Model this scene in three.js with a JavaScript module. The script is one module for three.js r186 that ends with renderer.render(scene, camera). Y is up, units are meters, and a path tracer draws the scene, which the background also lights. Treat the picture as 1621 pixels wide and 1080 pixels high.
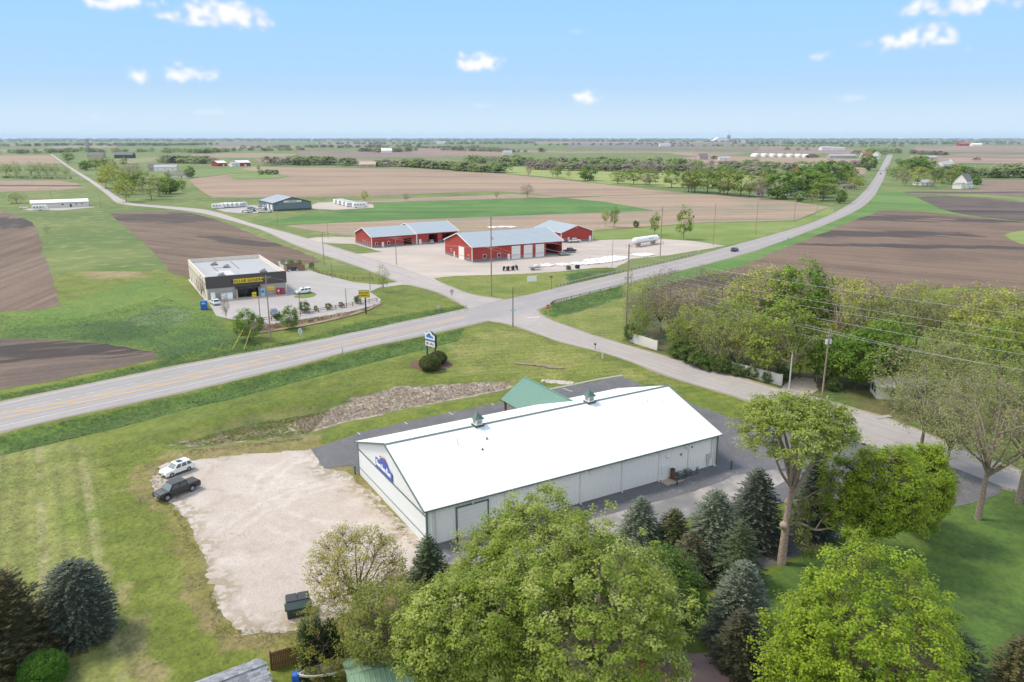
import * as THREE from 'three';
import { mergeGeometries, mergeVertices } from 'three/addons/utils/BufferGeometryUtils.js';
import { RoundedBoxGeometry } from 'three/addons/geometries/RoundedBoxGeometry.js';
import { FontLoader } from 'three/addons/loaders/FontLoader.js';
import { Brush, Evaluator, SUBTRACTION } from 'three-bvh-csg';
import { TextGeometry } from 'three/addons/geometries/TextGeometry.js';

// ---------------------------------------------------------------- camera, sky, sun, exposure
const scene = new THREE.Scene();
const camera = new THREE.PerspectiveCamera(48.1, 1621 / 1080, 0.5, 60000);
camera.position.set(0, 47, 0);
camera.rotation.set(-0.2601, 0, 0);
const renderer = new THREE.WebGLRenderer({ antialias: true });
renderer.setSize(1024, 682);
renderer.toneMapping = THREE.LinearToneMapping;
renderer.toneMappingExposure = 2.1;
renderer.shadowMap.enabled = true;

const SUN = new THREE.Vector3(-0.55, 0.82, -0.13).normalize();
const sun = new THREE.DirectionalLight(0xfff3e2, 2.05);
sun.position.copy(SUN).multiplyScalar(600).add(new THREE.Vector3(0, 0, -150));
sun.target.position.set(0, 0, -150);
sun.castShadow = true;
sun.shadow.radius = 26;
sun.shadow.mapSize.set(4096, 4096);
Object.assign(sun.shadow.camera, { left: -350, right: 350, top: 350, bottom: -350, near: 10, far: 1500 });
scene.add(sun, sun.target);

// ---------------------------------------------------------------- noise and colour helpers
const hash = (i, j, s) => { let h = Math.imul(i | 0, 374761393) + Math.imul(j | 0, 668265263) + Math.imul(s | 0, 974634777) | 0; h = Math.imul(h ^ (h >>> 13), 1274126177); return ((h ^ (h >>> 16)) >>> 0) / 4294967296; };
function vn(x, y, s = 0, per = 0) {
  let i = Math.floor(x), j = Math.floor(y); let u = x - i, v = y - j;
  u = u * u * (3 - 2 * u); v = v * v * (3 - 2 * v);
  let i1 = i + 1, j1 = j + 1;
  if (per) { i = ((i % per) + per) % per; j = ((j % per) + per) % per; i1 = ((i1 % per) + per) % per; j1 = ((j1 % per) + per) % per; }
  const a = hash(i, j, s), b = hash(i1, j, s), c = hash(i, j1, s), d = hash(i1, j1, s);
  return a + (b - a) * u + (c - a) * v + (a - b - c + d) * u * v;
}
function fbm(x, y, o = 4, s = 0, per = 0) { let t = 0, a = 0.5, n = 0; for (let k = 0; k < o; k++) { t += a * vn(x, y, s + k * 17, per); n += a; a *= 0.5; x *= 2; y *= 2; per *= 2; } return t / n; }
function rng(seed) { let a = seed >>> 0; return () => { a = (a + 0x6D2B79F5) | 0; let t = Math.imul(a ^ (a >>> 15), 1 | a); t = (t + Math.imul(t ^ (t >>> 7), 61 | t)) ^ t; return ((t ^ (t >>> 14)) >>> 0) / 4294967296; }; }
const clamp = (x, a = 0, b = 1) => Math.min(b, Math.max(a, x));
const sstep = (a, b, x) => { const t = clamp((x - a) / (b - a)); return t * t * (3 - 2 * t); };
const mix3 = (a, b, t) => [a[0] + (b[0] - a[0]) * t, a[1] + (b[1] - a[1]) * t, a[2] + (b[2] - a[2]) * t];
const s2l = c => { c /= 255; return c <= 0.04045 ? c / 12.92 : Math.pow((c + 0.055) / 1.055, 2.4); };
const l2s = c => { c = clamp(c); return 255 * (c <= 0.0031308 ? c * 12.92 : 1.055 * Math.pow(c, 1 / 2.4) - 0.055); };
const lin = (r, g, b) => new THREE.Color().setRGB(r, g, b);

// ---------------------------------------------------------------- the sky: blue air, small fair-weather clouds, brighter cover added out of view
{
  const W = 2048, Hh = 1024, data = new Float32Array(W * Hh * 4);
  const seen = [[-0.4434, 0.1407, 0.0372, 0.0107], [-0.3402, 0.1323, 0.0702, 0.0198], [-0.4319, 0.0659, 0.0174, 0.0091], [-0.3814, 0.0708, 0.0314, 0.0107], [-0.0417, 0.0886, 0.0347, 0.0124], [0.0877, 0.0463, 0.0240, 0.0091], [0.4597, 0.1029, 0.0430, 0.0149], [0.5001, 0.1343, 0.0537, 0.0140], [0.4544, 0.1312, 0.0182, 0.0074], [0.4073, 0.1008, 0.0182, 0.0041], [0.3632, 0.0904, 0.0140, 0.0058], [0.3989, 0.0435, 0.0190, 0.0037], [-0.4825, 0.0238, 0.0124, 0.0021], [-0.3498, 0.0288, 0.0331, 0.0037], [0.5094, 0.0914, 0.0140, 0.0033], [0.0729, 0.1229, 0.0165, 0.0021], [-0.0320, 0.0389, 0.0165, 0.0021]];
  const key = 1 / 2.1;
  for (let j = 0; j < Hh; j++) {
    const el = ((j + 0.5) / Hh - 0.5) * Math.PI, se = Math.sin(el), ce = Math.cos(el);
    for (let i = 0; i < W; i++) {
      const th = ((i + 0.5) / W - 0.5) * 2 * Math.PI;           // direction = (cos th, sin th) in (x, z)
      const dx = Math.cos(th) * ce, dz = Math.sin(th) * ce;
      const az = Math.atan2(dx, -dz);
      const e = Math.max(el, 0);
      let c = mix3([0.70, 0.86, 0.975], [0.43, 0.68, 0.98], sstep(0, 0.09, e));
      c = mix3(c, [0.215, 0.51, 0.98], sstep(0.05, 0.19, e));
      c = mix3(c, [0.17, 0.42, 0.86], sstep(0.2, 0.9, e));
      let cl = 0, base = [1.06, 1.05, 1.05];
      for (const [ca, ce2, rx, ry] of seen) {
        const qx = (az - ca) / rx, qy = (el - ce2) / ry;
        if (Math.abs(qx) > 2 || Math.abs(qy) > 3) continue;
        const n = fbm(az * 95 + 7, el * 160, 4, 5) * 1.5 + fbm(az * 300, el * 400, 2, 8) * 0.5 - 1.0;
        const d = qx * qx + (qy > 0 ? qy * qy * 0.8 : qy * qy * 1.7);
        const k2 = sstep(0.0, 1.15, 1.0 - d + n * 1.6); if (k2 > cl) base = mix3([0.86, 0.9, 0.97], [1.07, 1.06, 1.06], sstep(-0.75, 0.25, qy + n)); cl = Math.max(cl, k2 * (ry < 0.0045 ? 0.35 : ry < 0.006 ? 0.6 : 1));
      }
      if (el > 0.16 || Math.abs(az) > 0.62) {                       // brighter, denser clouds added beyond the frame to soften the light
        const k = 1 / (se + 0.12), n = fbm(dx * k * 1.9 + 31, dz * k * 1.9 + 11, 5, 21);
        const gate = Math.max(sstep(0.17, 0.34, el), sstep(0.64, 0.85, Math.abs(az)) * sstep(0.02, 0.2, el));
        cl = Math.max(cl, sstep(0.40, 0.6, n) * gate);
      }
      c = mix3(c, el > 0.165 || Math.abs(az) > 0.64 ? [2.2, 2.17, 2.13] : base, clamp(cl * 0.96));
      const o = (j * W + i) * 4;
      data[o] = c[0] * key; data[o + 1] = c[1] * key; data[o + 2] = c[2] * key; data[o + 3] = 1;
    }
  }
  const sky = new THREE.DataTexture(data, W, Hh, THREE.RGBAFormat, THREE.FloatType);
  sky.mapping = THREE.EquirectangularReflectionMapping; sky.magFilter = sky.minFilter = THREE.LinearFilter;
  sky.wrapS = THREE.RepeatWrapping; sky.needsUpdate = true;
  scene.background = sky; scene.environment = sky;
}
scene.fog = new THREE.FogExp2(0xb4cbe2, 0.000032);

// ---------------------------------------------------------------- building helpers
const names = new Map();
function numbered(n) { const k = names.get(n) ?? -1; names.set(n, k + 1); return k < 0 ? n : n + '_' + String(k + 1).padStart(3, '0'); }
function shade(o) { o.castShadow = true; o.receiveShadow = true; return o; }
function thing(name, label, category, x = 0, y = 0, z = 0, turn = 0, group) {
  const o = new THREE.Group(); o.name = numbered(name); o.position.set(x, y, z); o.rotation.y = turn;
  o.userData = { label, category }; if (group) o.userData.group = group; scene.add(o); return o;
}
function part(name, geo, mat, parent, x = 0, y = 0, z = 0, turn = 0) {
  const m = shade(new THREE.Mesh(geo, mat)); m.name = name; m.position.set(x, y, z); m.rotation.y = turn; parent.add(m); return m;
}
function single(name, label, category, geo, mat, x = 0, y = 0, z = 0, turn = 0, group) {
  const m = part(numbered(name), geo, mat, scene, x, y, z, turn); m.userData = { label, category }; if (group) m.userData.group = group; return m;
}
function struct(name, geo, mat) { const m = part(numbered(name), geo, mat, scene); m.userData = { kind: 'structure' }; return m; }
function copy(o, label, x, z, turn = 0, s = 1, group) {
  const c = o.clone(); c.name = numbered(o.name.replace(/_\d\d\d$/, '')); c.position.set(x, c.position.y, z); c.rotation.y = turn;
  if (Array.isArray(s)) c.scale.set(...s); else c.scale.setScalar(s);
  c.userData = { ...o.userData, label }; if (group) c.userData.group = group; scene.add(c); return c;
}
const M4 = new THREE.Matrix4();
function tf(g, x = 0, y = 0, z = 0, ry = 0, rx = 0, rz = 0) { g.applyMatrix4(M4.makeRotationFromEuler(new THREE.Euler(rx, ry, rz, 'YXZ')).setPosition(x, y, z)); return g; }
const box = (w, h, d, x = 0, y = 0, z = 0, ry = 0, rx = 0, rz = 0) => tf(new THREE.BoxGeometry(w, h, d), x, y, z, ry, rx, rz);
const cyl = (r0, r1, h, n = 10, x = 0, y = 0, z = 0, rx = 0, rz = 0, ry = 0) => tf(new THREE.CylinderGeometry(r1, r0, h, n), x, y, z, ry, rx, rz);
const rbox = (w, h, d, r, x = 0, y = 0, z = 0, ry = 0) => tf(new RoundedBoxGeometry(w, h, d, 2, r), x, y, z, ry);
const merge = a => { a = a.map(g => { if (!g.index) return g; const k = g.toNonIndexed(); return k; }); for (const g of a) for (const n of Object.keys(g.attributes)) if (!['position', 'normal', 'uv'].includes(n)) g.deleteAttribute(n); return mergeGeometries(a); };
const UNIT = new THREE.BoxGeometry(1, 1, 1);
function slab(name, mat, parent, w, h, d, x, y, z, turn = 0) { const m = part(name, UNIT, mat, parent, x, y, z, turn); m.scale.set(w, h, d); return m; }
function tube(pts, r, n = 5, seg = 0) { const c = new THREE.CatmullRomCurve3(pts.map(p => new THREE.Vector3(...p))); return new THREE.TubeGeometry(c, seg || (pts.length - 1) * 3, r, n); }
function bar(a, b, r, n = 6, r2) { const A = new THREE.Vector3(...a), B = new THREE.Vector3(...b), d = B.clone().sub(A), g = new THREE.CylinderGeometry(r2 ?? r, r, d.length(), n); g.applyQuaternion(new THREE.Quaternion().setFromUnitVectors(new THREE.Vector3(0, 1, 0), d.normalize())); const c = A.add(B).multiplyScalar(0.5); g.translate(c.x, c.y, c.z); return g; }
function sheet(poly, y = 0) {                                    // flat polygon on the ground, uv in metres
  const s = new THREE.Shape(poly.map(p => new THREE.Vector2(p[0], -p[1])));
  const g = new THREE.ShapeGeometry(s); g.rotateX(-Math.PI / 2); g.translate(0, y, 0);
  const p = g.attributes.position, uv = g.attributes.uv; for (let i = 0; i < p.count; i++) uv.setXY(i, p.getX(i), p.getZ(i));
  return g;
}
function smooth(poly, n = 6, closed = true) { const c = new THREE.CatmullRomCurve3(poly.map(p => new THREE.Vector3(p[0], 0, p[1])), closed, 'centripetal'); return c.getPoints(poly.length * n).slice(0, closed ? -1 : undefined).map(v => [v.x, v.z]); }
function ragged(poly, amp, step, s = 3) {                        // an outline with a natural, uneven edge
  const out = [], n = poly.length;
  for (let i = 0; i < n; i++) {
    const a = poly[i], b = poly[(i + 1) % n], L = Math.hypot(b[0] - a[0], b[1] - a[1]), k = Math.max(1, Math.round(L / step)), nx = -(b[1] - a[1]) / L, nz = (b[0] - a[0]) / L;
    for (let q = 0; q < k; q++) { const t = q / k, x = a[0] + (b[0] - a[0]) * t, z = a[1] + (b[1] - a[1]) * t, w = (fbm(x / step / 2.2, z / step / 2.2, 3, s) - 0.5) * 2 * amp; out.push([x + nx * w, z + nz * w]); }
  }
  return out;
}
function ribbon(left, right, y = 0, n = 5) {                     // a road between two edge lines
  const L = smooth(left, n, false), R = smooth(right, n, false), k = Math.max(L.length, R.length), pos = [], uv = [], idx = [];
  const at = (A, t) => { const q = t * (A.length - 1), i = Math.min(A.length - 2, Math.floor(q)), f = q - i; return [A[i][0] + (A[i + 1][0] - A[i][0]) * f, A[i][1] + (A[i + 1][1] - A[i][1]) * f]; };
  for (let i = 0; i < k; i++) { const a = at(L, i / (k - 1)), b = at(R, i / (k - 1)); for (const p of [a, b]) { pos.push(p[0], y, p[1]); uv.push(p[0], p[1]); } if (i) { const o = i * 2; idx.push(o - 2, o - 1, o, o - 1, o + 1, o); } }
  const g = new THREE.BufferGeometry(); g.setAttribute('position', new THREE.Float32BufferAttribute(pos, 3)); g.setAttribute('uv', new THREE.Float32BufferAttribute(uv, 2)); g.setIndex(idx); g.computeVertexNormals();
  const nn = g.attributes.normal; if (nn.getY(0) < 0) { const ii = g.index.array; for (let i = 0; i < ii.length; i += 3) { const t = ii[i]; ii[i] = ii[i + 1]; ii[i + 1] = t; } g.computeVertexNormals(); }
  return g;
}
function inside(poly, x, z) { let c = false; for (let i = 0, j = poly.length - 1; i < poly.length; j = i++) { const a = poly[i], b = poly[j]; if ((a[1] > z) !== (b[1] > z) && x < (b[0] - a[0]) * (z - a[1]) / (b[1] - a[1]) + a[0]) c = !c; } return c; }
function edgeDist(poly, x, z, closed = true) { let m = 1e9; const n = poly.length; for (let i = closed ? 0 : 1; i < n; i++) { const a = poly[(i + n - 1) % n], b = poly[i], dx = b[0] - a[0], dz = b[1] - a[1]; const t = clamp(((x - a[0]) * dx + (z - a[1]) * dz) / (dx * dx + dz * dz || 1)); const ex = x - a[0] - dx * t, ez = z - a[1] - dz * t; const d = ex * ex + ez * ez; if (d < m) m = d; } return Math.sqrt(m); }
const sdist = (poly, x, z) => (inside(poly, x, z) ? 1 : -1) * edgeDist(poly, x, z);   // positive inside

// ---------------------------------------------------------------- texture helpers
function mapTex(w, h, fn, srgb = true) {                          // fn(u, v) gives a linear colour
  const d = new Uint8Array(w * h * 4);
  for (let j = 0; j < h; j++) for (let i = 0; i < w; i++) { const c = fn((i + 0.5) / w, (j + 0.5) / h, i, j), o = (j * w + i) * 4; if (srgb) { d[o] = l2s(c[0]); d[o + 1] = l2s(c[1]); d[o + 2] = l2s(c[2]); } else { d[o] = d[o + 1] = d[o + 2] = clamp(c) * 255; } d[o + 3] = 255; }
  const t = new THREE.DataTexture(d, w, h); t.magFilter = THREE.LinearFilter; t.minFilter = THREE.LinearMipmapLinearFilter; t.generateMipmaps = true; t.wrapS = t.wrapT = THREE.RepeatWrapping; if (srgb) t.colorSpace = THREE.SRGBColorSpace; t.needsUpdate = true; return t;
}
const tiled = (t, m) => { t.repeat.set(1 / m, 1 / m); return t; };
const std = (color, roughness = 0.8, o = {}) => new THREE.MeshStandardMaterial({ color: Array.isArray(color) ? lin(...color) : color, roughness, ...o });


// ---------------------------------------------------------------- outlines of the place, in metres (x right, z towards the camera)
const hwyNorth = [[-97.55, -127.81], [-93.88, -132.52], [-74, -152.79], [-60.95, -164.78], [-46.9, -176.61], [-40.46, -183.49], [-25.42, -198.94], [-12.32, -212.62], [-2.73, -223.53], [5.37, -232.06], [14.58, -242.83], [37.18, -268.77], [49.34, -282.4], [77.96, -315.6], [101.95, -346.56], [118.03, -366.92], [165.36, -430.4], [212.84, -505.8], [257.53, -584.5], [317.58, -699.7], [426.1, -917.2], [591.2, -1256.2], [899.8, -1890.5], [1071.8, -2243]];
const hwySouth = [[-88.02, -114.1], [-84.59, -118.17], [-70.66, -131.7], [-64, -137.86], [-55, -147.45], [-46.48, -156.42], [-37.22, -167.77], [-23.27, -181.12], [-7.12, -197.12], [7.63, -212.21], [11.33, -219.66], [30.49, -242.83], [61.03, -276.38], [99.65, -321.73], [106.85, -330.96], [143.91, -383.96], [198.48, -465.9], [249.01, -548.8], [308.42, -660.4], [389.29, -821.7], [577.3, -1205.4], [885, -1832.9], [1086.2, -2243]];
const ruralEast = [[-2.56, -224.91], [-12.43, -232.55], [-23.12, -250.89], [-40.06, -281.68], [-66.58, -320.27], [-95.14, -363.4], [-117.28, -394.83], [-146.26, -433.6], [-209.3, -523.1], [-251.53, -552.4], [-279.08, -571.4], [-306.45, -608.9], [-350.12, -679.5], [-474.8, -883], [-731.3, -1297.1], [-994.3, -1727.4], [-1346.5, -2303]];
const ruralWest = [[-12.29, -212.21], [-16.9, -223.99], [-25.22, -239.13], [-35.9, -251.12], [-47.4, -269.42], [-59.83, -288.96], [-94.07, -339.5], [-134.8, -408.9], [-168.54, -455.9], [-202.1, -499.2], [-243.83, -535.1], [-275.22, -556.6], [-294.88, -578.7], [-337.54, -649.4], [-469.4, -866.2], [-711.3, -1256.2], [-984.4, -1702.9], [-1351.8, -2303]];
const streetNorth = [[6.26, -214.72], [8.49, -202.3], [13.79, -191.85], [19.77, -182.05], [30.9, -167.18], [44.89, -149.24], [50.3, -141.66], [55.83, -136.39], [59.43, -131.63], [65.54, -123.03], [67.12, -119.59], [72.19, -106.67], [74.38, -102.39], [76.98, -95.85]];
const streetSouth = [[-7.15, -198.21], [-1.74, -194.63], [4.69, -186.5], [10.55, -177.5], [22.38, -164.52], [33.38, -147.08], [43.41, -134.59], [47.91, -127.17], [53.53, -116.51], [59.29, -109.29], [64.51, -104.65], [68.52, -97.42], [70.14, -95.85], [72.83, -90.01]];
const gravelLot = [[-52.42, -104.6], [-49.26, -108.32], [-40.5, -111.02], [-36.23, -113.31], [-32.75, -114.63], [-27.47, -103.49], [-24.27, -101.96], [-23, -101.53], [-15.7, -90.71], [-9.76, -81.18], [-8.79, -78.79], [-11.95, -75.24], [-13.99, -70.69], [-16.42, -69.56], [-19.05, -66.89], [-21.23, -65.57], [-23.48, -64.77], [-26.26, -64.77], [-29.07, -66.89], [-31.69, -71.84], [-36.33, -79.48], [-40.89, -87], [-44.33, -92.13], [-46.48, -93.59], [-49.03, -95.85], [-51.37, -99.85]];
const backLot = [[-32.47, -112.8], [-27.47, -103.49], [-23.85, -104.83], [-23.25, -103.71], [-9.76, -81.18], [-8.72, -78.11], [-0.77, -78.93], [9.55, -82.05], [23.79, -89.33], [31.71, -92.13], [44.17, -93.96], [53.51, -97.42], [63.46, -102.39], [60.75, -108.32], [58.04, -110.77], [53.53, -116.51], [49.13, -124.96], [47.68, -127.81], [42.1, -122.82], [37.71, -124.96], [32.33, -132.83], [25.62, -142.84], [22.49, -148.43], [8.35, -140.19], [-6.34, -133.18], [-18.63, -124.34], [-28.23, -118.17]];
const serviceLane = [[-7.94, -77.44], [-0.76, -78.25], [9.58, -82.35], [17.25, -85.87], [23.79, -89.33], [31.47, -94.14], [36.52, -97.81], [40.94, -101.53], [38.33, -103.27], [32.41, -101.32], [25.14, -96.24], [15.7, -91.24], [7.09, -86.67], [-0.8, -82.64], [-5.26, -80.89]];
const driveway = [[63.9, -104.38], [68.13, -97.22], [57.03, -91.06], [50.05, -88.65], [43.89, -85.71], [36.97, -82.05], [31.08, -78.11], [26.12, -76.01], [20.85, -75.24], [21.86, -79.48], [27.91, -82.05], [35.26, -85.71], [42.54, -90.01], [49.62, -94.71], [55.18, -99.03]];
const basin = [[-54.51, -113.31], [-53.28, -118.17], [-49.77, -122.82], [-46, -127.81], [-42.1, -129.78], [-35.79, -131.8], [-30, -136.57], [-22.2, -143.64], [-10.75, -144.85], [-2.61, -146.91], [1.46, -146.91], [-1.04, -140.5], [-10.08, -135.12], [-20.09, -128.79], [-29.17, -122.52], [-34.06, -116.51], [-37.94, -115.7], [-43.71, -114.63], [-49.98, -112.54]];
const ditchSouth = [[-83.52, -116.51], [-69.54, -130.11], [-62.93, -136.02], [-54.53, -146.08], [-45.5, -154.79], [-35.83, -166.6], [-23.09, -179.6], [-12.16, -189.14], [-12.91, -176.61], [-21.63, -167.45], [-31.23, -157.12], [-39.72, -148.17], [-50.94, -135.66], [-54.48, -132.49], [-58.4, -128.79], [-64.33, -121.63], [-70.39, -115.7], [-78.21, -108.32], [-81.42, -104.6], [-87.11, -112.8]];
const mulchBed = smooth([[-21.94, -157.6], [-20.74, -160.01], [-16.65, -160.5], [-13.46, -158.55], [-12.73, -156.18], [-14.6, -152.97], [-17.42, -152.08], [-20.72, -154.33]], 4);
const northLawn = [[-13.84, -170.92], [-7.92, -183.94], [-1.71, -191.85], [6.08, -180.21], [15.76, -167.66], [25.18, -153.88], [32.53, -144.44], [25.14, -145.26], [16.66, -148.6], [8.85, -146.91], [-1.35, -148.6], [-9.07, -148.6], [-14.45, -151.2], [-12.77, -156.65]];
const wetDitchN = [[-25.24, -197.48], [-12.2, -210.56], [-13.26, -216.43], [-19.98, -213.88], [-29.62, -204.98], [-41.44, -194.63], [-48.09, -181.43], [-57.55, -172.03], [-62, -176.61], [-70.82, -172.03], [-76.06, -160.5], [-86.64, -146.91], [-96.85, -137.12], [-94.76, -133.88], [-84.43, -142.84], [-74.69, -154.33], [-58.89, -167.13], [-47.34, -178.39]];
const wheatgrass = [[-139.78, -203.44], [-115.32, -199.68], [-106.25, -229.15], [-82.87, -203.44], [-63.51, -176.61], [-57.55, -172.03], [-69.14, -167.66], [-75.36, -159.52], [-82.09, -167.66], [-99.45, -176.03], [-114.42, -178.39], [-123.19, -177.8]];
const deadPatch = [[-219.94, -372.92], [-210.48, -398.96], [-169.25, -337.48], [-127.18, -261.81], [-143.41, -259.36], [-171.07, -288.96]];
const dgLot = [[-90.07, -221.71], [-80.8, -203.44], [-76, -199.68], [-62.52, -193.23], [-49.75, -201.92], [-38.78, -218.16], [-39.42, -225.37], [-44.95, -237.07], [-43.11, -243.9], [-35.59, -248.85], [-31.15, -246.63], [-36.53, -255.76], [-43.94, -248.85], [-53.2, -253.42], [-69.11, -270.74], [-74.23, -277.48], [-84.33, -290.46], [-88.96, -298.19], [-91.94, -298.19], [-69.52, -233.05]];
const barnYard = [[-23.09, -250.55], [-27.13, -261.19], [-20.1, -265.56], [-4.59, -268.13], [11.25, -272.06], [21.89, -277.48], [30.57, -283.11], [38.84, -283.11], [48, -304.67], [65.24, -314.9], [96.56, -343.62], [85.85, -358.82], [71.28, -368.1], [38.88, -363.4], [27.55, -372.92], [21.95, -382.93], [12.16, -372.92], [-23.24, -372.92], [-24.81, -398.96], [-49.95, -354.34], [-72.81, -354.34], [-98.03, -365.74], [-94.44, -361.1], [-82.18, -354.34], [-77.32, -352.15], [-71.51, -347.83], [-55.22, -323.94], [-65.68, -318.46], [-54.72, -298.19], [-44.98, -283.11], [-33.42, -265.56]];
const barnDrive = [[-98.94, -366.92], [-95.58, -372.92], [-87, -375.87], [-76.49, -372.92], [-71.94, -349.98], [-78.31, -349.98], [-89.51, -354.34]];
const eastLawn = [[-27.28, -261.81], [-20.05, -264.93], [-4.58, -267.48], [11.22, -271.4], [21.83, -276.79], [31.75, -283.11], [38.32, -284.55], [37.35, -270.08], [14.64, -243.9], [5.39, -233.05], [-2.74, -224.45], [-12.43, -232.55], [-23.12, -250.89]];
const rightLawn = [[56.84, -90.71], [68.36, -97.02], [70.02, -95.66], [74.96, -82.35], [49.01, -49.51], [14.34, -49.51], [21.6, -69.56], [30.9, -77.58], [43.61, -85.08]];
const streetVerge = [[11.33, -218.16], [36.27, -247.74], [35.03, -229.15], [26.19, -175.45], [18.81, -184.57], [8.54, -203.44]];

const heightAt = (x, z) => {
  let h = 0;
  const db = sdist(basin, x, z); if (db > -6) h -= 0.65 * sstep(-2.5, 4, db) - 0.28 * sstep(-7, -3, db) * (1 - sstep(-3, 0, db));
  const dd = sdist(ditchSouth, x, z); if (dd > -2) h -= 0.75 * sstep(-0.2, 2.6, dd);
  const dn = sdist(wetDitchN, x, z); if (dn > -1) h -= 0.4 * sstep(0, 1.6, dn);
  return h;
};

// ---------------------------------------------------------------- ground
const NX0 = -160, NX1 = 160, NZ0 = -275, NZ1 = -44;
const flatZone = [];
{
  const lawnA = [0.097, 0.138, 0.012], lawnB = [0.128, 0.163, 0.022], dry = [0.175, 0.182, 0.06], rough = [0.045, 0.098, 0.013], roughB = [0.075, 0.135, 0.022], soil = [0.16, 0.12, 0.075], straw = [0.245, 0.205, 0.125];
  const zones = [
    { poly: [[-89.7, -116.51], [-77.33, -116.51], [-67.66, -113.84], [-57.31, -97.81], [-47.42, -79.48], [-38.39, -66.89], [-31.26, -57.33], [-48.55, -57.33]], a: [0.125, 0.168, 0.03], b: [0.182, 0.2, 0.065], s: 9, f: 3.5 },
    { poly: [[-39.64, -68.26], [-38.17, -67.62], [-31.33, -57.73], [-33.41, -57.73], [-36.57, -62.49]], a: [0.17, 0.17, 0.07], b: [0.225, 0.2, 0.11], s: 3, f: 1.6 },
    { poly: [[-46.72, -78.11], [-44.64, -76.14], [-41.65, -73.63], [-40.28, -69.56], [-43.11, -72.43]], a: [0.21, 0.205, 0.085], b: [0.24, 0.22, 0.11], s: 3, f: 1.4 },
    { poly: wheatgrass, a: [0.070, 0.135, 0.024], b: [0.035, 0.085, 0.018], s: 14, f: 5 },
    { poly: [[-139.78, -203.44], [-131.34, -229.15], [-124.99, -261.81], [-89.2, -219.93], [-75.77, -189.14], [-85.43, -189.14], [-100.07, -199.68], [-114.23, -194.63], [-130.53, -189.14]], a: [0.085, 0.165, 0.020], b: [0.11, 0.175, 0.030], s: 20, f: 8 },
    { poly: [[-103.77, -198.94], [-101.82, -219.93], [-87.28, -204.98], [-84.45, -194.63], [-91.88, -189.14]], a: [0.115, 0.17, 0.085], b: [0.07, 0.13, 0.04], s: 5, f: 3 },
    { poly: ditchSouth, a: rough, b: roughB, s: 3, f: 0.8, fine: 1.5 },
    { poly: wetDitchN, a: rough, b: roughB, s: 2.5, f: 0.8, fine: 1.5 },
    { poly: basin, a: [0.075, 0.115, 0.02], b: [0.13, 0.14, 0.04], s: 4, f: 1.6 },
    { poly: [[-53.7, -113.05], [-50.54, -116.51], [-43.21, -119.31], [-39.87, -122.22], [-37.3, -124.65], [-33.83, -128.46], [-29.82, -135.66], [-22.08, -142.84], [-10.69, -144.04], [-2.6, -146.08], [0.57, -146.08], [-1.04, -141.27], [-10.12, -135.66], [-20.18, -129.44], [-29.3, -123.12], [-34.42, -117.89], [-38.18, -116.51], [-47.38, -113.57]], a: [0.31, 0.265, 0.24], b: [0.39, 0.35, 0.36], s: 1.6, f: 1.2, fine: 1.6 },
    { poly: northLawn, a: [0.150, 0.182, 0.036], b: [0.205, 0.215, 0.068], s: 8, f: 5 },
    { poly: streetVerge, a: [0.135, 0.175, 0.035], b: [0.18, 0.2, 0.055], s: 6, f: 1 },
    { poly: [[11.33, -218.16], [36.27, -247.74], [34.64, -229.15], [21.37, -211.38], [11.9, -201.92], [8.6, -204.98]], a: rough, b: roughB, s: 3, f: 0.8, fine: 1.5 },
    { poly: eastLawn, a: [0.12, 0.17, 0.022], b: [0.165, 0.19, 0.045], s: 10, f: 1.5 },
    { poly: [[19.03, -269.42], [36, -288.96], [39.55, -283.11], [37.26, -269.42], [25.72, -256.95], [18.76, -249.98]], a: rough, b: roughB, s: 3, f: 0.8, fine: 1.5 },
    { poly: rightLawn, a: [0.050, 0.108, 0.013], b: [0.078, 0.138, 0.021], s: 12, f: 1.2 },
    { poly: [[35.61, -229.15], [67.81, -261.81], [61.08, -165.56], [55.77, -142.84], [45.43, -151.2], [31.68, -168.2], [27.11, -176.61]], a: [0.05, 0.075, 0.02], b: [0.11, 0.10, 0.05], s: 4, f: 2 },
    { poly: gravelLot, a: [0.20, 0.17, 0.09], b: [0.16, 0.155, 0.045], s: 2, f: -1.6, grow: 2.6 },
    { poly: deadPatch, a: straw, b: [0.20, 0.17, 0.09], s: 7, f: 6 },
    { poly: [[51.2, -136.75], [57.78, -135.3], [66.14, -146.91], [60.08, -151.2], [54.68, -146.91]], a: [0.14, 0.105, 0.075], b: [0.10, 0.085, 0.05], s: 2, f: 2 },
    { poly: [[55.75, -130.11], [65.23, -123.73], [71.9, -107.61], [74.8, -103.05], [93.41, -131.8], [81.42, -146.91], [62.32, -146.91]], a: [0.07, 0.115, 0.022], b: [0.125, 0.115, 0.055], s: 6, f: 2 },
  ];
  for (const q of zones) { const g = (q.grow ?? 0) + q.f + 4; q.bb = [Math.min(...q.poly.map(p => p[0])) - g, Math.max(...q.poly.map(p => p[0])) + g, Math.min(...q.poly.map(p => p[1])) - g, Math.max(...q.poly.map(p => p[1])) + g]; }
  const TW = 2048, TH = 1478;
  const map = mapTex(TW, TH, (u, v) => {
    const x = NX0 + (NX1 - NX0) * u, z = NZ1 + (NZ0 - NZ1) * v;
    const big = fbm(x / 22, z / 22, 3, 1), mid = fbm(x / 3.1, z / 3.1, 3, 4), fine = vn(x * 4.1, z * 3.3, 9) * 0.6 + vn(x * 1.7, z * 1.4, 10) * 0.4;
    let c = mix3(lawnA, lawnB, sstep(0.3, 0.7, big * 0.6 + mid * 0.4));
    c = mix3(c, dry, sstep(0.62, 0.85, mid * 0.55 + vn(x / 9, z / 9, 12) * 0.45) * 0.3);
    let k = 1;
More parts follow.
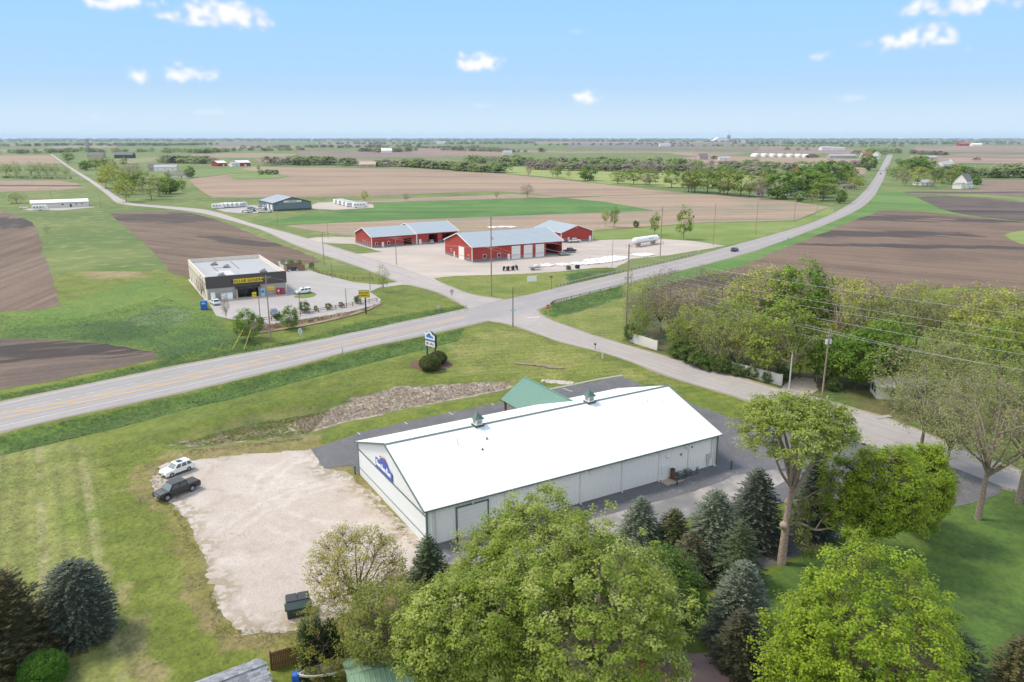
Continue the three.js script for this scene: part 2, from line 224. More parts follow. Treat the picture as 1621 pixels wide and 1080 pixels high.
    for (const q of zones) {
      if (x < q.bb[0] || x > q.bb[1] || z < q.bb[2] || z > q.bb[3]) continue;
      const n = (fbm(x / 2.3, z / 2.3, 2, 33) - 0.5) * Math.min(4, Math.abs(q.f) * 1.7 + 0.6);
      const d = sdist(q.poly, x, z) + (q.grow ?? 0) + n, f = Math.abs(q.f), w = sstep(-f * 0.5, f * 0.5, d);
      if (w > 0) { c = mix3(c, mix3(q.a, q.b, sstep(0.3, 0.7, fbm(x / q.s, z / q.s, 3, 41))), w); if (q.fine) k = 1 + (q.fine - 1) * w; }
    }
    // mower stripes on the kept lawns
    if (z > -112 && x < -34) { const md = sdist(zones[0].poly, x, z); if (md > -1) { const q = (x * 0.85 - z * 0.52) / 1.15, st = Math.sin(q * Math.PI), w = sstep(-1, 1.5, md + (mid - 0.5) * 3), on = sstep(0.6, 1, Math.sin(q * Math.PI / 2.4 + 1)) * sstep(0.3, 0.55, fbm(x / 3, z / 5, 3, 77)); c = c.map(e => e * (1 + 0.11 * st * w)); c = mix3(c, [0.27, 0.26, 0.16], on * w * 0.65); } }
    if (z < -122 && z > -208 && x > -14 && x < 62) { const st = Math.sin((x * 0.22 + z * 0.976) / 1.3 * Math.PI); c = c.map((e, i) => e * (1 + 0.07 * st + (i === 0 ? 0.02 * st : 0))); }
    if (x > 20 && z > -112) { const st = Math.sin((x * 0.5 - z * 0.86) / 1.6 * Math.PI); c = c.map(e => e * (1 + 0.05 * st)); }
    const m = 0.97 + (fine - 0.5) * 0.75 * k + (mid - 0.5) * 0.4 * k;
    return [c[0] * m * 0.9, c[1] * m * 0.88, c[2] * m * 0.66];
  });
  map.wrapS = map.wrapT = THREE.ClampToEdgeWrapping;
  const bump = tiled(mapTex(512, 512, (u, v) => 0.5 * fbm(u * 48, v * 48, 3, 3, 48) + 0.5 * vn(u * 170, v * 170, 8, 170), false), 1);
  bump.repeat.set((NX1 - NX0) / 11, (NZ1 - NZ0) / 11);
  const nx = 321, nz = 232, pos = [], uv = [], idx = [];
  for (let j = 0; j < nz; j++) for (let i = 0; i < nx; i++) {
    const x = NX0 + (NX1 - NX0) * i / (nx - 1), z = NZ1 + (NZ0 - NZ1) * j / (nz - 1);
    pos.push(x, heightAt(x, z) - 0.004, z); uv.push(i / (nx - 1), j / (nz - 1));
    if (i && j) { const o = j * nx + i; idx.push(o - nx - 1, o - nx, o - 1, o - nx, o, o - 1); }
  }
  const g = new THREE.BufferGeometry(); g.setAttribute('position', new THREE.Float32BufferAttribute(pos, 3)); g.setAttribute('uv', new THREE.Float32BufferAttribute(uv, 2)); g.setIndex(idx); g.computeVertexNormals();
  struct('lawn', g, std(0xffffff, 0.95, { map, bumpMap: bump, bumpScale: 0.09 }));

  // the open country all round, reaching the horizon
  const far = tiled(mapTex(1024, 1024, (u, v) => {
    const b = fbm(u * 6, v * 6, 4, 51, 6), f = fbm(u * 60, v * 60, 3, 52, 60);
    let c = mix3([0.075, 0.118, 0.022], [0.115, 0.148, 0.035], sstep(0.35, 0.65, b)); c = mix3(c, [0.19, 0.18, 0.08], sstep(0.58, 0.8, f) * 0.5);
    const m = 0.8 + 0.4 * f; return c.map(e => e * m);
  }), 260);
  const ax = []; for (let i = -44; i <= 44; i++) ax.push(Math.sinh(i / 44 * 5) / Math.sinh(5) * 26000);
  const az = []; for (let i = 0; i <= 70; i++) az.push(300 - Math.sinh(i / 70 * 5) / Math.sinh(5) * 26000);
  for (const e of [NX0 + 2, NX1 - 2, NX0 + 3, NX1 - 3]) ax.push(e); for (const e of [NZ0 + 2, NZ1 - 2, NZ0 + 3, NZ1 - 3]) az.push(e);
  ax.sort((a, b) => a - b); az.sort((a, b) => b - a);
  const P = [], U = [], I = [];
  az.forEach((z, j) => ax.forEach((x, i) => {
    const inn = x >= NX0 + 3 && x <= NX1 - 3 && z >= NZ0 + 3 && z <= NZ1 - 3;
    P.push(x, inn ? -3 : -0.02, z); U.push(x, z);
    if (i && j) { const o = j * ax.length + i, n = ax.length; I.push(o - n - 1, o - n, o - 1, o - n, o, o - 1); }
  }));
  const G = new THREE.BufferGeometry(); G.setAttribute('position', new THREE.Float32BufferAttribute(P, 3)); G.setAttribute('uv', new THREE.Float32BufferAttribute(U, 2)); G.setIndex(I); G.computeVertexNormals();
  for (const gg of [g, G]) { const n = gg.attributes.normal; if (n.getY(0) < 0) { const a = gg.index.array; for (let i = 0; i < a.length; i += 3) { const t = a[i]; a[i] = a[i + 1]; a[i + 1] = t; } gg.computeVertexNormals(); } }
  struct('ground', G, std(0xffffff, 1, { map: far }));
}

// ---------------------------------------------------------------- roads, lots and their markings
const matConcrete = std(0xffffff, 0.9, { map: tiled(mapTex(1024, 1024, (u, v) => {
  const a = fbm(u * 10, v * 10, 4, 61, 10), f = vn(u * 300, v * 300, 62, 300), s = fbm(u * 40, v * 40, 3, 63, 40);
  const m = 0.86 + 0.2 * a + 0.1 * (f - 0.5) + 0.12 * (s - 0.5); return [0.30 * m, 0.275 * m, 0.255 * m];
}), 40), bumpMap: tiled(mapTex(256, 256, (u, v) => vn(u * 128, v * 128, 64, 128), false), 6), bumpScale: 0.006 });
const matHighway = std(0xffffff, 0.88, { map: tiled(mapTex(1024, 1024, (u, v) => {
  const a = fbm(u * 8, v * 8, 4, 65, 8), f = vn(u * 330, v * 330, 66, 330), s = fbm(u * 60, v * 26, 3, 67, 26);
  const m = 0.88 + 0.16 * a + 0.08 * (f - 0.5) + 0.1 * (s - 0.5); return [0.265 * m, 0.25 * m, 0.243 * m];
}), 44) });
const matAsphalt = std(0xffffff, 0.85, { map: tiled(mapTex(1024, 1024, (u, v) => {
  const a = fbm(u * 7, v * 7, 4, 71, 7), f = vn(u * 420, v * 420, 72, 420), cr = Math.abs(fbm(u * 12, v * 12, 4, 73, 12) - 0.5), p = fbm(u * 30, v * 30, 3, 74, 30);
  let m = 0.8 + 0.35 * a + 0.35 * (f - 0.5) + 0.25 * (p - 0.5); const g = sstep(0.0, 0.012, cr); let c = [0.098 * m, 0.096 * m, 0.101 * m]; return mix3([0.21, 0.205, 0.2], c, 0.35 + 0.65 * g);
}), 34), bumpMap: tiled(mapTex(256, 256, (u, v) => vn(u * 128, v * 128, 75, 128), false), 5), bumpScale: 0.008 });
const matLane = std(0xffffff, 0.9, { map: tiled(mapTex(1024, 1024, (u, v) => {
  const a = fbm(u * 9, v * 9, 4, 81, 9), f = vn(u * 420, v * 420, 82, 420), p = fbm(u * 34, v * 34, 3, 84, 34);
  let c = mix3([0.16, 0.155, 0.153], [0.29, 0.265, 0.245], sstep(0.35, 0.62, a)); const m = 0.86 + 0.2 * (f - 0.5) + 0.3 * (p - 0.5) + 0.1; return c.map(e => e * m);
}), 34) });
const gb = [Math.min(...gravelLot.map(p => p[0])) - 2, Math.max(...gravelLot.map(p => p[0])) + 2, Math.min(...gravelLot.map(p => p[1])) - 2, Math.max(...gravelLot.map(p => p[1])) + 2];
const turns = [[-20.93, -92.13, 9], [-20.93, -92.13, 11.5], [-18.89, -99.85, 15], [-18.89, -99.85, 17.4], [-12.92, -82.35, 21], [-12.92, -82.35, 23.3], [-29.58, -82.35, 13]];
const matGravel = std(0xffffff, 0.95, { map: mapTex(2048, 2048, (u, v) => {
  const x = gb[0] + (gb[1] - gb[0]) * u, z = gb[2] + (gb[3] - gb[2]) * v, a = fbm(x / 9, z / 9, 4, 91), f = vn(x * 9, z * 9, 92), q = fbm(x * 1.6, z * 1.6, 3, 93), w = fbm(x / 3, z / 3, 3, 96) - 0.5; let tr = 0;
  for (const [cx, cz, R] of turns) { const ex = x - cx, ez = (z - cz) * 1.15, e = Math.abs(Math.hypot(ex, ez) + w * 1.8 - R); tr = Math.max(tr, sstep(0.75, 0.1, e) * sstep(0.35, 0.6, fbm(Math.atan2(ez, ex) * 2.2 + R, R, 2, 99))); }
  let c = mix3([0.375, 0.325, 0.28], [0.415, 0.37, 0.327], sstep(0.32, 0.66, a + w * 0.5)); c = mix3(c, [0.5, 0.465, 0.425], tr * 0.3 * (0.5 + q)); c = mix3(c, [0.26, 0.215, 0.17], sstep(0.62, 0.8, fbm(x / 2.2, z / 2.2, 4, 97)) * 0.3);
  const ed = edgeDist(gravelLot, x, z); if (ed < 4) c = mix3(c, [0.22, 0.185, 0.12], sstep(3.6, 0.4, ed + w * 5) * sstep(0.35, 0.6, q) * 0.75);
  const m = 0.96 + 0.2 * (f - 0.5) + 0.14 * (q - 0.5); c = c.map(e => e * m); if (vn(x * 6.3, z * 6.3, 94) > 0.93) c = c.map(e => e * 0.6); return c;
}), bumpMap: mapTex(512, 512, (u, v) => 0.6 * vn(u * 250, v * 250, 97) + 0.4 * fbm(u * 40, v * 40, 3, 98), false), bumpScale: 0.05 });
const matYard = std(0xffffff, 0.95, { map: tiled(mapTex(1024, 1024, (u, v) => {
  const a = fbm(u * 7, v * 7, 4, 101, 7), t = fbm(u * 5, v * 17, 3, 102, 17), f = vn(u * 400, v * 400, 103, 400);
  const m = 0.84 + 0.24 * a + 0.24 * (t - 0.5) + 0.14 * (f - 0.5); return [0.36 * m, 0.315 * m, 0.275 * m];
}), 90) });
const matDgLot = std(0xffffff, 0.9, { map: tiled(mapTex(512, 512, (u, v) => { const a = fbm(u * 6, v * 6, 4, 111, 6), f = vn(u * 200, v * 200, 112, 200); const m = 0.86 + 0.2 * a + 0.14 * (f - 0.5); return [0.31 * m, 0.29 * m, 0.275 * m]; }), 40) });
struct('highway', ribbon(hwyNorth, hwySouth, 0.05, 6), matHighway);
struct('country_road', ribbon(ruralEast, ruralWest, 0.042, 6), matConcrete);
struct('side_street', ribbon(streetNorth, streetSouth, 0.038, 6), matConcrete);
{ const g = sheet(ragged(ragged(gravelLot, 1.0, 1.6), 0.5, 0.3, 5), 0.026), p = g.attributes.position, uv = g.attributes.uv; for (let i = 0; i < p.count; i++) uv.setXY(i, (p.getX(i) - gb[0]) / (gb[1] - gb[0]), (p.getZ(i) - gb[2]) / (gb[3] - gb[2])); struct('gravel_lot', g, matGravel); }
struct('parking_lot', sheet(ragged(backLot, 0.16, 1.1, 8), 0.032), matAsphalt);
struct('service_lane', sheet(ragged(serviceLane, 0.35, 1.2, 9), 0.04), matLane);
struct('driveway', sheet(ragged(smooth(driveway, 4), 0.15, 1.2, 10), 0.036), matAsphalt);
struct('shop_parking_lot', sheet(dgLot, 0.034), matDgLot);
struct('barn_yard', sheet(ragged(barnYard, 0.6, 2.2, 12), 0.022), matYard);
struct('barn_drive', sheet(barnDrive, 0.028), matYard);

const matWhitePaint = std([0.46, 0.44, 0.42], 0.85), matYellowPaint = std([0.44, 0.285, 0.12], 0.85), matKerb = std([0.27, 0.255, 0.235], 0.9);
function lineStrip(pts, w, y, smoothN = 4) {
  const p = smoothN ? smooth(pts, smoothN, false) : pts, L = [], R = [];
  p.forEach((q, i) => { const a = p[Math.max(0, i - 1)], b = p[Math.min(p.length - 1, i + 1)], dx = b[0] - a[0], dz = b[1] - a[1], l = Math.hypot(dx, dz); L.push([q[0] - dz / l * w / 2, q[1] + dx / l * w / 2]); R.push([q[0] + dz / l * w / 2, q[1] - dx / l * w / 2]); });
  const pos = [], idx = []; L.forEach((a, i) => { pos.push(a[0], y, a[1], R[i][0], y, R[i][1]); if (i) { const o = i * 2; idx.push(o - 2, o, o - 1, o - 1, o, o + 1); } });
  const g = new THREE.BufferGeometry(); g.setAttribute('position', new THREE.Float32BufferAttribute(pos, 3)); g.setAttribute('uv', new THREE.Float32BufferAttribute(pos.flatMap((v, i) => i % 3 === 1 ? [] : [v]), 2)); g.setIndex(idx); g.computeVertexNormals(); return g;
}
const lerpLine = (p, t) => { const q = clamp(t) * (p.length - 1), i = Math.min(p.length - 2, Math.floor(q)), f = q - i; return [p[i][0] + (p[i + 1][0] - p[i][0]) * f, p[i][1] + (p[i + 1][1] - p[i][1]) * f]; };
{
  const yN = smooth([[-93.98, -122.67], [-90.04, -126.59], [-79.2, -135.84], [-66.37, -149.02], [-58.49, -157.6], [-48.75, -167.56], [-39, -176.91], [-24.43, -190.75], [-12.98, -202.68]], 8, false), yS = smooth([[-92.54, -120.6], [-88.66, -124.46], [-77.01, -134.37], [-64.03, -147.2], [-57.33, -154.24], [-49.32, -162.54], [-38.43, -174.12], [-24.19, -188.74], [-12.88, -201.17]], 8, false);
  struct('yellow_line', lineStrip(yN, 0.36, 0.056, 0), matYellowPaint); struct('yellow_line', lineStrip(yS, 0.36, 0.056, 0), matYellowPaint);
  for (let k = 0; k < 15; k++) { const a = lerpLine(yS, 0.02 + k * 0.054), b = lerpLine(yN, 0.02 + k * 0.054 - 0.04); if (Math.hypot(a[0] - b[0], a[1] - b[1]) < 1.2) continue; struct('hatch_marking', lineStrip([a, b], 0.36, 0.062, 0), matYellowPaint); }
  struct('edge_line', lineStrip([[-89.89, -116.79], [-86.22, -120.69], [-72.16, -134.77], [-61.62, -145.05], [-56.13, -150.76], [-44.72, -162.49], [-37.65, -170.37], [-23.61, -183.94], [-11.74, -196.05]], 0.2, 0.056), matWhitePaint);
  struct('edge_line', lineStrip([[-96.88, -126.85], [-93.19, -131.46], [-73.48, -151.64], [-60.51, -163.5], [-46.54, -175.16], [-25.2, -197.12], [-13.38, -209.34]], 0.16, 0.056), matWhitePaint);
  const dl = smooth([[-93.27, -124.8], [-89.64, -128.59], [-86.21, -132.49], [-81.87, -136.39], [-75.75, -142.84], [-69.3, -149.24], [-59.15, -159.52]], 10, false);
  for (let k = 0; k < 15; k++) struct('lane_dash', lineStrip([lerpLine(dl, k / 15), lerpLine(dl, (k + 0.38) / 15)], 0.15, 0.056, 0), matWhitePaint);
  struct('centre_line', lineStrip([[13.97, -232.06], [35.9, -258.15], [55.4, -279.57], [88.92, -319.36], [128.32, -370.5], [179.27, -446.1], [231.07, -528.8], [279.53, -615.3], [352.46, -758.3], [431.8, -917.2], [610, -1283.2]], 0.3, 0.056), matYellowPaint);
  const between = (A, B, t, k0 = 0, k1 = 1) => { const L = smooth(A, 6, false), R = smooth(B, 6, false), o = []; for (let k = 0; k <= 120; k++) { const q = k0 + (k1 - k0) * k / 120, a = lerpLine(L, q), b = lerpLine(R, q); o.push([a[0] + (b[0] - a[0]) * t, a[1] + (b[1] - a[1]) * t]); } return o; };
  const matTrack = std([0.225, 0.212, 0.206], 0.8), jag = (p, s) => p.map(([x, z], i) => [x + (fbm(i * 0.7, s, 3, 3) - 0.5) * 0.9, z + (fbm(i * 0.7, s + 9, 3, 4) - 0.5) * 0.9]);
  for (const t of [0.16, 0.29, 0.67, 0.8]) struct('wheel_track', lineStrip(between(hwyNorth, hwySouth, t), 0.75, 0.0535, 0), matTrack);
  for (const t of [0.2, 0.36, 0.64, 0.8]) { struct('wheel_track', lineStrip(between(ruralEast, ruralWest, t, 0.12, 1), 0.6, 0.046, 0), std([0.335, 0.31, 0.285], 0.9)); struct('wheel_track', lineStrip(between(streetNorth, streetSouth, t, 0.12, 1), 0.55, 0.042, 0), std([0.265, 0.242, 0.225], 0.9)); }
  [[hwyNorth, 1], [hwySouth, 2], [ruralEast, 3], [ruralWest, 4], [streetNorth, 5], [streetSouth, 6]].forEach(([p, s]) => struct('road_shoulder', lineStrip(jag(between(p, p, 0), s), 1.5, 0.008 + s * 0.003, 0), std([0.225, 0.195, 0.145], 1)));
  struct('stop_bar', lineStrip([[4, -200.79], [7.45, -201.92]], 0.7, 0.056, 0), matWhitePaint);
  for (const [a, b] of [[[-26.31, -119.02], [-24.88, -117.01]], [[-19.2, -123.73], [-17.74, -121.69]], [[-12.04, -128.39], [-10.31, -126.27]], [[-4.72, -133.53], [-3.27, -131.19]], [[9.86, -140.89], [11.54, -138.79]]]) struct('parking_line', lineStrip([a, b], 0.17, 0.044, 0), matWhitePaint);
  // concrete kerb along the lawn
  const k = smooth([[-31.73, -115.43], [-28.32, -118.6], [-18.72, -124.96], [-6.37, -133.81], [8.39, -140.89], [16.38, -145.87], [22.67, -149.24]], 6, false), pos = [], idx = [];
  k.forEach((q, i) => { const a = k[Math.max(0, i - 1)], b = k[Math.min(k.length - 1, i + 1)], dx = b[0] - a[0], dz = b[1] - a[1], l = Math.hypot(dx, dz), nx = dz / l, nz = -dx / l; for (const [o, y] of [[-0.32, 0.0], [-0.28, 0.12], [0.28, 0.13], [0.32, -0.05]]) pos.push(q[0] + nx * o, y, q[1] + nz * o); if (i) for (let c = 0; c < 3; c++) { const o = i * 4 + c; idx.push(o - 4, o - 3, o, o - 3, o + 1, o); } });
  const g = new THREE.BufferGeometry(); g.setAttribute('position', new THREE.Float32BufferAttribute(pos, 3)); g.setIndex(idx); g.computeVertexNormals(); g.setAttribute('uv', new THREE.Float32BufferAttribute(new Float32Array(pos.length / 3 * 2), 2));
  struct('kerb', g, matKerb);
  struct('mulch_bed', sheet(ragged(mulchBed, 0.12, 0.4), 0.05), std(0xffffff, 1, { map: tiled(mapTex(256, 256, (u, v) => { const f = vn(u * 90, v * 90, 5, 90), m = 0.6 + 0.8 * f; return [0.12 * m, 0.062 * m, 0.045 * m]; }), 5), bumpMap: tiled(mapTex(256, 256, (u, v) => vn(u * 60, v * 60, 6, 60), false), 4), bumpScale: 0.05 }));
  struct('dirt_track', sheet(ragged([[52, -140.5], [56.21, -136.75], [59.03, -139.74], [60.79, -146.91], [57.94, -148.17], [54.59, -144.44]], 0.5, 1), 0.03), matYard);
}

// ---------------------------------------------------------------- ploughed, stubble and grass fields
function field(poly, { dir, pitch = 3, res = 512, a, b, patch, patchAmt = 1, y = 0.03, rag = 1.2, step = 4, seed = 1, furrow = 0.12, bend = 0, dim = 1, name = 'field' }) {
  const x0 = Math.min(...poly.map(p => p[0])), x1 = Math.max(...poly.map(p => p[0])), z0 = Math.min(...poly.map(p => p[1])), z1 = Math.max(...poly.map(p => p[1]));
  const w = x1 - x0, h = z1 - z0, k = Math.max(w, h), cx = Math.cos(dir), cz = Math.sin(dir), sc = Math.max(12, k / 14);
  const tw = Math.min(2048, Math.max(64, Math.round(res * w / k))), th = Math.min(2048, Math.max(64, Math.round(res * h / k)));
  const map = mapTex(tw, th, (u, v) => {
    const x = x0 + w * u, z = z0 + h * v, al = x * cx + z * cz + bend * Math.sin((x + z) / 60), ac = -x * cz + z * cx + bend * 6 * Math.sin(al / 90 + seed);
    const n = fbm(x / sc, z / sc, 4, seed), rows = fbm(al / (pitch * 26), ac / pitch, 2, seed + 5) - 0.5, f = vn(x * 1.3, z * 1.3, seed + 7) - 0.5, wide = vn(al / (pitch * 60), ac / (pitch * 4.3), seed + 9) - 0.5;
    let c = mix3(a, b, sstep(0.3, 0.7, n + wide * 0.5));
    if (patch) for (const [px, pz, rx, rz, tilt] of patch.at) { const qx = x - px, qz = z - pz, ca = Math.cos(tilt), sa = Math.sin(tilt), ex = (qx * ca + qz * sa) / rx, ez = (-qx * sa + qz * ca) / rz; const m = 1 - ex * ex - ez * ez + (fbm(al / (pitch * 7), ac / (pitch * 1.6), 3, seed + 3) - 0.5) * 2.1; c = mix3(c, patch.c, sstep(0, 0.55, m) * patchAmt); }
    const m = dim * (1 + rows * furrow * 4.2 + f * 0.2); return c.map(e => e * m);
  });
  map.wrapS = map.wrapT = THREE.ClampToEdgeWrapping;
  const g = sheet(ragged(poly, rag, step, seed), y), p = g.attributes.position, uv = g.attributes.uv;
  for (let i = 0; i < p.count; i++) uv.setXY(i, (p.getX(i) - x0) / w, (p.getZ(i) - z0) / h);
  struct(name, g, std(0xffffff, 1, { map }));
}
const SOIL = [0.132, 0.088, 0.057], SOILB = [0.098, 0.066, 0.045], WET = [0.042, 0.030, 0.025], TAN = [0.25, 0.18, 0.122], TANB = [0.215, 0.152, 0.106], PLUM = [0.168, 0.123, 0.098];
const spot = (p, rx, rz, t = 0) => [...p, rx, rz, t];
field([[-130.08, -178.99], [-114.24, -178.09], [-99.15, -175.45], [-89.84, -171.75], [-81.61, -166.6], [-77.36, -162.49], [-78.6, -160.01], [-82.02, -155.72], [-90.46, -146.91], [-98.8, -140.12], [-101.88, -137.49]], { dir: -0.45, pitch: 1.2, res: 900, a: [0.14, 0.10, 0.074], b: [0.115, 0.084, 0.066], patch: { c: WET, at: [spot([-112.31, -167.66], 42, 9, -0.1)] }, rag: 1.3, step: 2, dim: 0.8, seed: 11 });
field([[-423.4, -596.5], [-342.78, -517], [-309.09, -480.2], [-276.43, -443], [-236.8, -382.93], [-198.42, -322.09], [-172.57, -281.68], [-144.8, -239.13], [-130.82, -216.43], [-134.2, -211.38], [-142.82, -208.14], [-153.58, -203.44]], { dir: 1.36, pitch: 2.0, res: 1100, a: [0.165, 0.115, 0.08], b: SOIL, patch: { c: [0.05, 0.036, 0.03], at: [spot([-288.73, -442], 40, 36)] }, rag: 1, dim: 0.8, seed: 12, bend: 1.5, furrow: 0.16 });
field([[-260.96, -499.2], [-222.88, -511.6], [-205.49, -495], [-174.15, -455.9], [-124.07, -375.37], [-93.04, -329.61], [-74.57, -298.19], [-78.33, -293.51], [-89.21, -288.96], [-94.17, -274.74], [-111.84, -261.81], [-122.84, -272.06], [-134.36, -291.98], [-155.01, -327.7], [-192.78, -389.46]], { dir: 0.5, pitch: 2.0, res: 1200, a: [0.155, 0.106, 0.072], b: SOIL, patch: { c: [0.05, 0.036, 0.029], at: [spot([-206.99, -467], 48, 30, 0.2), spot([-138.46, -368.1], 22, 7, 0.5), spot([-118.84, -349.98], 26, 6, 0.5)] }, patchAmt: 0.85, rag: 1, dim: 0.8, seed: 13, furrow: 0.17, bend: 0.6 });
field([[-608.3, -883], [-512.7, -883], [-466.4, -833.3], [-419.1, -763.3], [-416.3, -721.2], [-434.5, -712.5], [-458.4, -695.6], [-470.1, -679.5]], { dir: 0.1, pitch: 5, res: 400, a: TANB, b: TAN, patch: { c: [0.055, 0.042, 0.036], at: [spot([-480.3, -788.8], 150, 14, 0)] }, rag: 2, step: 9, seed: 14, y: 0.06 });
field([[-1426.4, -2087.4], [-1291.9, -2201.9], [-1033.5, -1778.6], [-832.7, -1454.9], [-916.7, -1403.7], [-962, -1403.7]], { dir: 0.05, pitch: 9, res: 256, a: TAN, b: TANB, y: 0.1, rag: 3, step: 25, seed: 15 });
field([[-372.03, -896.4], [-434, -1311.3], [-234.15, -1243.1], [-142.96, -1217.7], [-9.73, -1046.6], [72.43, -863.7], [150.35, -683.5], [95.94, -656.7], [42.69, -635.3], [-0.28, -695.6], [-28.73, -699.7], [-81.78, -667.9], [-115.94, -645.8], [-160.65, -635.3], [-210.16, -628.5], [-242.92, -628.5], [-293.89, -730.1]], { dir: -0.05, pitch: 6, res: 1200, a: TAN, b: TANB, patch: { c: [0.15, 0.112, 0.088], at: [spot([-78.84, -969.7], 90, 12), spot([-225.62, -1115.2], 130, 14)] }, patchAmt: 0.7, y: 0.07, rag: 3, step: 12, seed: 16 });
field([[-107.5, -612.1], [-57.17, -635.3], [-0.27, -667.9], [36.35, -642.3], [42.46, -631.9], [-0.25, -618.6], [-103.68, -581.6], [-145.21, -573], [-157.72, -567.5]], { dir: -0.05, pitch: 5, res: 400, a: TAN, b: [0.2, 0.16, 0.11], y: 0.06, rag: 1.5, step: 9, seed: 17 });
field([[-102.68, -575.9], [-0.25, -614], [41.97, -624.5], [71.28, -584.5], [94.95, -517], [48.84, -499.2], [-4.13, -479.4], [-64.03, -457.7], [-128.35, -427.2], [-142.48, -438.6], [-132.48, -474.7], [-118.23, -497.1], [-94.9, -526.4]], { dir: -0.06, pitch: 4, res: 900, a: [0.050, 0.125, 0.016], b: [0.075, 0.155, 0.028], patch: { c: [0.035, 0.085, 0.014], at: [spot([-103.25, -503.6], 70, 6), spot([-45.54, -503.6], 90, 5)] }, y: 0.06, rag: 1, step: 6, seed: 18, name: 'grass_field', furrow: 0.07 });
field([[42.19, -623.2], [95.41, -653], [148.66, -675.6], [180.46, -653], [202.4, -621.8], [215.28, -584.5], [223.15, -544.7], [190.72, -490.8], [166.51, -452.4], [142.86, -446.7], [115.86, -443], [76.25, -422.5], [42.63, -402.9], [16.05, -393.48], [-24.16, -388.13], [-52.48, -372.92], [-77.47, -377.86], [-89.17, -385.51], [-110.86, -407.5], [-126.14, -425.6], [-63.79, -455.9], [-4.11, -477.8], [48.64, -497.1], [94.62, -515.2]], { dir: -0.1, pitch: 3.5, res: 1200, a: TAN, b: [0.195, 0.165, 0.11], y: 0.05, rag: 1.2, step: 7, seed: 19 });
field([[-10.98, -1297.1], [92.61, -1283.2], [184.33, -1205.4], [263.12, -1205.4], [337.91, -1046.6], [330.48, -985.8], [236.8, -748.7], [166.53, -758.3], [100.89, -810.4], [75.13, -896.4], [39.15, -977.7], [-8.96, -1055.9]], { dir: -0.02, pitch: 7, res: 400, a: [0.215, 0.235, 0.065], b: [0.175, 0.215, 0.055], y: 0.08, rag: 2, step: 18, seed: 20, name: 'grass_field', furrow: 0.05 });
field([[246.68, -516.1], [262.32, -514.3], [270.68, -501.4], [280.13, -478.6], [287.89, -455.9], [298.84, -438.6], [280.16, -410.4], [261.09, -398.96], [246.82, -384.48], [237.02, -363.4], [231.86, -337.48], [172.15, -241.23], [140.9, -243.36], [113.77, -229.15], [69.65, -211.38], [42.6, -219.93], [43.75, -237.07], [56.42, -254.59], [72.27, -270.74], [85.74, -285.28], [103.35, -311.41], [149.01, -376.61], [198.78, -448.8]], { dir: 0.62, pitch: 2.2, res: 1500, a: [0.172, 0.114, 0.076], b: [0.13, 0.086, 0.06], patch: { c: [0.045, 0.032, 0.027], at: [spot([179.02, -388.13], 62, 15, 0.05), spot([182.24, -341.55], 60, 7, 0.12), spot([229.58, -467], 44, 18, 0), spot([279.84, -448.8], 60, 10, 0), spot([68.45, -255.76], 26, 12, -0.4)] }, patchAmt: 0.9, y: 0.05, rag: 1.4, step: 5, dim: 0.8, seed: 21 });
field([[137.44, -237.07], [164.25, -241.23], [181.29, -237.07], [161.44, -209.75], [133.04, -209.75]], { dir: 0.6, pitch: 2, res: 400, a: SOIL, b: SOILB, y: 0.05, rag: 1, step: 4, dim: 0.8, seed: 22 });
field([[354.99, -707.3], [401.6, -716.8], [433.3, -721.2], [531.1, -883], [591.9, -901.9], [655.5, -910.2], [460.2, -635.3], [421.6, -638.8], [400.9, -675.6], [340.18, -664.1]], { dir: 0.1, pitch: 6, res: 512, a: TANB, b: PLUM, patch: { c: [0.075, 0.054, 0.046], at: [spot([441.4, -687.5], 120, 16)] }, y: 0.08, rag: 2, step: 9, dim: 0.8, seed: 23 });
field([[332.13, -638.8], [362.53, -645.8], [379.71, -621.8], [384.58, -581.6], [400.6, -551.4], [322.85, -442], [298.63, -448.8], [289.31, -470.8], [285.89, -488.7], [292.46, -526.4]], { dir: 0.15, pitch: 4, res: 600, a: [0.105, 0.075, 0.06], b: [0.075, 0.054, 0.045], patch: { c: WET, at: [spot([311.56, -508], 70, 7, 0.1)] }, y: 0.06, rag: 1.5, step: 7, dim: 0.8, seed: 24 });
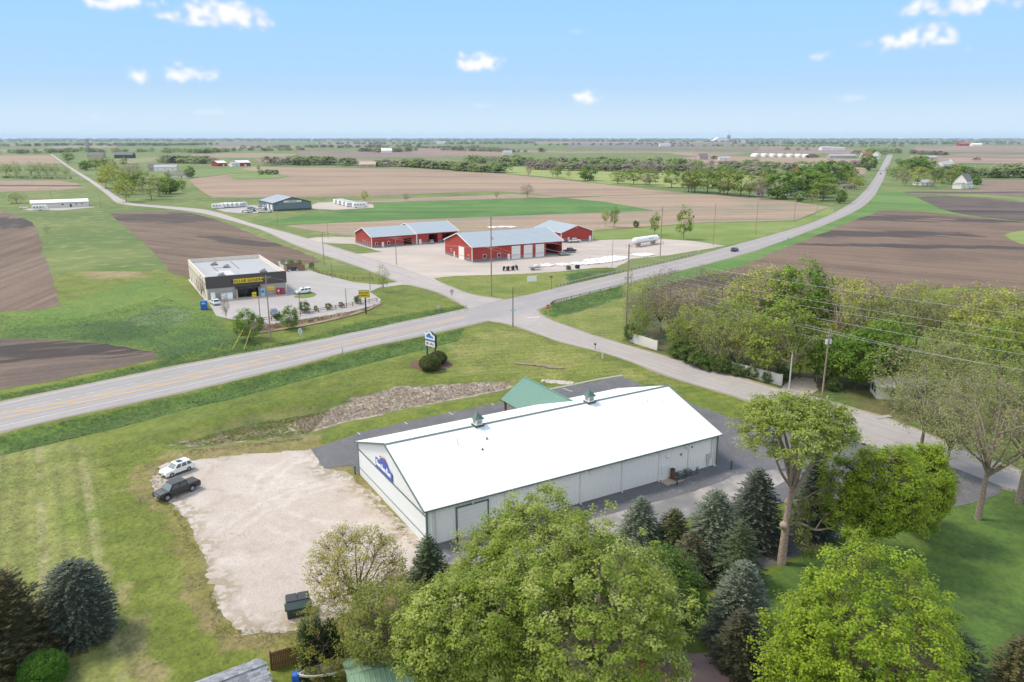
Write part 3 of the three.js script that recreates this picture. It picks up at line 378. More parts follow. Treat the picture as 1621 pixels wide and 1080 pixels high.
// the far fields up to the horizon
const farFields = [
  [[[449.3, -1509.9], [601.4, -1920.7], [744, -1890.5], [805.7, -1752.6], [625.1, -1371.5], [531.9, -1269.5], [411.8, -1311.3]], TAN, TANB], [[[1421.2, -4498.4], [1535.9, -3916.4], [1409.2, -3032.4], [1003.1, -2162.4], [971.8, -2329.7], [852.6, -2473.1], [769.1, -2524.9]], PLUM, TANB],
  [[[1093.4, -2162.4], [1345.9, -2329.7], [1510.3, -2162.4], [961.1, -1371.5], [885.8, -1356], [889.1, -1472.8], [801.9, -1509.9], [900.5, -1778.6]], TAN, PLUM], [[[2221.6, -4337.3], [2916.2, -4859.3], [3132.5, -4498.4], [1799.5, -2578.9], [1518.9, -2524.9], [1424, -2819.9]], PLUM, TANB], [[[517.5, -1311.3], [629.5, -1371.5], [479.1, -1055.9], [403.7, -924.4], [449.9, -1115.2]], [0.19, 0.165, 0.1], TAN],
  [[[-26.19, -3110.4], [197.86, -2755.6], [438.9, -2887.4], [669, -2694], [823.6, -2635.2], [534.2, -2017.4], [440, -1890.5], [485.4, -2423.4], [174.12, -2423.4], [-21.28, -2524.9]], TAN, PLUM], [[[409.6, -1890.5], [569.4, -2087.4], [609.1, -1920.7], [426.1, -1371.5], [353.16, -1371.5], [344.93, -1590.1]], TAN, TANB],
  [[[407, -6397.7], [1212.9, -7599.7], [1515.5, -4859.3], [971.5, -3110.4], [620.1, -3370.7], [263.81, -3678.2]], PLUM, [0.12, 0.105, 0.10]], [[[-636.5, -5282.9], [-39.28, -4671.9], [218.08, -3916.4], [-80.18, -3279.2], [-502.6, -3678.2]], [0.11, 0.13, 0.07], PLUM],
  [[[-752.7, -2755.6], [-580.2, -2887.4], [-352.87, -2578.9], [-166.1, -2285.5], [-167.95, -1890.5], [-319.93, -1890.5], [-471.9, -1890.5], [-591.4, -2162.4]], PLUM, [0.12, 0.095, 0.085]], [[[-414.6, -3032.4], [-190.49, -3370.7], [-23.21, -2755.6], [-17.61, -2087.4], [-144.31, -1984.1], [-296.58, -2375.6]], PLUM, TANB], [[[-1776.6, -7151.9], [-1365, -8107.1], [-829.2, -6077.2], [-902.5, -4498.4], [-1208.1, -4859.3]], TANB, PLUM],
  [[[-936.9, -2285.5], [-831.9, -2524.9], [-636.9, -2329.7], [-517.5, -1890.5], [-629.3, -1861.3], [-772.8, -1920.7]], [0.19, 0.18, 0.11], TANB], [[[-916.2, -1778.6], [-865.4, -1920.7], [-702, -1590.1], [-724.2, -1472.8], [-801.2, -1549]], [0.2, 0.185, 0.1], [0.15, 0.16, 0.06]], [[[-2631.7, -4498.4], [-2878, -5282.9], [-2284, -4671.9], [-1861, -3569.7], [-2078.5, -3569.7]], TANB, [0.16, 0.165, 0.08]],
  [[[-2921, -7151.9], [-3071.5, -9356.3], [-1743.2, -6397.7], [-1331, -4047.3], [-1909.9, -4671.9]], [0.10, 0.135, 0.06], PLUM], [[[-368.24, -1011], [-351.71, -1115.2], [-279.46, -985.8], [-277.22, -924.4], [-323.13, -910.2]], [0.105, 0.165, 0.03], [0.14, 0.18, 0.05]], [[[-474.7, -1158.6], [-451.8, -1243.1], [-351.71, -1115.2], [-377.77, -1037.4], [-381.98, -924.4]], [0.09, 0.15, 0.03], [0.12, 0.165, 0.045]],
  [[[-4233.7, -6077.2], [-3731.4, -6753.9], [-3103.6, -7599.7], [-2257.1, -5523.6], [-2658.1, -4671.9], [-3256.7, -4671.9]], PLUM, TANB], [[[-1669.2, -4337.3], [-1273.9, -4671.9], [-812.2, -4047.3], [-871.6, -3192.6], [-1271.3, -3370.7]], TANB, PLUM], [[[-812.2, -4047.3], [-413.4, -4671.9], [-34.05, -4047.3], [-268.71, -3032.4], [-511.9, -3032.4]], PLUM, TANB], [[[66.01, -8687.1], [1645.8, -10862], [3157.3, -10137.1], [2104.8, -6753.9], [1084.3, -7151.9], [94.84, -6077.2]], PLUM, TANB],
  [[[3157.3, -10137.1], [5589.1, -10137.1], [7372.4, -10137.1], [4212.8, -5787.2], [3193.7, -5787.2], [1850.5, -5787.2]], PLUM, [0.13, 0.13, 0.08]], [[[-8467.5, -12167], [-4340.2, -13226.1], [-111.02, -13226.1], [-79.79, -9502.7], [-2852.1, -8687.1], [-6048.2, -8687.1]], [0.14, 0.13, 0.09], PLUM], [[[-587.2, -1778.6], [-369.19, -1832.9], [-145.25, -1633.4], [-22.16, -1340.8], [-113.14, -1269.5], [-283.33, -1403.7], [-452.2, -1437.4]], PLUM, TANB], [[[-2228.3, -3192.6], [-2027.8, -3370.7], [-1606.1, -2755.6], [-1520.9, -2524.9], [-1764.1, -2524.9]], [0.15, 0.16, 0.07], TANB],
];
farFields.forEach(([p, a, b], i) => field(p, { dir: 0.03 * (i % 5), pitch: 12, res: 220, a, b, y: 0.25 + 0.05 * (i % 3), rag: 5, step: 45, seed: 40 + i, furrow: 0.05 }));
field([[247.14, -384.48], [257.49, -394.83], [280.16, -410.4], [275.55, -375.37], [237.7, -322.09], [230.53, -335.48], [235.87, -361.1]], { dir: 0, pitch: 3, res: 200, a: [0.13, 0.18, 0.03], b: [0.16, 0.2, 0.05], y: 0.06, rag: 0.6, step: 4, seed: 70, name: 'grass_field', furrow: 0.05 });
field([[339.92, -653], [370.55, -660.4], [387.79, -635.3], [392.23, -593.4], [406.2, -559.3], [424.1, -584.5], [414.9, -628.5], [396.42, -667.9]], { dir: 0.1, pitch: 3, res: 200, a: [0.13, 0.165, 0.05], b: [0.17, 0.18, 0.07], y: 0.09, rag: 0.8, step: 6, seed: 71, name: 'grass_field', furrow: 0.05 });
field([[382.84, -810.4], [335.01, -703.9], [353.32, -703.9], [332.13, -638.8], [292.46, -526.4], [284.44, -486.7], [271.82, -503.6], [263.69, -517], [247.2, -517], [198.78, -448.8], [149.49, -377.86], [103.63, -312.28], [85.95, -286.01], [72.61, -272.06], [56.67, -255.76], [45.49, -241.23], [44.49, -253.42], [60.91, -274.74], [98.99, -319.36], [142.93, -380.38], [197, -461.4], [246.05, -541.1], [303.97, -649.4]], { dir: 0.6, pitch: 3, res: 900, a: [0.062, 0.135, 0.02], b: [0.10, 0.17, 0.035], y: 0.026, rag: 0.5, step: 4, seed: 72, name: 'grass_field', furrow: 0.07 });
field([[42.23, -398.96], [75.45, -417.9], [114.74, -438.6], [141.37, -442], [164.99, -447.1], [191.94, -488.7], [219.74, -536.1], [210.82, -503.6], [167.19, -435.3], [119.14, -370.5], [102.92, -349.98], [97.13, -345.71], [86.12, -359.95], [71.51, -369.29], [39.12, -365.74]], { dir: -0.3, pitch: 3, res: 700, a: [0.115, 0.165, 0.025], b: [0.15, 0.19, 0.045], y: 0.018, rag: 0.4, step: 4, seed: 73, name: 'grass_field', furrow: 0.06 });


// ---------------------------------------------------------------- shared building materials
const grain = (w, s, amp, per = 64) => tiled(mapTex(256, 256, (u, v) => { const m = 1 - amp + amp * 2 * (0.6 * fbm(u * 8, v * 8, 3, s, 8) + 0.4 * vn(u * per, v * per, s + 1, per)); return [w[0] * m, w[1] * m, w[2] * m]; }), 6);
const matWhiteMetal = std(0xffffff, 0.55, { map: grain([0.70, 0.72, 0.72], 201, 0.05) });
const matWhiteWall = std(0xffffff, 0.6, { map: grain([0.70, 0.72, 0.72], 203, 0.05) });
const matRoofWhite = std(0xffffff, 0.6, { map: grain([0.62, 0.64, 0.65], 207, 0.08) });
const matGreenTrim = std([0.10, 0.145, 0.125], 0.55), matDarkGreen = std([0.028, 0.055, 0.05], 0.6), matSage = std(0xffffff, 0.55, { map: grain([0.09, 0.2, 0.158], 205, 0.08) });
const matBlack = std([0.018, 0.018, 0.019], 0.6), matRubber = std([0.02, 0.02, 0.021], 0.9), matSteel = std([0.32, 0.32, 0.32], 0.45, { metalness: 0.5 }), matDoorWhite = std([0.62, 0.63, 0.63], 0.6), matGlassDark = std([0.02, 0.025, 0.028], 0.12, { metalness: 0.1 });
const matConcretePad = std([0.30, 0.245, 0.2], 0.95), matWoodPost = std([0.16, 0.085, 0.04], 0.85), matLamp = std([0.75, 0.75, 0.74], 0.4);
function ribPanel(w, hL, hR, ribs = 2, rise = 0.035) {          // a ribbed steel sheet, standing in x-y, ribs towards +z
  const xs = [], zs = []; const pitch = w / ribs;
  for (let r = 0; r < ribs; r++) { const o = r * pitch; for (const [x, z] of [[0, 0], [0.03, rise], [0.075, rise], [0.105, 0]]) { xs.push(o + x); zs.push(z); } }
  xs.push(w); zs.push(0);
  const pos = [], nor = [], uv = [], quad = (a, b) => {
    const ya = hL + (hR - hL) * xs[a] / w, yb = hL + (hR - hL) * xs[b] / w, dx = xs[b] - xs[a], dz = zs[b] - zs[a], l = Math.hypot(dx, dz), n = [-dz / l, 0, dx / l];
    const P = [[xs[a], 0, zs[a]], [xs[b], 0, zs[b]], [xs[b], yb, zs[b]], [xs[a], ya, zs[a]]];
    for (const i of [0, 1, 2, 0, 2, 3]) { pos.push(...P[i]); nor.push(...n); uv.push(P[i][0], P[i][1]); }
  };
  for (let i = 1; i < xs.length; i++) quad(i - 1, i);
  const g = new THREE.BufferGeometry(); g.setAttribute('position', new THREE.Float32BufferAttribute(pos, 3)); g.setAttribute('normal', new THREE.Float32BufferAttribute(nor, 3)); g.setAttribute('uv', new THREE.Float32BufferAttribute(uv, 2)); return g;
}
function gableCore(L, W, eave, ridge, inset = 0.06) {           // solid body under the sheets: x 0..L, z -W..0
  const s = new THREE.Shape([[inset, 0], [W - inset, 0], [W - inset, eave], [W / 2, ridge - inset], [inset, eave]].map(p => new THREE.Vector2(p[0], p[1])));
  const g = new THREE.ExtrudeGeometry(s, { depth: L - inset * 2, bevelEnabled: false }); g.rotateY(Math.PI / 2); g.translate(inset, 0, 0); return g;
}
// ribbed sheets of one roof slope as parts; the slope falls from the ridge (zr, yr) to the eave (ze, ye)
function roofSheets(parent, mat, x0, x1, zr, yr, ze, ye, w = 0.92, rise = 0.03) {
  const n = Math.max(1, Math.round((x1 - x0) / w)), ww = (x1 - x0) / n, len = Math.hypot(ze - zr, yr - ye), g = ribPanel(ww, len, len, 2, rise);
  const dir = Math.sign(ze - zr), a = Math.atan2(yr - ye, Math.abs(ze - zr));
  g.rotateX(-(Math.PI / 2 - a)); if (dir < 0) { g.rotateY(Math.PI); g.translate(ww, 0, 0); }
  for (let i = 0; i < n; i++) part('roof_sheet', g, mat, parent, x0 + i * ww, ye, ze);
}

// ---------------------------------------------------------------- the white steel building in the foreground
{
  const L = 46.65, W = 23.6, E = 5.05, R = 9.0;
  const b = thing('steel_building', 'long white ribbed steel building with green trim, white roof and two cupolas', 'building');
  { const q = [-10.04, -81.33]; b.position.set(q[0], 0, q[1]); } b.rotation.y = 30.346 * Math.PI / 180;
  part('wall_core', gableCore(L, W, E, R - 0.15), matWhiteWall, b);
  const pw = L / 51, pg = ribPanel(pw, E, E, 3);
  for (let i = 0; i < 51; i++) part('wall_panel', pg, matWhiteWall, b, i * pw, 0, 0);
  const gw = W / 26;
  for (let i = 0; i < 26; i++) {
    const z0 = i * gw, z1 = z0 + gw, h = z => E + (R - E) * (1 - Math.abs(z - W / 2) / (W / 2)) - 0.12, g = ribPanel(gw, h(z0), h(z1), 3);
    g.rotateY(-Math.PI / 2); part('gable_panel', g, matWhiteMetal, b, 0, 0, -W + z0);
  }
  const oz = 0.5, sl = (R - E) / (W / 2);
  roofSheets(b, matRoofWhite, -0.45, L + 0.45, -W / 2, R, oz, E - oz * sl + 0.12, 0.92, 0.025);
  roofSheets(b, matRoofWhite, -0.45, L + 0.45, -W / 2, R, -W - oz, E - oz * sl + 0.12, 0.92, 0.025);
  part('ridge_cap', merge([box(L + 0.94, 0.03, 0.28, L / 2, 0, 0.13, 0, 0.32), box(L + 0.94, 0.03, 0.28, L / 2, 0, -0.13, 0, -0.32)]), matGreenTrim, b, 0, R + 0.02, -W / 2);
  const rl = Math.hypot(W / 2 + oz, R - E + oz * sl), ra = Math.atan(sl);
  for (const x of [-0.5, L + 0.5]) for (const s of [-1, 1]) part('rake_trim', box(0.1, 0.26, rl, x, (R + E - oz * sl) / 2 + 0.04, -W / 2 + s * (W / 2 + oz) / 2, 0, s * ra), matGreenTrim, b);
  for (const s of [-1, 1]) part('lap_seam', box(L + 0.8, 0.012, 0.12, L / 2, R - (W / 4) * sl + 0.055, -W / 2 + s * W / 4, 0, s * ra), std([0.48, 0.5, 0.51], 0.6), b);
  for (const z of [oz + 0.04, -W - oz - 0.04]) part('eave_trim', box(L + 0.9, 0.17, 0.09, L / 2, E - oz * sl + 0.05, z), matGreenTrim, b);
  for (const z of [0.03, -W - 0.03]) for (const x of [0, L]) part('corner_trim', box(0.22, E, 0.22, x, E / 2, z), matGreenTrim, b);
  part('band_trim', box(0.08, 0.2, W - 0.3, -0.06, 4.0, -W / 2), matGreenTrim, b);
  part('band_trim', box(0.05, 0.09, W - 0.3, -0.055, 1.22, -W / 2), matGreenTrim, b);
  part('base_trim', box(L - 0.3, 0.16, 0.06, L / 2, 0.08, 0.05), std([0.16, 0.17, 0.17], 0.8), b);
  for (const x of [10.57, 15.42, 21.97, 28.9, 35.44, 40.94, 45.95, 46.3, 0.85, 1.15]) part('downspout', merge([box(0.11, E - 0.35, 0.09, x, E / 2 + 0.1, 0.1), box(0.11, 0.1, 0.4, x, 0.22, 0.26, 0, 0.4)]), matDoorWhite, b);
  // overhead door
  const gd = part('garage_door', box(4.16, 4.1, 0.06, 6.03, 2.05, 0.055), matDoorWhite, b);
  for (let k = 0; k < 7; k++) slab('door_section', matDoorWhite, gd, 4.1, 0.55, 0.05, 6.03, 0.3 + k * 0.585, 0.1);
  for (const x of [3.88, 8.18]) slab('door_frame', matGreenTrim, b, 0.16, 4.24, 0.16, x, 2.12, 0.12);
  slab('door_frame', matGreenTrim, b, 4.46, 0.14, 0.16, 6.03, 4.2, 0.12);
  slab('apron', matConcretePad, b, 5.2, 0.08, 2.0, 6.03, 0.055, 1.06);
  // personnel door, pad, lights, boxes, vents
  const pd = part('door', box(1.1, 2.25, 0.07, 36.6, 1.2, 0.09), std([0.66, 0.68, 0.69], 0.5), b); part('handle', cyl(0.05, 0.05, 0.1, 8, 36.2, 1.15, 0.17, Math.PI / 2), matSteel, pd);
  slab('door_pad', matConcretePad, b, 3.1, 0.1, 1.7, 37.3, 0.06, 0.9);
  for (const [x, y] of [[23.63, 4.4], [40.43, 4.45], [6.0, 4.62], [36.9, 3.7]]) { const l = part('wall_light', merge([box(0.34, 0.26, 0.2, x, y, 0.16), tf(new THREE.SphereGeometry(0.2, 10, 6, 0, Math.PI * 2, 0, Math.PI / 2), x, y - 0.12, 0.3, 0, Math.PI)]), matLamp, b); slab('bracket', matSteel, l, 0.12, 0.12, 0.16, x, y + 0.1, 0.1); }
  part('electric_meter', merge([box(0.62, 1.15, 0.24, 44.85, 1.75, 0.18), cyl(0.05, 0.05, 1.2, 6, 44.7, 0.6, 0.15), cyl(0.05, 0.05, 1.2, 6, 45.0, 0.6, 0.15), cyl(0.045, 0.045, 3.2, 6, 45.45, 3.0, 0.14)]), std([0.42, 0.43, 0.43], 0.6), b);
  part('vent', box(0.28, 0.36, 0.08, 39.6, 3.3, 0.08), matSteel, b); part('vent', cyl(0.12, 0.12, 0.12, 8, 41.6, 4.0, 0.1, Math.PI / 2), matBlack, b);
  for (const [x, z, h] of [[12.9, -8.8, 0.34], [11.3, -7.1, 0.3], [8.6, -9.0, 0.9], [40.8, -9.2, 0.5], [43.2, -8.6, 0.4]]) { const y = R - (W / 2 + z) * sl; part('roof_vent', merge([cyl(0.08, 0.08, h, 7, x, y + h / 2, z), cyl(0.2, 0.12, 0.08, 8, x, y + 0.08, z)]), h > 0.35 ? matDoorWhite : std([0.1, 0.1, 0.1], 0.7), b); }
  for (const x of [13.1, 31.9]) {
    const c = part('cupola', merge([box(1.05, 0.85, 1.05, x, R + 0.5, -W / 2), box(1.2, 0.1, 1.2, x, R + 0.95, -W / 2)]), matWhiteMetal, b);
    part('cupola_roof', tf(new THREE.ConeGeometry(1.04, 0.85, 4, 1), x, R + 1.42, -W / 2, Math.PI / 4), std([0.045, 0.10, 0.08], 0.6), c);
    part('flashing', box(1.35, 0.2, 1.35, x, R + 0.04, -W / 2), matDarkGreen, c);
    part('finial', cyl(0.03, 0.01, 0.3, 5, x, R + 1.95, -W / 2), matDarkGreen, c);
    for (const s of [-1, 1]) { slab('louvre', matSteel, c, 0.7, 0.5, 0.03, x, R + 0.58, -W / 2 + s * 0.54); slab('louvre', matSteel, c, 0.03, 0.5, 0.7, x + s * 0.54, R + 0.6, -W / 2); }
  }
  // entrance canopy behind, its green ridge running into the main roof
  const PX = 33.2, PZ = -32.6, PY = 7.0, hw = 4.7, ey = 3.7, z1 = -17.6;
  const can = part('canopy', merge([box(0.34, ey, 0.34, PX - hw + 0.6, ey / 2, PZ + 0.5), box(0.34, ey, 0.34, PX + hw - 0.6, ey / 2, PZ + 0.5), box(hw * 2 - 0.4, 0.4, 0.3, PX, ey - 0.25, PZ + 0.5), box(0.3, 0.4, 8.6, PX - hw + 0.6, ey - 0.25, PZ + 4.6), box(0.3, 0.4, 8.6, PX + hw - 0.6, ey - 0.25, PZ + 4.6)]), matWoodPost, b);
  for (const s of [-1, 1]) {
    const len = Math.hypot(hw, PY - ey), a = Math.atan2(PY - ey, hw), n = 26;
    const shp = (za, zb) => {                                    // each sheet stops where the main roof rises above it
      const yAt = z => R - (Math.abs(z + W / 2)) * sl + 0.1, cut = z => { const y = yAt(z); return y <= ey ? 1 : clamp((PY - y) / (PY - ey)); };
      const p = (z, t) => [PX + s * hw * t, PY - (PY - ey) * t, z]; const A = p(za, 0), B = p(zb, 0), C = p(zb, cut(zb)), D = p(za, cut(za)); return [A, B, C, D];
    };
    for (let i = 0; i < n; i++) {
      const za = PZ + (z1 - PZ) * i / n, zb = PZ + (z1 - PZ) * (i + 1) / n, inMain = z => z > -W - oz;
      let q = shp(za, zb); if (!inMain(za)) { const p = (z, t) => [PX + s * hw * t, PY - (PY - ey) * t, z]; q = [p(za, 0), p(zb, 0), p(zb, 1), p(za, 1)]; }
      const up = [-s * 0 + s * Math.sin(a) * 0.05, Math.cos(a) * 0.05, 0], rib = zz => { const e = Math.min(0.06, (zb - za) / 4); return [[q[0], q[3], 0], [q[0], q[3], 0.0]]; };
      const pos = []; const tri = (...v) => v.forEach(w => pos.push(...w)); const [A, B, C, D] = q; const F = (P, Q, t) => [P[0] + (Q[0] - P[0]) * t, P[1] + (Q[1] - P[1]) * t, P[2] + (Q[2] - P[2]) * t], U = P => [P[0] + up[0], P[1] + up[1], P[2]];
      tri(A, D, C, A, C, B); const a1 = F(A, B, 0.06), a2 = F(A, B, 0.2), d1 = F(D, C, 0.06), d2 = F(D, C, 0.2); tri(a1, d1, U(d1), a1, U(d1), U(a1), U(a1), U(d1), U(d2), U(a1), U(d2), U(a2), U(a2), U(d2), d2, U(a2), d2, a2);
      const g = new THREE.BufferGeometry(); g.setAttribute('position', new THREE.Float32BufferAttribute(pos, 3)); g.setAttribute('uv', new THREE.Float32BufferAttribute(pos.flatMap((v, k) => k % 3 === 1 ? [] : [v]), 2)); g.computeVertexNormals();
      part('roof_sheet', g, matSage, can);
    }
    part('fascia', box(len, 0.3, 0.08, PX + s * hw / 2, (PY + ey) / 2 - 0.12, PZ - 0.03, 0, 0, -s * a), matGreenTrim, can);
  }
  part('ridge_cap', box(0.3, 0.06, z1 - PZ, PX, PY + 0.02, (PZ + z1) / 2), matSage, can);
  const gabs = new THREE.Shape([[-hw + 0.3, ey], [hw - 0.3, ey], [0, PY - 0.25]].map(p => new THREE.Vector2(...p))), gg = new THREE.ExtrudeGeometry(gabs, { depth: 0.08, bevelEnabled: false }); gg.translate(PX, 0, PZ + 0.3); part('gable_board', gg, matWhiteMetal, can);
  // sign board on the gable: blue house outline with white script strokes
  const ss = new THREE.Shape([[-2.95, 0], [2.95, 0], [2.95, 1.15], [1.9, 1.3], [1.1, 1.95], [0.3, 2.3], [-0.5, 2.2], [-1.3, 1.5], [-2.1, 1.25], [-2.95, 1.45]].map(p => new THREE.Vector2(...p)));
  const sg = new THREE.ExtrudeGeometry(ss, { depth: 0.08, bevelEnabled: false }); sg.rotateY(-Math.PI / 2);
  const sign = part('gable_sign', sg, std([0.035, 0.085, 0.36], 0.5), b, -0.11, 4.2, -13.2);
  const word = (z0, w, n, seed) => { const r = rng(seed), p = []; for (let i = 0; i <= n * 2; i++) p.push([-0.1, 0.62 + (i % 2 ? 0.2 + 0.14 * r() : -0.1) + (i === 1 ? 0.35 : 0), z0 + w * i / (n * 2)]); return tube(p, 0.085, 5, n * 10); };
  [[-2.5, 1.6, 4, 1], [-0.55, 1.3, 4, 2], [1.1, 1.4, 3, 3]].forEach(([z, w, n, s]) => part('lettering', word(z, w, n, s), std([0.8, 0.8, 0.8], 0.5), sign));
  part('roof_line', tube([[-0.1, 1.5, -1.5], [-0.1, 2.1, -0.6], [-0.1, 2.2, 0.2], [-0.1, 1.8, 1.0]], 0.05, 5), std([0.35, 0.03, 0.04], 0.5), sign);
  part('sign_light', merge([bar([-0.05, 2.2, 0.3], [-0.5, 2.75, 0.3], 0.03), box(0.2, 0.12, 0.3, -0.55, 2.75, 0.3)]), matSteel, sign);

  // things standing by its walls
  const place = (x, z) => { const v = new THREE.Vector3(x, 0, z).applyAxisAngle(new THREE.Vector3(0, 1, 0), b.rotation.y).add(b.position); return v; };
  const T = b.rotation.y;
  const bolShape = merge([cyl(0.1, 0.1, 1.25, 10, 0, 0.62, 0), tf(new THREE.SphereGeometry(0.1, 10, 4, 0, 6.3, 0, 1.57), 0, 1.25, 0)]);
  [[3.55, 0.9, 'dark green bollard left of the white overhead door'], [8.55, 0.9, 'dark green bollard right of the white overhead door'], [-0.45, 0.35, 'dark green bollard at the near corner of the white gable wall'], [37.0, 2.3, 'dark post standing on the pad by the grey side door'], [47.6, 2.2, 'slim dark post beyond the right end of the white building'], [-0.6, -23.9, 'dark post at the far left corner of the white gable wall']].forEach(([x, z, l]) => { const p = place(x, z); single('bollard', l, 'bollard', bolShape, matDarkGreen, p.x, 0.02, p.z); });
  const acBody = merge([rbox(0.95, 0.95, 0.95, 0.06, 0, 0.56, 0)]), matAc = std([0.09, 0.12, 0.13], 0.6);
  [[38.8, 0.9, 'left of the two dark air conditioner units by the white wall'], [40.35, 0.85, 'right of the two dark air conditioner units by the white wall']].forEach(([x, z, l]) => { const p = place(x, z), a = thing('air_conditioner', l, 'air conditioner', p.x, 0, p.z, T, 'air conditioners by the white wall'); part('cabinet', acBody, matAc, a); part('fan_grille', new THREE.TorusGeometry(0.32, 0.05, 6, 16).rotateX(Math.PI / 2).translate(0, 1.05, 0), matBlack, a); part('fan_guard', cyl(0.3, 0.3, 0.03, 14, 0, 1.045, 0), std([0.25, 0.26, 0.26], 0.5), a); for (let k = 0; k < 4; k++) slab('louvre', matBlack, a, 0.8, 0.05, 0.02, 0, 0.3 + k * 0.17, 0.48); slab('base', matConcretePad, a, 1.1, 0.08, 1.1, 0, 0.08, 0); });
  { const p = place(42.0, 0.9), g = thing('gas_meter', 'small grey green gas meter right of the air conditioners', 'gas meter', p.x, 0, p.z, T); part('pipe', merge([cyl(0.04, 0.04, 1.1, 6, -0.15, 0.55, 0), cyl(0.04, 0.04, 1.1, 6, 0.25, 0.55, 0), cyl(0.04, 0.04, 0.5, 6, 0.05, 1.08, 0, 0, Math.PI / 2)]), matDarkGreen, g); part('meter_body', rbox(0.4, 0.45, 0.3, 0.08, 0.05, 0.7, 0.05), std([0.13, 0.15, 0.14], 0.6), g); }
  { const p = place(37.75, 0.7), g = thing('rubbish_bin', 'tall brown bin beside the grey door of the white building', 'bin', p.x, 0, p.z, T); part('body', rbox(0.5, 1.5, 0.5, 0.06, 0, 0.86, -0.2), std([0.10, 0.06, 0.04], 0.8), g); part('lid', rbox(0.56, 0.1, 0.56, 0.03, 0, 1.65, -0.2), matBlack, g); part('box', rbox(0.6, 0.5, 0.5, 0.05, 0.2, 0.36, 0.32), std([0.12, 0.07, 0.045], 0.8), g); }
}


// ---------------------------------------------------------------- vehicles (x forward, wheels on y = 0)
const paint = c => new THREE.MeshPhysicalMaterial({ color: lin(...c), roughness: 0.45, clearcoat: 0.35, clearcoatRoughness: 0.15 });
const matCarGlass = new THREE.MeshPhysicalMaterial({ color: lin(0.03, 0.036, 0.04), roughness: 0.06, clearcoat: 1 }), matScreen = new THREE.MeshPhysicalMaterial({ color: lin(0.12, 0.15, 0.155), roughness: 0.08, clearcoat: 1 }), matRim = std([0.3, 0.3, 0.31], 0.35, { metalness: 0.6 }), matHead = std([0.55, 0.55, 0.53], 0.15), matTail = std([0.30, 0.015, 0.012], 0.3), matPlastic = std([0.025, 0.026, 0.027], 0.6), matPlate = std([0.6, 0.62, 0.62], 0.5);
const WHITE = paint([0.68, 0.68, 0.67]), CHAR = paint([0.014, 0.015, 0.017]), NAVY = paint([0.03, 0.04, 0.06]), GREY = paint([0.22, 0.24, 0.26]), DBLUE = paint([0.06, 0.09, 0.13]);
function hexa(a, b) { // eight corners: a = bottom [x0,x1,y,w0,w1], b = top; w0 at x0, w1 at x1 (half widths)
  const P = [[a[0], a[2], -a[3]], [a[1], a[2], -a[4]], [a[1], a[2], a[4]], [a[0], a[2], a[3]], [b[0], b[2], -b[3]], [b[1], b[2], -b[4]], [b[1], b[2], b[4]], [b[0], b[2], b[3]]], F = [[0, 1, 2, 3], [4, 7, 6, 5], [3, 2, 6, 7], [0, 4, 5, 1], [1, 5, 6, 2], [0, 3, 7, 4]], pos = [];
  for (const f of F) for (const i of [0, 1, 2, 0, 2, 3]) pos.push(...P[f[i]]); const g = new THREE.BufferGeometry(); g.setAttribute('position', new THREE.Float32BufferAttribute(pos, 3)); g.setAttribute('uv', new THREE.Float32BufferAttribute(new Float32Array(pos.length / 3 * 2), 2)); g.computeVertexNormals(); return g;
}
function quadGeo(P) { const pos = []; for (const i of [0, 1, 2, 0, 2, 3]) pos.push(...P[i]); const g = new THREE.BufferGeometry(); g.setAttribute('position', new THREE.Float32BufferAttribute(pos, 3)); g.setAttribute('uv', new THREE.Float32BufferAttribute([0, 0, 1, 0, 1, 1, 0, 0, 1, 1, 0, 1], 2)); g.computeVertexNormals(); return g; }
const wheelCache = {};
function wheels(t, list, r, w) {
  const k = r + '_' + w; wheelCache[k] ??= [new THREE.TorusGeometry(r - w * 0.28, w * 0.3, 8, 20).scale(1, 1, 1.5), merge([cyl(r * 0.62, r * 0.62, w * 0.7, 14, 0, 0, 0, Math.PI / 2), ...[0, 1, 2, 3, 4].map(i => box(r * 1.15, 0.07, w * 0.78, 0, 0, 0, 0, 0, i * 0.628))])];
  for (const [x, z] of list) { const g = part('wheel', wheelCache[k][0], matRubber, t, x, r, z); part('rim', wheelCache[k][1], matRim, g); }
}
function bodyShape(pts, W, bev = 0.09) { const s = new THREE.Shape(pts.map(p => new THREE.Vector2(...p))); const g = new THREE.ExtrudeGeometry(s, { depth: W - bev * 2, bevelEnabled: true, bevelThickness: bev, bevelSize: bev * 0.7, bevelSegments: 3, curveSegments: 6 }); g.translate(0, 0, -W / 2 + bev); return g; }
function arch(x, r, y) { const o = []; for (let i = 0; i <= 8; i++) { const a = Math.PI * i / 8; o.push([x + Math.cos(a) * r, y + Math.sin(a) * r]); } return o; }
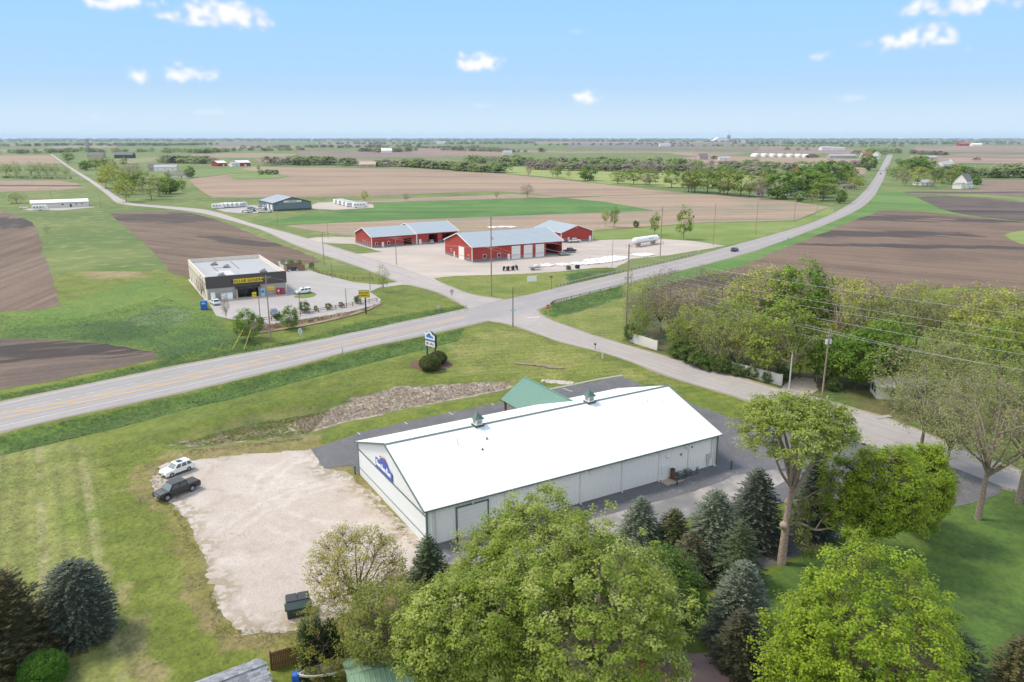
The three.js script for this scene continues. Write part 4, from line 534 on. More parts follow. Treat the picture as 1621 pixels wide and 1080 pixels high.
function vehicle(name, label, category, col, x, z, turn, { kind = 'suv', L = 4.6, W = 1.86, group } = {}) {
  const t = thing(name, label, category, x, 0.05, z, turn, group), h = L / 2, wr = kind === 'pickup' ? 0.46 : 0.37, wb = kind === 'pickup' ? [h - 1.05, -h + 1.25] : [h - 0.92, -h + 0.95], sill = kind === 'pickup' ? 0.58 : 0.34, belt = kind === 'pickup' ? 1.22 : kind === 'van' ? 1.08 : 0.98, hood = kind === 'pickup' ? 1.2 : kind === 'van' ? 1.0 : 0.95, top = kind === 'pickup' ? 2.0 : kind === 'van' ? 1.78 : 1.63;
  const w2 = W / 2 - 0.06, prof = [[-h + 0.05, sill], ...arch(wb[1], wr + 0.07, sill + 0.0).reverse(), ...arch(wb[0], wr + 0.07, sill + 0.0).reverse(), [h - 0.06, sill + 0.02], [h, hood - 0.3], [h - 0.12, hood - 0.06], [h - 0.9, hood + 0.03], [h - 1.35, belt], [-h + 0.1, belt + (kind === 'pickup' ? 0.0 : 0.06)], [-h, belt - 0.15]];
  part('body', bodyShape(prof, W), col, t);
  const f0 = h - (kind === 'pickup' ? 1.4 : kind === 'van' ? 0.9 : 1.2), f1 = f0 - (kind === 'van' ? 0.95 : kind === 'pickup' ? 0.6 : 0.72), r0 = kind === 'pickup' ? -h + 1.8 : -h + 0.1, r1 = kind === 'pickup' ? r0 + 0.14 : r0 + (kind === 'van' ? 0.2 : 0.42), tw = w2 - 0.13;
  part('cabin', merge([hexa([r0, f0, belt - 0.02, w2, w2], [r1, f1, top, tw, tw]), rbox(f1 - r1 + 0.04, 0.07, tw * 2 + 0.04, 0.03, (f1 + r1) / 2, top + 0.005, 0)]), col, t);
  const at = (u, v, s) => { const xa = r0 + (f0 - r0) * u, xb = r1 + (f1 - r1) * u; return [xa + (xb - xa) * v, belt + (top - belt) * v, s * (w2 + (tw - w2) * v + 0.012)]; };
  for (const s of [-1, 1]) for (const [a, b] of kind === 'pickup' ? [[0.06, 0.46], [0.52, 0.92]] : [[0.07, 0.3], [0.34, 0.62], [0.66, 0.93]]) { const q = [at(a, 0.1, s), at(b, 0.1, s), at(b - 0.02, 0.86, s), at(a + 0.02, 0.86, s)]; part('side_window', quadGeo(s > 0 ? q : q.reverse()), matCarGlass, t); }
  const screen = (xa, xb, o) => [[xa + (xb - xa) * 0.06 + o, belt + (top - belt) * 0.06, -w2 + 0.1], [xa + (xb - xa) * 0.06 + o, belt + (top - belt) * 0.06, w2 - 0.1], [xa + (xb - xa) * 0.92 + o, belt + (top - belt) * 0.92, tw - 0.07], [xa + (xb - xa) * 0.92 + o, belt + (top - belt) * 0.92, -tw + 0.07]];
  part('windscreen', quadGeo(screen(f0, f1, 0.02).reverse()), matScreen, t); part('rear_window', quadGeo(screen(r0, r1, -0.02)), matCarGlass, t);
  if (kind !== 'pickup') part('sunroof', box(0.8, 0.02, tw * 1.4, f1 - 0.75, top + 0.045, 0), matCarGlass, t);
  else { part('bed_cover', rbox(r0 + h - 0.12, 0.06, W - 0.14, 0.02, (r0 - h) / 2, belt + 0.07, 0), matPlastic, t); part('tailgate', rbox(0.06, 0.5, W - 0.2, 0.02, -h - 0.03, belt - 0.3, 0), col, t); }
  for (const s of [-1, 1]) { part('headlight', rbox(0.14, 0.16, 0.38, 0.04, h - 0.08, hood - 0.2, s * (W / 2 - 0.3)), matHead, t); part('tail_light', rbox(0.1, kind === 'pickup' ? 0.4 : 0.22, 0.22, 0.03, -h + 0.02, belt - 0.2, s * (W / 2 - 0.16)), matTail, t); part('mirror', rbox(0.2, 0.16, 0.2, 0.05, f0 - 0.35, belt + 0.1, s * (W / 2 + 0.1)), col, t); part('sill', box(wb[0] - wb[1] - 0.95, 0.14, 0.06, (wb[0] + wb[1]) / 2, sill + 0.02, s * (W / 2 - 0.005)), matPlastic, t); }
  part('grille', rbox(0.1, 0.3, W * 0.5, 0.04, h - 0.01, hood - 0.33, 0), kind === 'pickup' ? matSteel : matPlastic, t); part('bumper', rbox(0.16, 0.2, W - 0.16, 0.06, h - 0.02, sill + 0.08, 0), matPlastic, t); part('bumper', rbox(0.16, 0.2, W - 0.16, 0.06, -h + 0.02, sill + 0.1, 0), matPlastic, t);
  part('number_plate', box(0.02, 0.12, 0.32, h + 0.07, sill + 0.12, 0), matPlate, t); part('underbody', box(L - 0.5, 0.16, W - 0.3, 0, sill + 0.02, 0), matPlastic, t);
  wheels(t, [[wb[0], w2 - 0.08], [wb[0], -w2 + 0.08], [wb[1], w2 - 0.08], [wb[1], -w2 + 0.08]], wr, 0.26); return t;
}
function heading(a, b) { return Math.atan2(-(b[1] - a[1]), b[0] - a[0]); }
function trailer(name, label, x, z, turn, L = 8, col = WHITE, group, motor = false) {
  const t = thing(name, label, motor ? 'motorhome' : 'caravan', x, 0, z, turn, group), W = 2.45, H = 2.7;
  const s = [[-L / 2, 0.7], [L / 2 - 0.2, 0.7], [L / 2, 1.4], [L / 2 - (motor ? 0.25 : 0.6), H + 0.4], [L / 2 - 1.0, H + 0.6], [-L / 2 + 0.3, H + 0.6], [-L / 2, H + 0.2]];
  part('body', bodyShape(s, W, 0.12), col, t); const n = Math.max(2, Math.round(L / 2.4));
  for (const sd of [-1, 1]) for (let k = 0; k < n; k++) slab('window', matCarGlass, t, 0.9, 0.7, 0.05, -L / 2 + 1.1 + k * (L - 2) / n, 2.15, sd * (W / 2 + 0.005));
  for (const sd of [-1, 1]) slab('stripe', GREY, t, L * 0.8, 0.16, 0.03, -0.1, 1.45, sd * (W / 2 + 0.01));
  slab('door', matPlate, t, 0.75, 1.9, 0.05, L / 2 - 2.2, 1.75, W / 2 + 0.01);
  part('roof_unit', rbox(0.9, 0.3, 0.7, 0.08, 0.2, H + 0.72, 0), matPlate, t); if (motor) part('windscreen', quadGeo([[L / 2 - 0.02, 1.5, -1.05], [L / 2 - 0.02, 1.5, 1.05], [L / 2 - 0.2, 2.6, 1.05], [L / 2 - 0.2, 2.6, -1.05]].map(p => [p[0] + 0.06, p[1], p[2]]).reverse()), matCarGlass, t); else part('hitch', merge([bar([L / 2, 0.65, 0.6], [L / 2 + 1.1, 0.55, 0], 0.05), bar([L / 2, 0.65, -0.6], [L / 2 + 1.1, 0.55, 0], 0.05)]), matBlack, t);
  wheels(t, motor ? [[L / 2 - 1.2, 1.05], [L / 2 - 1.2, -1.05], [-L / 2 + 2, 1.05], [-L / 2 + 2, -1.05]] : [[0.4, 1.05], [0.4, -1.05], [-0.5, 1.05], [-0.5, -1.05]], 0.38, 0.25); return t;
}
{
  const A = [-46.7, -102.83], B = [-49.41, -101.53]; const suv = [(A[0] + B[0]) / 2, (A[1] + B[1]) / 2];
  vehicle('parked_car', 'white compact crossover parked beside the charcoal pickup on gravel', 'car', WHITE, -48.5, -102.18, heading([-46.92, -103.38], [-48.41, -101.32]), { L: 4.5 });
  vehicle('pickup_truck', 'charcoal crew cab pickup with bed cover parked at the gravel edge', 'truck', CHAR, -45.58, -95.28, heading([-44.1, -96.82], [-46.3, -93.86]), { kind: 'pickup', L: 5.9, W: 2.0 });
  vehicle('parked_car', 'white minivan parked at the right corner of the shop', 'car', WHITE, -64.98, -234.04, heading([-62.83, -236.05], [-67.17, -233.05]), { kind: 'van', L: 5.1, W: 1.95 });
  vehicle('parked_car', 'white car seen from behind at the left end of the shop front', 'car', WHITE, -86.68, -218.16, heading([-84.59, -216], [-89.48, -222.62]), { L: 4.6 });
  vehicle('parked_car', 'dark blue grey car in the shop car park with a person beside it', 'car', DBLUE, -64.76, -203.44, heading([-66.7, -208.14], [-63.23, -201.17]), { L: 4.6 });
  vehicle('driving_car', 'dark car driving on the highway right of the barns', 'car', CHAR, 95.25, -325.81, heading([78.6, -305.49], [112.76, -349.98]), { L: 4.6 });
  vehicle('driving_car', 'tiny dark car far up the highway near the bend', 'car', CHAR, 489.3, -1037.4, heading([569.5, -1205.4], [402.6, -857.5]), { L: 4.8 });
  vehicle('pickup_truck', 'white pickup parked in front of the rear red shed', 'truck', WHITE, 28.86, -354.34, heading([25.85, -353.24], [32.12, -354.79]), { kind: 'pickup', L: 5.9, W: 2.0 });
  vehicle('pickup_truck', 'black pickup parked beside the open bay of the red shed', 'truck', CHAR, 24.45, -322.09, heading([22.19, -320.27], [27.27, -323.94]), { kind: 'pickup', L: 5.8, W: 2.0 });
  vehicle('parked_car', 'grey car half hidden behind the open bay post of the shed', 'car', GREY, 21.51, -314.02, heading([19.38, -313.15], [23.4, -314.9]), { L: 4.4 });
  vehicle('parked_car', 'pale car standing inside the open bay of the left red shed', 'car', GREY, -36.88, -351.06, heading([-37.98, -363.4], [-36.91, -349.98]), { L: 4.6 });
}
{ // dumpster with sloping lid
  const t = thing('dumpster', 'dark green metal dumpster with black lid on the gravel lot', 'dumpster', -21.77, -68.26, 0);
  { const q = [-21.8, -68.37]; t.position.set(q[0], 0.03, q[1]); t.rotation.y = 0.36; }
  const m = std([0.016, 0.034, 0.034], 0.55), m2 = std([0.04, 0.075, 0.08], 0.5);
  const s = new THREE.Shape([[-0.85, 0.1], [0.85, 0.1], [1.0, 1.15], [0.55, 1.75], [-0.75, 1.75], [-0.95, 1.15]].map(p => new THREE.Vector2(...p))), g = new THREE.ExtrudeGeometry(s, { depth: 2.3, bevelEnabled: true, bevelSize: 0.02, bevelThickness: 0.02, bevelSegments: 1 }); g.rotateY(-Math.PI / 2); g.translate(1.15, 0, 0);
  part('box', g, m, t); part('front_slope', box(2.34, 0.72, 0.04, 0, 1.46, 0.79, 0, -0.64), m2, t); for (const x of [-0.58, 0.58]) part('lid', rbox(1.1, 0.08, 1.4, 0.03, x, 1.83, -0.12), matPlastic, t);
  for (const s2 of [-1, 1]) part('lift_pocket', box(0.16, 0.22, 1.2, s2 * 1.26, 0.9, 0), m, t); for (const x of [-0.9, 0.9]) for (const z of [-0.7, 0.7]) part('skid', box(0.2, 0.1, 0.2, x, 0.05, z), matBlack, t);
}


// ---------------------------------------------------------------- trees and shrubs
const leafMat = new THREE.MeshPhysicalMaterial({ color: 0xffffff, vertexColors: true, roughness: 1, transmission: 0.5, thickness: 0, side: THREE.DoubleSide, specularIntensity: 0.25 });
const needleMat = std(0xffffff, 0.95, { vertexColors: true, side: THREE.DoubleSide });
const barkTex = (c, s) => tiled(mapTex(128, 256, (u, v) => { const m = 0.55 + 0.9 * fbm(u * 10, v * 3, 3, s, 10) * (0.7 + 0.6 * vn(u * 24, v * 6, s + 1, 24)); return [c[0] * m, c[1] * m, c[2] * m]; }), 1);
const barkGrey = std(0xffffff, 1, { map: barkTex([0.20, 0.16, 0.125], 301), side: THREE.DoubleSide }), barkBrown = std(0xffffff, 1, { map: barkTex([0.14, 0.10, 0.07], 303), side: THREE.DoubleSide }), barkPale = std(0xffffff, 1, { map: barkTex([0.26, 0.205, 0.16], 305), side: THREE.DoubleSide });
const ORD = ['first', 'second', 'third', 'fourth', 'fifth', 'sixth', 'seventh', 'eighth', 'ninth', 'tenth', 'eleventh', 'twelfth', 'thirteenth', 'fourteenth', 'fifteenth', 'sixteenth', 'seventeenth', 'eighteenth', 'nineteenth', 'twentieth'];
const ordinal = n => n <= 20 ? ORD[n - 1] : n + (n % 10 === 1 && n !== 11 ? 'st' : n % 10 === 2 && n !== 12 ? 'nd' : n % 10 === 3 && n !== 13 ? 'rd' : 'th');

class Leaves {                                                   // collects small folded leaf faces with their own colour
  constructor() { this.p = []; this.n = []; this.c = []; this.i = []; }
  add(x, y, z, dir, up, len, wid, col, fold = 0.25) {            // a pointed leaf: base, two sides, tip
    const sx = dir[1] * up[2] - dir[2] * up[1], sy = dir[2] * up[0] - dir[0] * up[2], sz = dir[0] * up[1] - dir[1] * up[0], l = Math.hypot(sx, sy, sz) || 1;
    const S = [sx / l * wid / 2, sy / l * wid / 2, sz / l * wid / 2], D = [dir[0] * len, dir[1] * len, dir[2] * len], f = fold * wid * 0.5, o = this.p.length / 3;
    this.p.push(x, y, z, x + D[0] * 0.5 + S[0] + up[0] * f, y + D[1] * 0.5 + S[1] + up[1] * f, z + D[2] * 0.5 + S[2] + up[2] * f, x + D[0], y + D[1], z + D[2], x + D[0] * 0.5 - S[0] + up[0] * f, y + D[1] * 0.5 - S[1] + up[1] * f, z + D[2] * 0.5 - S[2] + up[2] * f);
    for (let k = 0; k < 4; k++) { this.n.push(up[0], up[1], up[2]); this.c.push(Math.min(0.9, col[0]), Math.min(0.9, col[1]), col[2]); }
    this.i.push(o, o + 1, o + 2, o, o + 2, o + 3);
  }
  build() { const g = new THREE.BufferGeometry(); g.setAttribute('position', new THREE.Float32BufferAttribute(this.p, 3)); g.setAttribute('normal', new THREE.Float32BufferAttribute(this.n, 3)); g.setAttribute('color', new THREE.Float32BufferAttribute(this.c, 3)); g.setIndex(this.i); return g; }
}
const unitV = r => { const z = r() * 2 - 1, a = r() * 6.2832, s = Math.sqrt(1 - z * z); return [s * Math.cos(a), z, s * Math.sin(a)]; };
const nrm = v => { const l = Math.hypot(...v) || 1; return [v[0] / l, v[1] / l, v[2] / l]; };
function taper(pts, r0, r1, n = 6) {                              // tapered limb through points
  const c = new THREE.CatmullRomCurve3(pts.map(p => new THREE.Vector3(...p))), seg = n <= 4 ? pts.length : Math.max(2, (pts.length - 1) * 3), fr = c.computeFrenetFrames(seg, false), pos = [], uv = [], idx = []; let run = 0, last = null;
  for (let i = 0; i <= seg; i++) {
    const q = c.getPoint(i / seg), r = r0 + (r1 - r0) * i / seg; if (last) run += q.distanceTo(last); last = q;
    for (let k = 0; k <= n; k++) { const a = k / n * 6.2832, N = fr.normals[i], B = fr.binormals[i], ca = Math.cos(a) * r, sa = Math.sin(a) * r; pos.push(q.x + N.x * ca + B.x * sa, q.y + N.y * ca + B.y * sa, q.z + N.z * ca + B.z * sa); uv.push(k / n, run); if (i && k) { const o = i * (n + 1) + k, m = n + 1; idx.push(o - m - 1, o - 1, o - m, o - m, o - 1, o); } }
  }
  const g = new THREE.BufferGeometry(); g.setAttribute('position', new THREE.Float32BufferAttribute(pos, 3)); g.setAttribute('uv', new THREE.Float32BufferAttribute(uv, 2)); g.setIndex(idx); g.computeVertexNormals(); return g;
}
// A broadleaf tree of height h. crown: centre height cy, half width rx, half height ry; tips are twig ends that carry leaf clumps.
function broadleaf(o) {
  const { h, rx, ry, cy, seed, tips = 300, per = 30, clump = 0.6, leaf = 0.24, cols, limbs = 7, trunkR = 0.3, fork = 0.3, twigN = 3, twigs = 1, shell = 0.5, flat = 0.35, lobes = 0.35, low = -1, skirt = 0 } = o;
  const r = rng(seed), L = new Leaves(), wood = [], lean = [(r() - 0.5) * 0.06 * h, (r() - 0.5) * 0.06 * h];
  const fy = h * fork, top = cy + ry * 0.55, ax = y => [lean[0] * y / h, y, lean[1] * y / h];
  const trunk = taper([[0, -0.15, 0], ax(fy * 0.5).map((v, i) => v + (i === 1 ? 0 : (r() - 0.5) * 0.1)), ax(fy), ax((fy + top) / 2).map((v, i) => v + (i === 1 ? 0 : (r() - 0.5) * 0.5)), ax(top)], trunkR, trunkR * 0.16, 8);
  const rad = d => 1 - lobes * 0.5 + lobes * (fbm(d[0] * 1.7 + seed, d[1] * 1.7 + d[2] * 1.3 + 5, 3, seed) * 2 - 0.5);
  const limbPts = [];
  for (let k = 0; k < limbs; k++) {
    const a = k / limbs * 6.2832 + r() * 0.7, e = 0.15 + 0.75 * r(), d = [Math.cos(a) * Math.cos(e), Math.sin(e), Math.sin(a) * Math.cos(e)], q = rad(d) * 0.72;
    const s = ax(fy * 0.85 + (top - fy) * 0.65 * r() * (k / limbs)), t = [ax(cy)[0] + d[0] * rx * q, cy + d[1] * ry * q - ry * 0.12, ax(cy)[2] + d[2] * rx * q], m = [(s[0] * 0.55 + t[0] * 0.45), s[1] + (t[1] - s[1]) * (0.35 + 0.2 * r()), s[2] * 0.55 + t[2] * 0.45], m2 = [m[0] * 0.45 + t[0] * 0.55 + (r() - 0.5) * 0.5, m[1] * 0.4 + t[1] * 0.6 + (r() - 0.5) * 0.4, m[2] * 0.45 + t[2] * 0.55 + (r() - 0.5) * 0.5];
    wood.push(taper([s, m, m2, t], trunkR * 0.42, trunkR * 0.07, 5)); for (const f of [m, m2, t]) limbPts.push(f);
    for (let f = 0.15; f < 1; f += 0.12) { limbPts.push(m.map((v, i) => v + (m2[i] - v) * f)); limbPts.push(m2.map((v, i) => v + (t[i] - v) * f)); }
  }
  for (let k = 0; k < limbs * 4; k++) {                            // second order boughs
    const d = unitV(r), q = rad(d) * (0.45 + 0.4 * r()), c = [ax(cy)[0] + d[0] * rx * q, cy + d[1] * ry * q, ax(cy)[2] + d[2] * rx * q]; let bd = 1e9, bp = limbPts[0];
    for (const f of limbPts) { const e = (f[0] - c[0]) ** 2 + ((f[1] - c[1]) * 1.2 + 1.0) ** 2 + (f[2] - c[2]) ** 2; if (e < bd) { bd = e; bp = f; } }
    const m = [(bp[0] + c[0]) / 2 + (r() - 0.5) * 0.6, (bp[1] + c[1]) / 2 - 0.1 + (r() - 0.5) * 0.4, (bp[2] + c[2]) / 2 + (r() - 0.5) * 0.6]; wood.push(taper([bp, m, c], trunkR * 0.13 + 0.01, trunkR * 0.04 + 0.008, 4));
    for (let f = 0.2; f <= 1; f += 0.16) { limbPts.push(m.map((v, i) => v + (c[i] - v) * f)); }
  }
  for (let k = 0; k < 4; k++) limbPts.push(ax(fy + (top - fy) * (0.3 + 0.2 * k)));
  for (let k = 0; k < tips; k++) {
    const d = unitV(r); if (d[1] < low) d[1] = -d[1];
    const q = rad(d) * (shell + (1 - shell) * Math.cbrt(r())), c = [ax(cy)[0] + d[0] * rx * q, cy + d[1] * ry * q * (d[1] < 0 ? 0.85 : 1) - skirt * Math.hypot(d[0], d[2]) * ry * r(), ax(cy)[2] + d[2] * rx * q];
    if (r() < twigs) {
      let bd = 1e9, bp = limbPts[0]; for (const f of limbPts) { const e = (f[0] - c[0]) ** 2 + ((f[1] - c[1]) * 1.3 + 0.5) ** 2 + (f[2] - c[2]) ** 2; if (e < bd) { bd = e; bp = f; } }
      const m = [(bp[0] + c[0]) / 2 + (r() - 0.5) * 0.4, (bp[1] + c[1]) / 2 + 0.1 + (r() - 0.5) * 0.3, (bp[2] + c[2]) / 2 + (r() - 0.5) * 0.4]; wood.push(taper([bp, m, c], trunkR * 0.045 + 0.01, 0.007, twigN));
    }
    const tone = cols[Math.floor(r() * cols.length)], n = Math.round(per * (0.5 + r())), cr = clump * (0.65 + 0.7 * r());
    for (let i = 0; i < n; i++) {
      const v = unitV(r), w = Math.cbrt(r()), x = c[0] + v[0] * cr * w, y = c[1] + v[1] * cr * w * (1 - flat), z = c[2] + v[2] * cr * w;
      const up = nrm([v[0] * 0.45 + d[0] * 0.3 + (r() - 0.5) * 0.9, 0.85 + v[1] * 0.35 + (r() - 0.5) * 0.6, v[2] * 0.45 + d[2] * 0.3 + (r() - 0.5) * 0.9]); let dir = unitV(r); const dt = dir[0] * up[0] + dir[1] * up[1] + dir[2] * up[2]; dir = nrm([dir[0] - up[0] * dt, dir[1] - up[1] * dt, dir[2] - up[2] * dt]);
      const g = 0.75 + 0.5 * r(), s = leaf * (0.7 + 0.6 * r()); L.add(x, y, z, dir, up, s, s * 0.72, [tone[0] * g * 1.36, tone[1] * g * 1.42, tone[2] * g * 1.3]);
    }
  }
  return { trunk, wood: wood.length ? merge(wood.map(g => g.toNonIndexed())) : null, crown: L.build(), h };
}
// A conifer: whorls of drooping boughs set with flat needle sprays. prof(t) = half width at height fraction t.
function conifer(o) {
  const { h, w, seed, cols, prof = t => Math.pow(1 - t, 0.8), step = 0.34, bough = 12, spray = 0.5, droop = 0.25, base = 0.04, tipCol, jag = 0.2, density = 1, lift = 0.1 } = o;
  const r = rng(seed), L = new Leaves(); const n = Math.round(h * (1 - base) / step);
  for (let k = 0; k < n; k++) {
    const t = base + (1 - base) * (k + r() * 0.6) / n, R = w / 2 * prof(t) + 0.05, m = Math.max(5, Math.round(bough * (0.35 + 0.65 * R / (w / 2)) * density));
    for (let b = 0; b < m; b++) {
      const a = (b + r() * 0.9) / m * 6.2832 + k * 1.7, len = R * (1 - jag + jag * 1.6 * r()), ca = Math.cos(a), sa = Math.sin(a), y0 = t * h, dr = -droop * (1 - t * 0.8) + lift * t * 2, tone = cols[Math.floor(r() * cols.length)];
      const q = Math.max(2, Math.round((len * 0.72) / (spray * 0.34)));
      for (let s = 0; s < q; s++) {
        const f = 0.3 + 0.7 * (s + r() * 0.5) / q, rr = len * f, y = y0 + dr * rr - 0.06 * rr * rr / (R + 0.3) + (r() - 0.5) * 0.12, side = (s % 2 ? 1 : -1) * (0.35 + 0.5 * r()) * (f > 0.93 ? 0.2 : 1);
        const aa = a + side * 0.9, dir = nrm([Math.cos(aa), dr * 0.6 + 0.12 + (r() - 0.5) * 0.3, Math.sin(aa)]), up = nrm([-dir[0] * dir[1] + ca * 0.25 + (r() - 0.5) * 0.5, 1, -dir[2] * dir[1] + sa * 0.25 + (r() - 0.5) * 0.5]);
        const g = 0.7 + 0.6 * r(), c = tipCol && r() < 0.12 ? tipCol : tone, z = spray * (0.6 + 0.6 * r()) * (0.55 + 0.45 * Math.min(1, R / 0.8)); L.add(ca * rr, y, sa * rr, dir, up, z, z * 0.5, [c[0] * g, c[1] * g, c[2] * g], -0.3);
      }
    }
  }
  const cp = []; for (let k = 0; k <= 10; k++) { const t = k / 10; cp.push(new THREE.Vector2(Math.max(0.02, w / 2 * prof(base + (0.98 - base) * t) * 0.55), h * (base + (0.96 - base) * t))); }
  return { trunk: taper([[0, -0.1, 0], [0.02, h * 0.3, 0.01], [0, h * 0.97, 0]], 0.05 + h * 0.016, 0.02, 6), core: new THREE.LatheGeometry(cp, 12), coreMat: std(cols[0], 1), crown: L.build(), h };
}
function plant(name, label, category, m, mats, x, z, s = 1, turn = 0, group, y = 0) {
  const t = thing(name, label, category, x, y, z, turn, group); if (Array.isArray(s)) t.scale.set(...s); else t.scale.setScalar(s);
  part('trunk', m.trunk, mats[0], t); if (m.wood) part('branches', m.wood, mats[0], t); if (m.core) part('inner_boughs', m.core, m.coreMat, t); part('crown', m.crown, mats[1], t); return t;
}
const MAPLE = [[0.17, 0.215, 0.032], [0.205, 0.24, 0.05], [0.14, 0.185, 0.024], [0.25, 0.28, 0.08]], BRIGHT = [[0.175, 0.235, 0.016], [0.21, 0.265, 0.024], [0.14, 0.20, 0.014]], OLIVE = [[0.24, 0.215, 0.05], [0.29, 0.25, 0.07], [0.2, 0.195, 0.04]], DEEP = [[0.055, 0.10, 0.012], [0.07, 0.125, 0.016], [0.04, 0.08, 0.012]], ASH = [[0.17, 0.19, 0.06], [0.21, 0.215, 0.085], [0.14, 0.17, 0.045], [0.235, 0.22, 0.12]];
const YELLOW = [[0.165, 0.185, 0.022], [0.19, 0.20, 0.03], [0.14, 0.17, 0.02]], SPARSE = [[0.14, 0.13, 0.06], [0.11, 0.125, 0.04], [0.16, 0.145, 0.075]], TWIGGY = [[0.15, 0.12, 0.09], [0.12, 0.095, 0.075], [0.135, 0.13, 0.05]];
const BLUESP = [[0.05, 0.066, 0.042], [0.068, 0.086, 0.056], [0.037, 0.05, 0.032]], GREENSP = [[0.040, 0.060, 0.022], [0.052, 0.075, 0.028], [0.03, 0.048, 0.018]], JUNIP = [[0.058, 0.055, 0.015], [0.078, 0.068, 0.02], [0.042, 0.052, 0.014]], SILVER = [[0.084, 0.108, 0.07], [0.115, 0.138, 0.09], [0.058, 0.08, 0.048]];
{
  // the big broadleaf trees close to the camera; each is grown for its own place
  const spot3 = (a) => a;
  const near = [
    ['tip of the nearest pale green maple rising in front of the white wall', [[1.92, -63.9, 14.27]], 'maple', 1.02, 21],
    ['pale green maple at the bottom edge left of centre over the green shed', [[-4.03, -54.27, 13.5]], 'maple', 0.95, 22],
    ['large pale green maple at the bottom edge, right of centre', [[7.4, -53.9, 16.46]], 'maple', 1.05, 23],
    ['deeper green maple behind the pale maples, beside the blue spruces', [[14.52, -63.42, 10.02]], 'deep', 0.8, 24],
    ['bright yellow green maple in the lower right corner, largest of its colour', [[25.99, -50.14, 16.83]], 'bright', 0.84, 25],
    ['bright green maple over the driveway, right of the tall bare trunk', [[40.47, -78.38, 14.04]], 'bright', 0.8, 26],
    ['bright green maple between the driveway and the lawn, nearest the side street', [[49.67, -83.85, 11.1]], 'bright', 0.7, 27],
  ];
  for (const [label, [[x, z, h]], kind, k, seed] of near) {
    const rx = h * 0.46 * k, cfg = { h, rx, ry: h * 0.40, cy: h * 0.60, seed, trunkR: 0.2 + h * 0.012, limbs: 9, fork: 0.22 };
    const m = broadleaf(kind === 'maple' ? { ...cfg, tips: 900, per: 50, clump: 0.66, leaf: 0.235, cols: MAPLE, lobes: 0.5, shell: 0.45 } : kind === 'deep' ? { ...cfg, tips: 420, per: 34, clump: 0.7, leaf: 0.27, cols: DEEP } : { ...cfg, tips: 1300, per: 48, clump: 0.6, leaf: 0.22, cols: BRIGHT, lobes: 0.6, shell: 0.42, skirt: 0.3 });
    plant('maple_tree', label, 'tree', m, [kind === 'bright' ? barkBrown : barkGrey, leafMat], x, z, 1, 0);
  }
  // tall maple with a long bare trunk, a torn stub and one low limb
  {
    const [x, z, h] = [30.78, -77.84, 20.96], r = rng(77), m = broadleaf({ h, rx: h * 0.30, ry: h * 0.215, cy: h * 0.76, seed: 31, tips: 720, per: 46, clump: 0.6, leaf: 0.23, cols: MAPLE, limbs: 12, trunkR: 0.52, fork: 0.42, lobes: 0.45, shell: 0.42, low: -0.35 });
    const t = plant('tall_maple', 'tall old maple with thick bare trunk and broken stub by the driveway', 'tree', m, [barkPale, leafMat], x, z, 1, 0.4);
    part('broken_limb', merge([taper([[0, h * 0.36, 0], [0.35, h * 0.42, 0.2], [0.75, h * 0.50, 0.35]], 0.4, 0.26, 7), taper([[0.7, h * 0.49, 0.33], [0.85, h * 0.53, 0.4]], 0.2, 0.03, 6)]), barkPale, t);
    part('burl', tf(new THREE.IcosahedronGeometry(0.5, 2), -0.28, h * 0.235, 0.1), barkPale, t);
    const low = new Leaves(), w = []; const rot = 0.4, ca = Math.cos(rot), sa = Math.sin(rot), B = p => [p[0] * ca - p[2] * sa, p[1], p[0] * sa + p[2] * ca];
    const limb = [[0.3, h * 0.235, 0], [1.4, h * 0.25, 0.2], [3.2, h * 0.215, 0.5], [5.2, h * 0.23, 0.6], [7.4, h * 0.225, 0.4]].map(B); w.push(taper(limb, 0.22, 0.05, 6));
    for (const [a, b, c] of [[[1.4, h * 0.25, 0.2], [2.2, h * 0.16, 0.7], [2.9, h * 0.09, 1.2]], [[1.0, h * 0.245, 0.2], [1.8, h * 0.33, 0.1], [3.6, h * 0.37, 0.2]], [[3.2, h * 0.215, 0.5], [4.4, h * 0.30, 0.2], [5.9, h * 0.33, 0]], [[0.4, h * 0.26, 0], [2.0, h * 0.40, 0.2], [4.6, h * 0.47, 0.1]]]) {
      const P = [a, b, c].map(B); w.push(taper(P, 0.1, 0.03, 5));
      for (let k = 0; k < 26; k++) { const f = 0.35 + 0.65 * r(), e = k % 2 ? 1 : 2, q = P[e].map((v, i) => v * f + P[e - 1][i] * (1 - f) + (r() - 0.5) * (i === 1 ? 1.1 : 1.9)); const tone = MAPLE[Math.floor(r() * 4)]; w.push(taper([P[1].map((v, i) => v * 0.5 + P[e][i] * 0.5), q.map((v, i) => (v + P[e][i]) / 2), q], 0.03, 0.01, 3)); for (let i = 0; i < 26; i++) { const v = unitV(r), up = nrm([v[0], 0.7 + v[1] * 0.6, v[2]]); let d = unitV(r); low.add(q[0] + v[0] * 0.55 * r(), q[1] + v[1] * 0.4 * r(), q[2] + v[2] * 0.55 * r(), d, up, 0.26, 0.18, tone); } }
    }
    part('low_limb', merge(w.map(g => g.toNonIndexed())), barkPale, t); part('low_leaves', low.build(), leafMat, t);
  }
  // thinly leaved ash trees along the side street
  const ashes = [['thin leaved ash tree on the lawn, leftmost trunk of the pair', [[59.39, -88.32, 19.95]], 41, 0.52], ['thin leaved ash tree at the right edge beside the side street', [[67.33, -92.67, 20.69]], 42, 0.5], ['thin leaved ash tree at the kerb behind the bright maples', [[62.29, -108.32, 13.33]], 43, 0.5], ['slim leaning young ash between kerb and asphalt drive mouth', [[63, -102.39, 11.24]], 44, 0.4]];
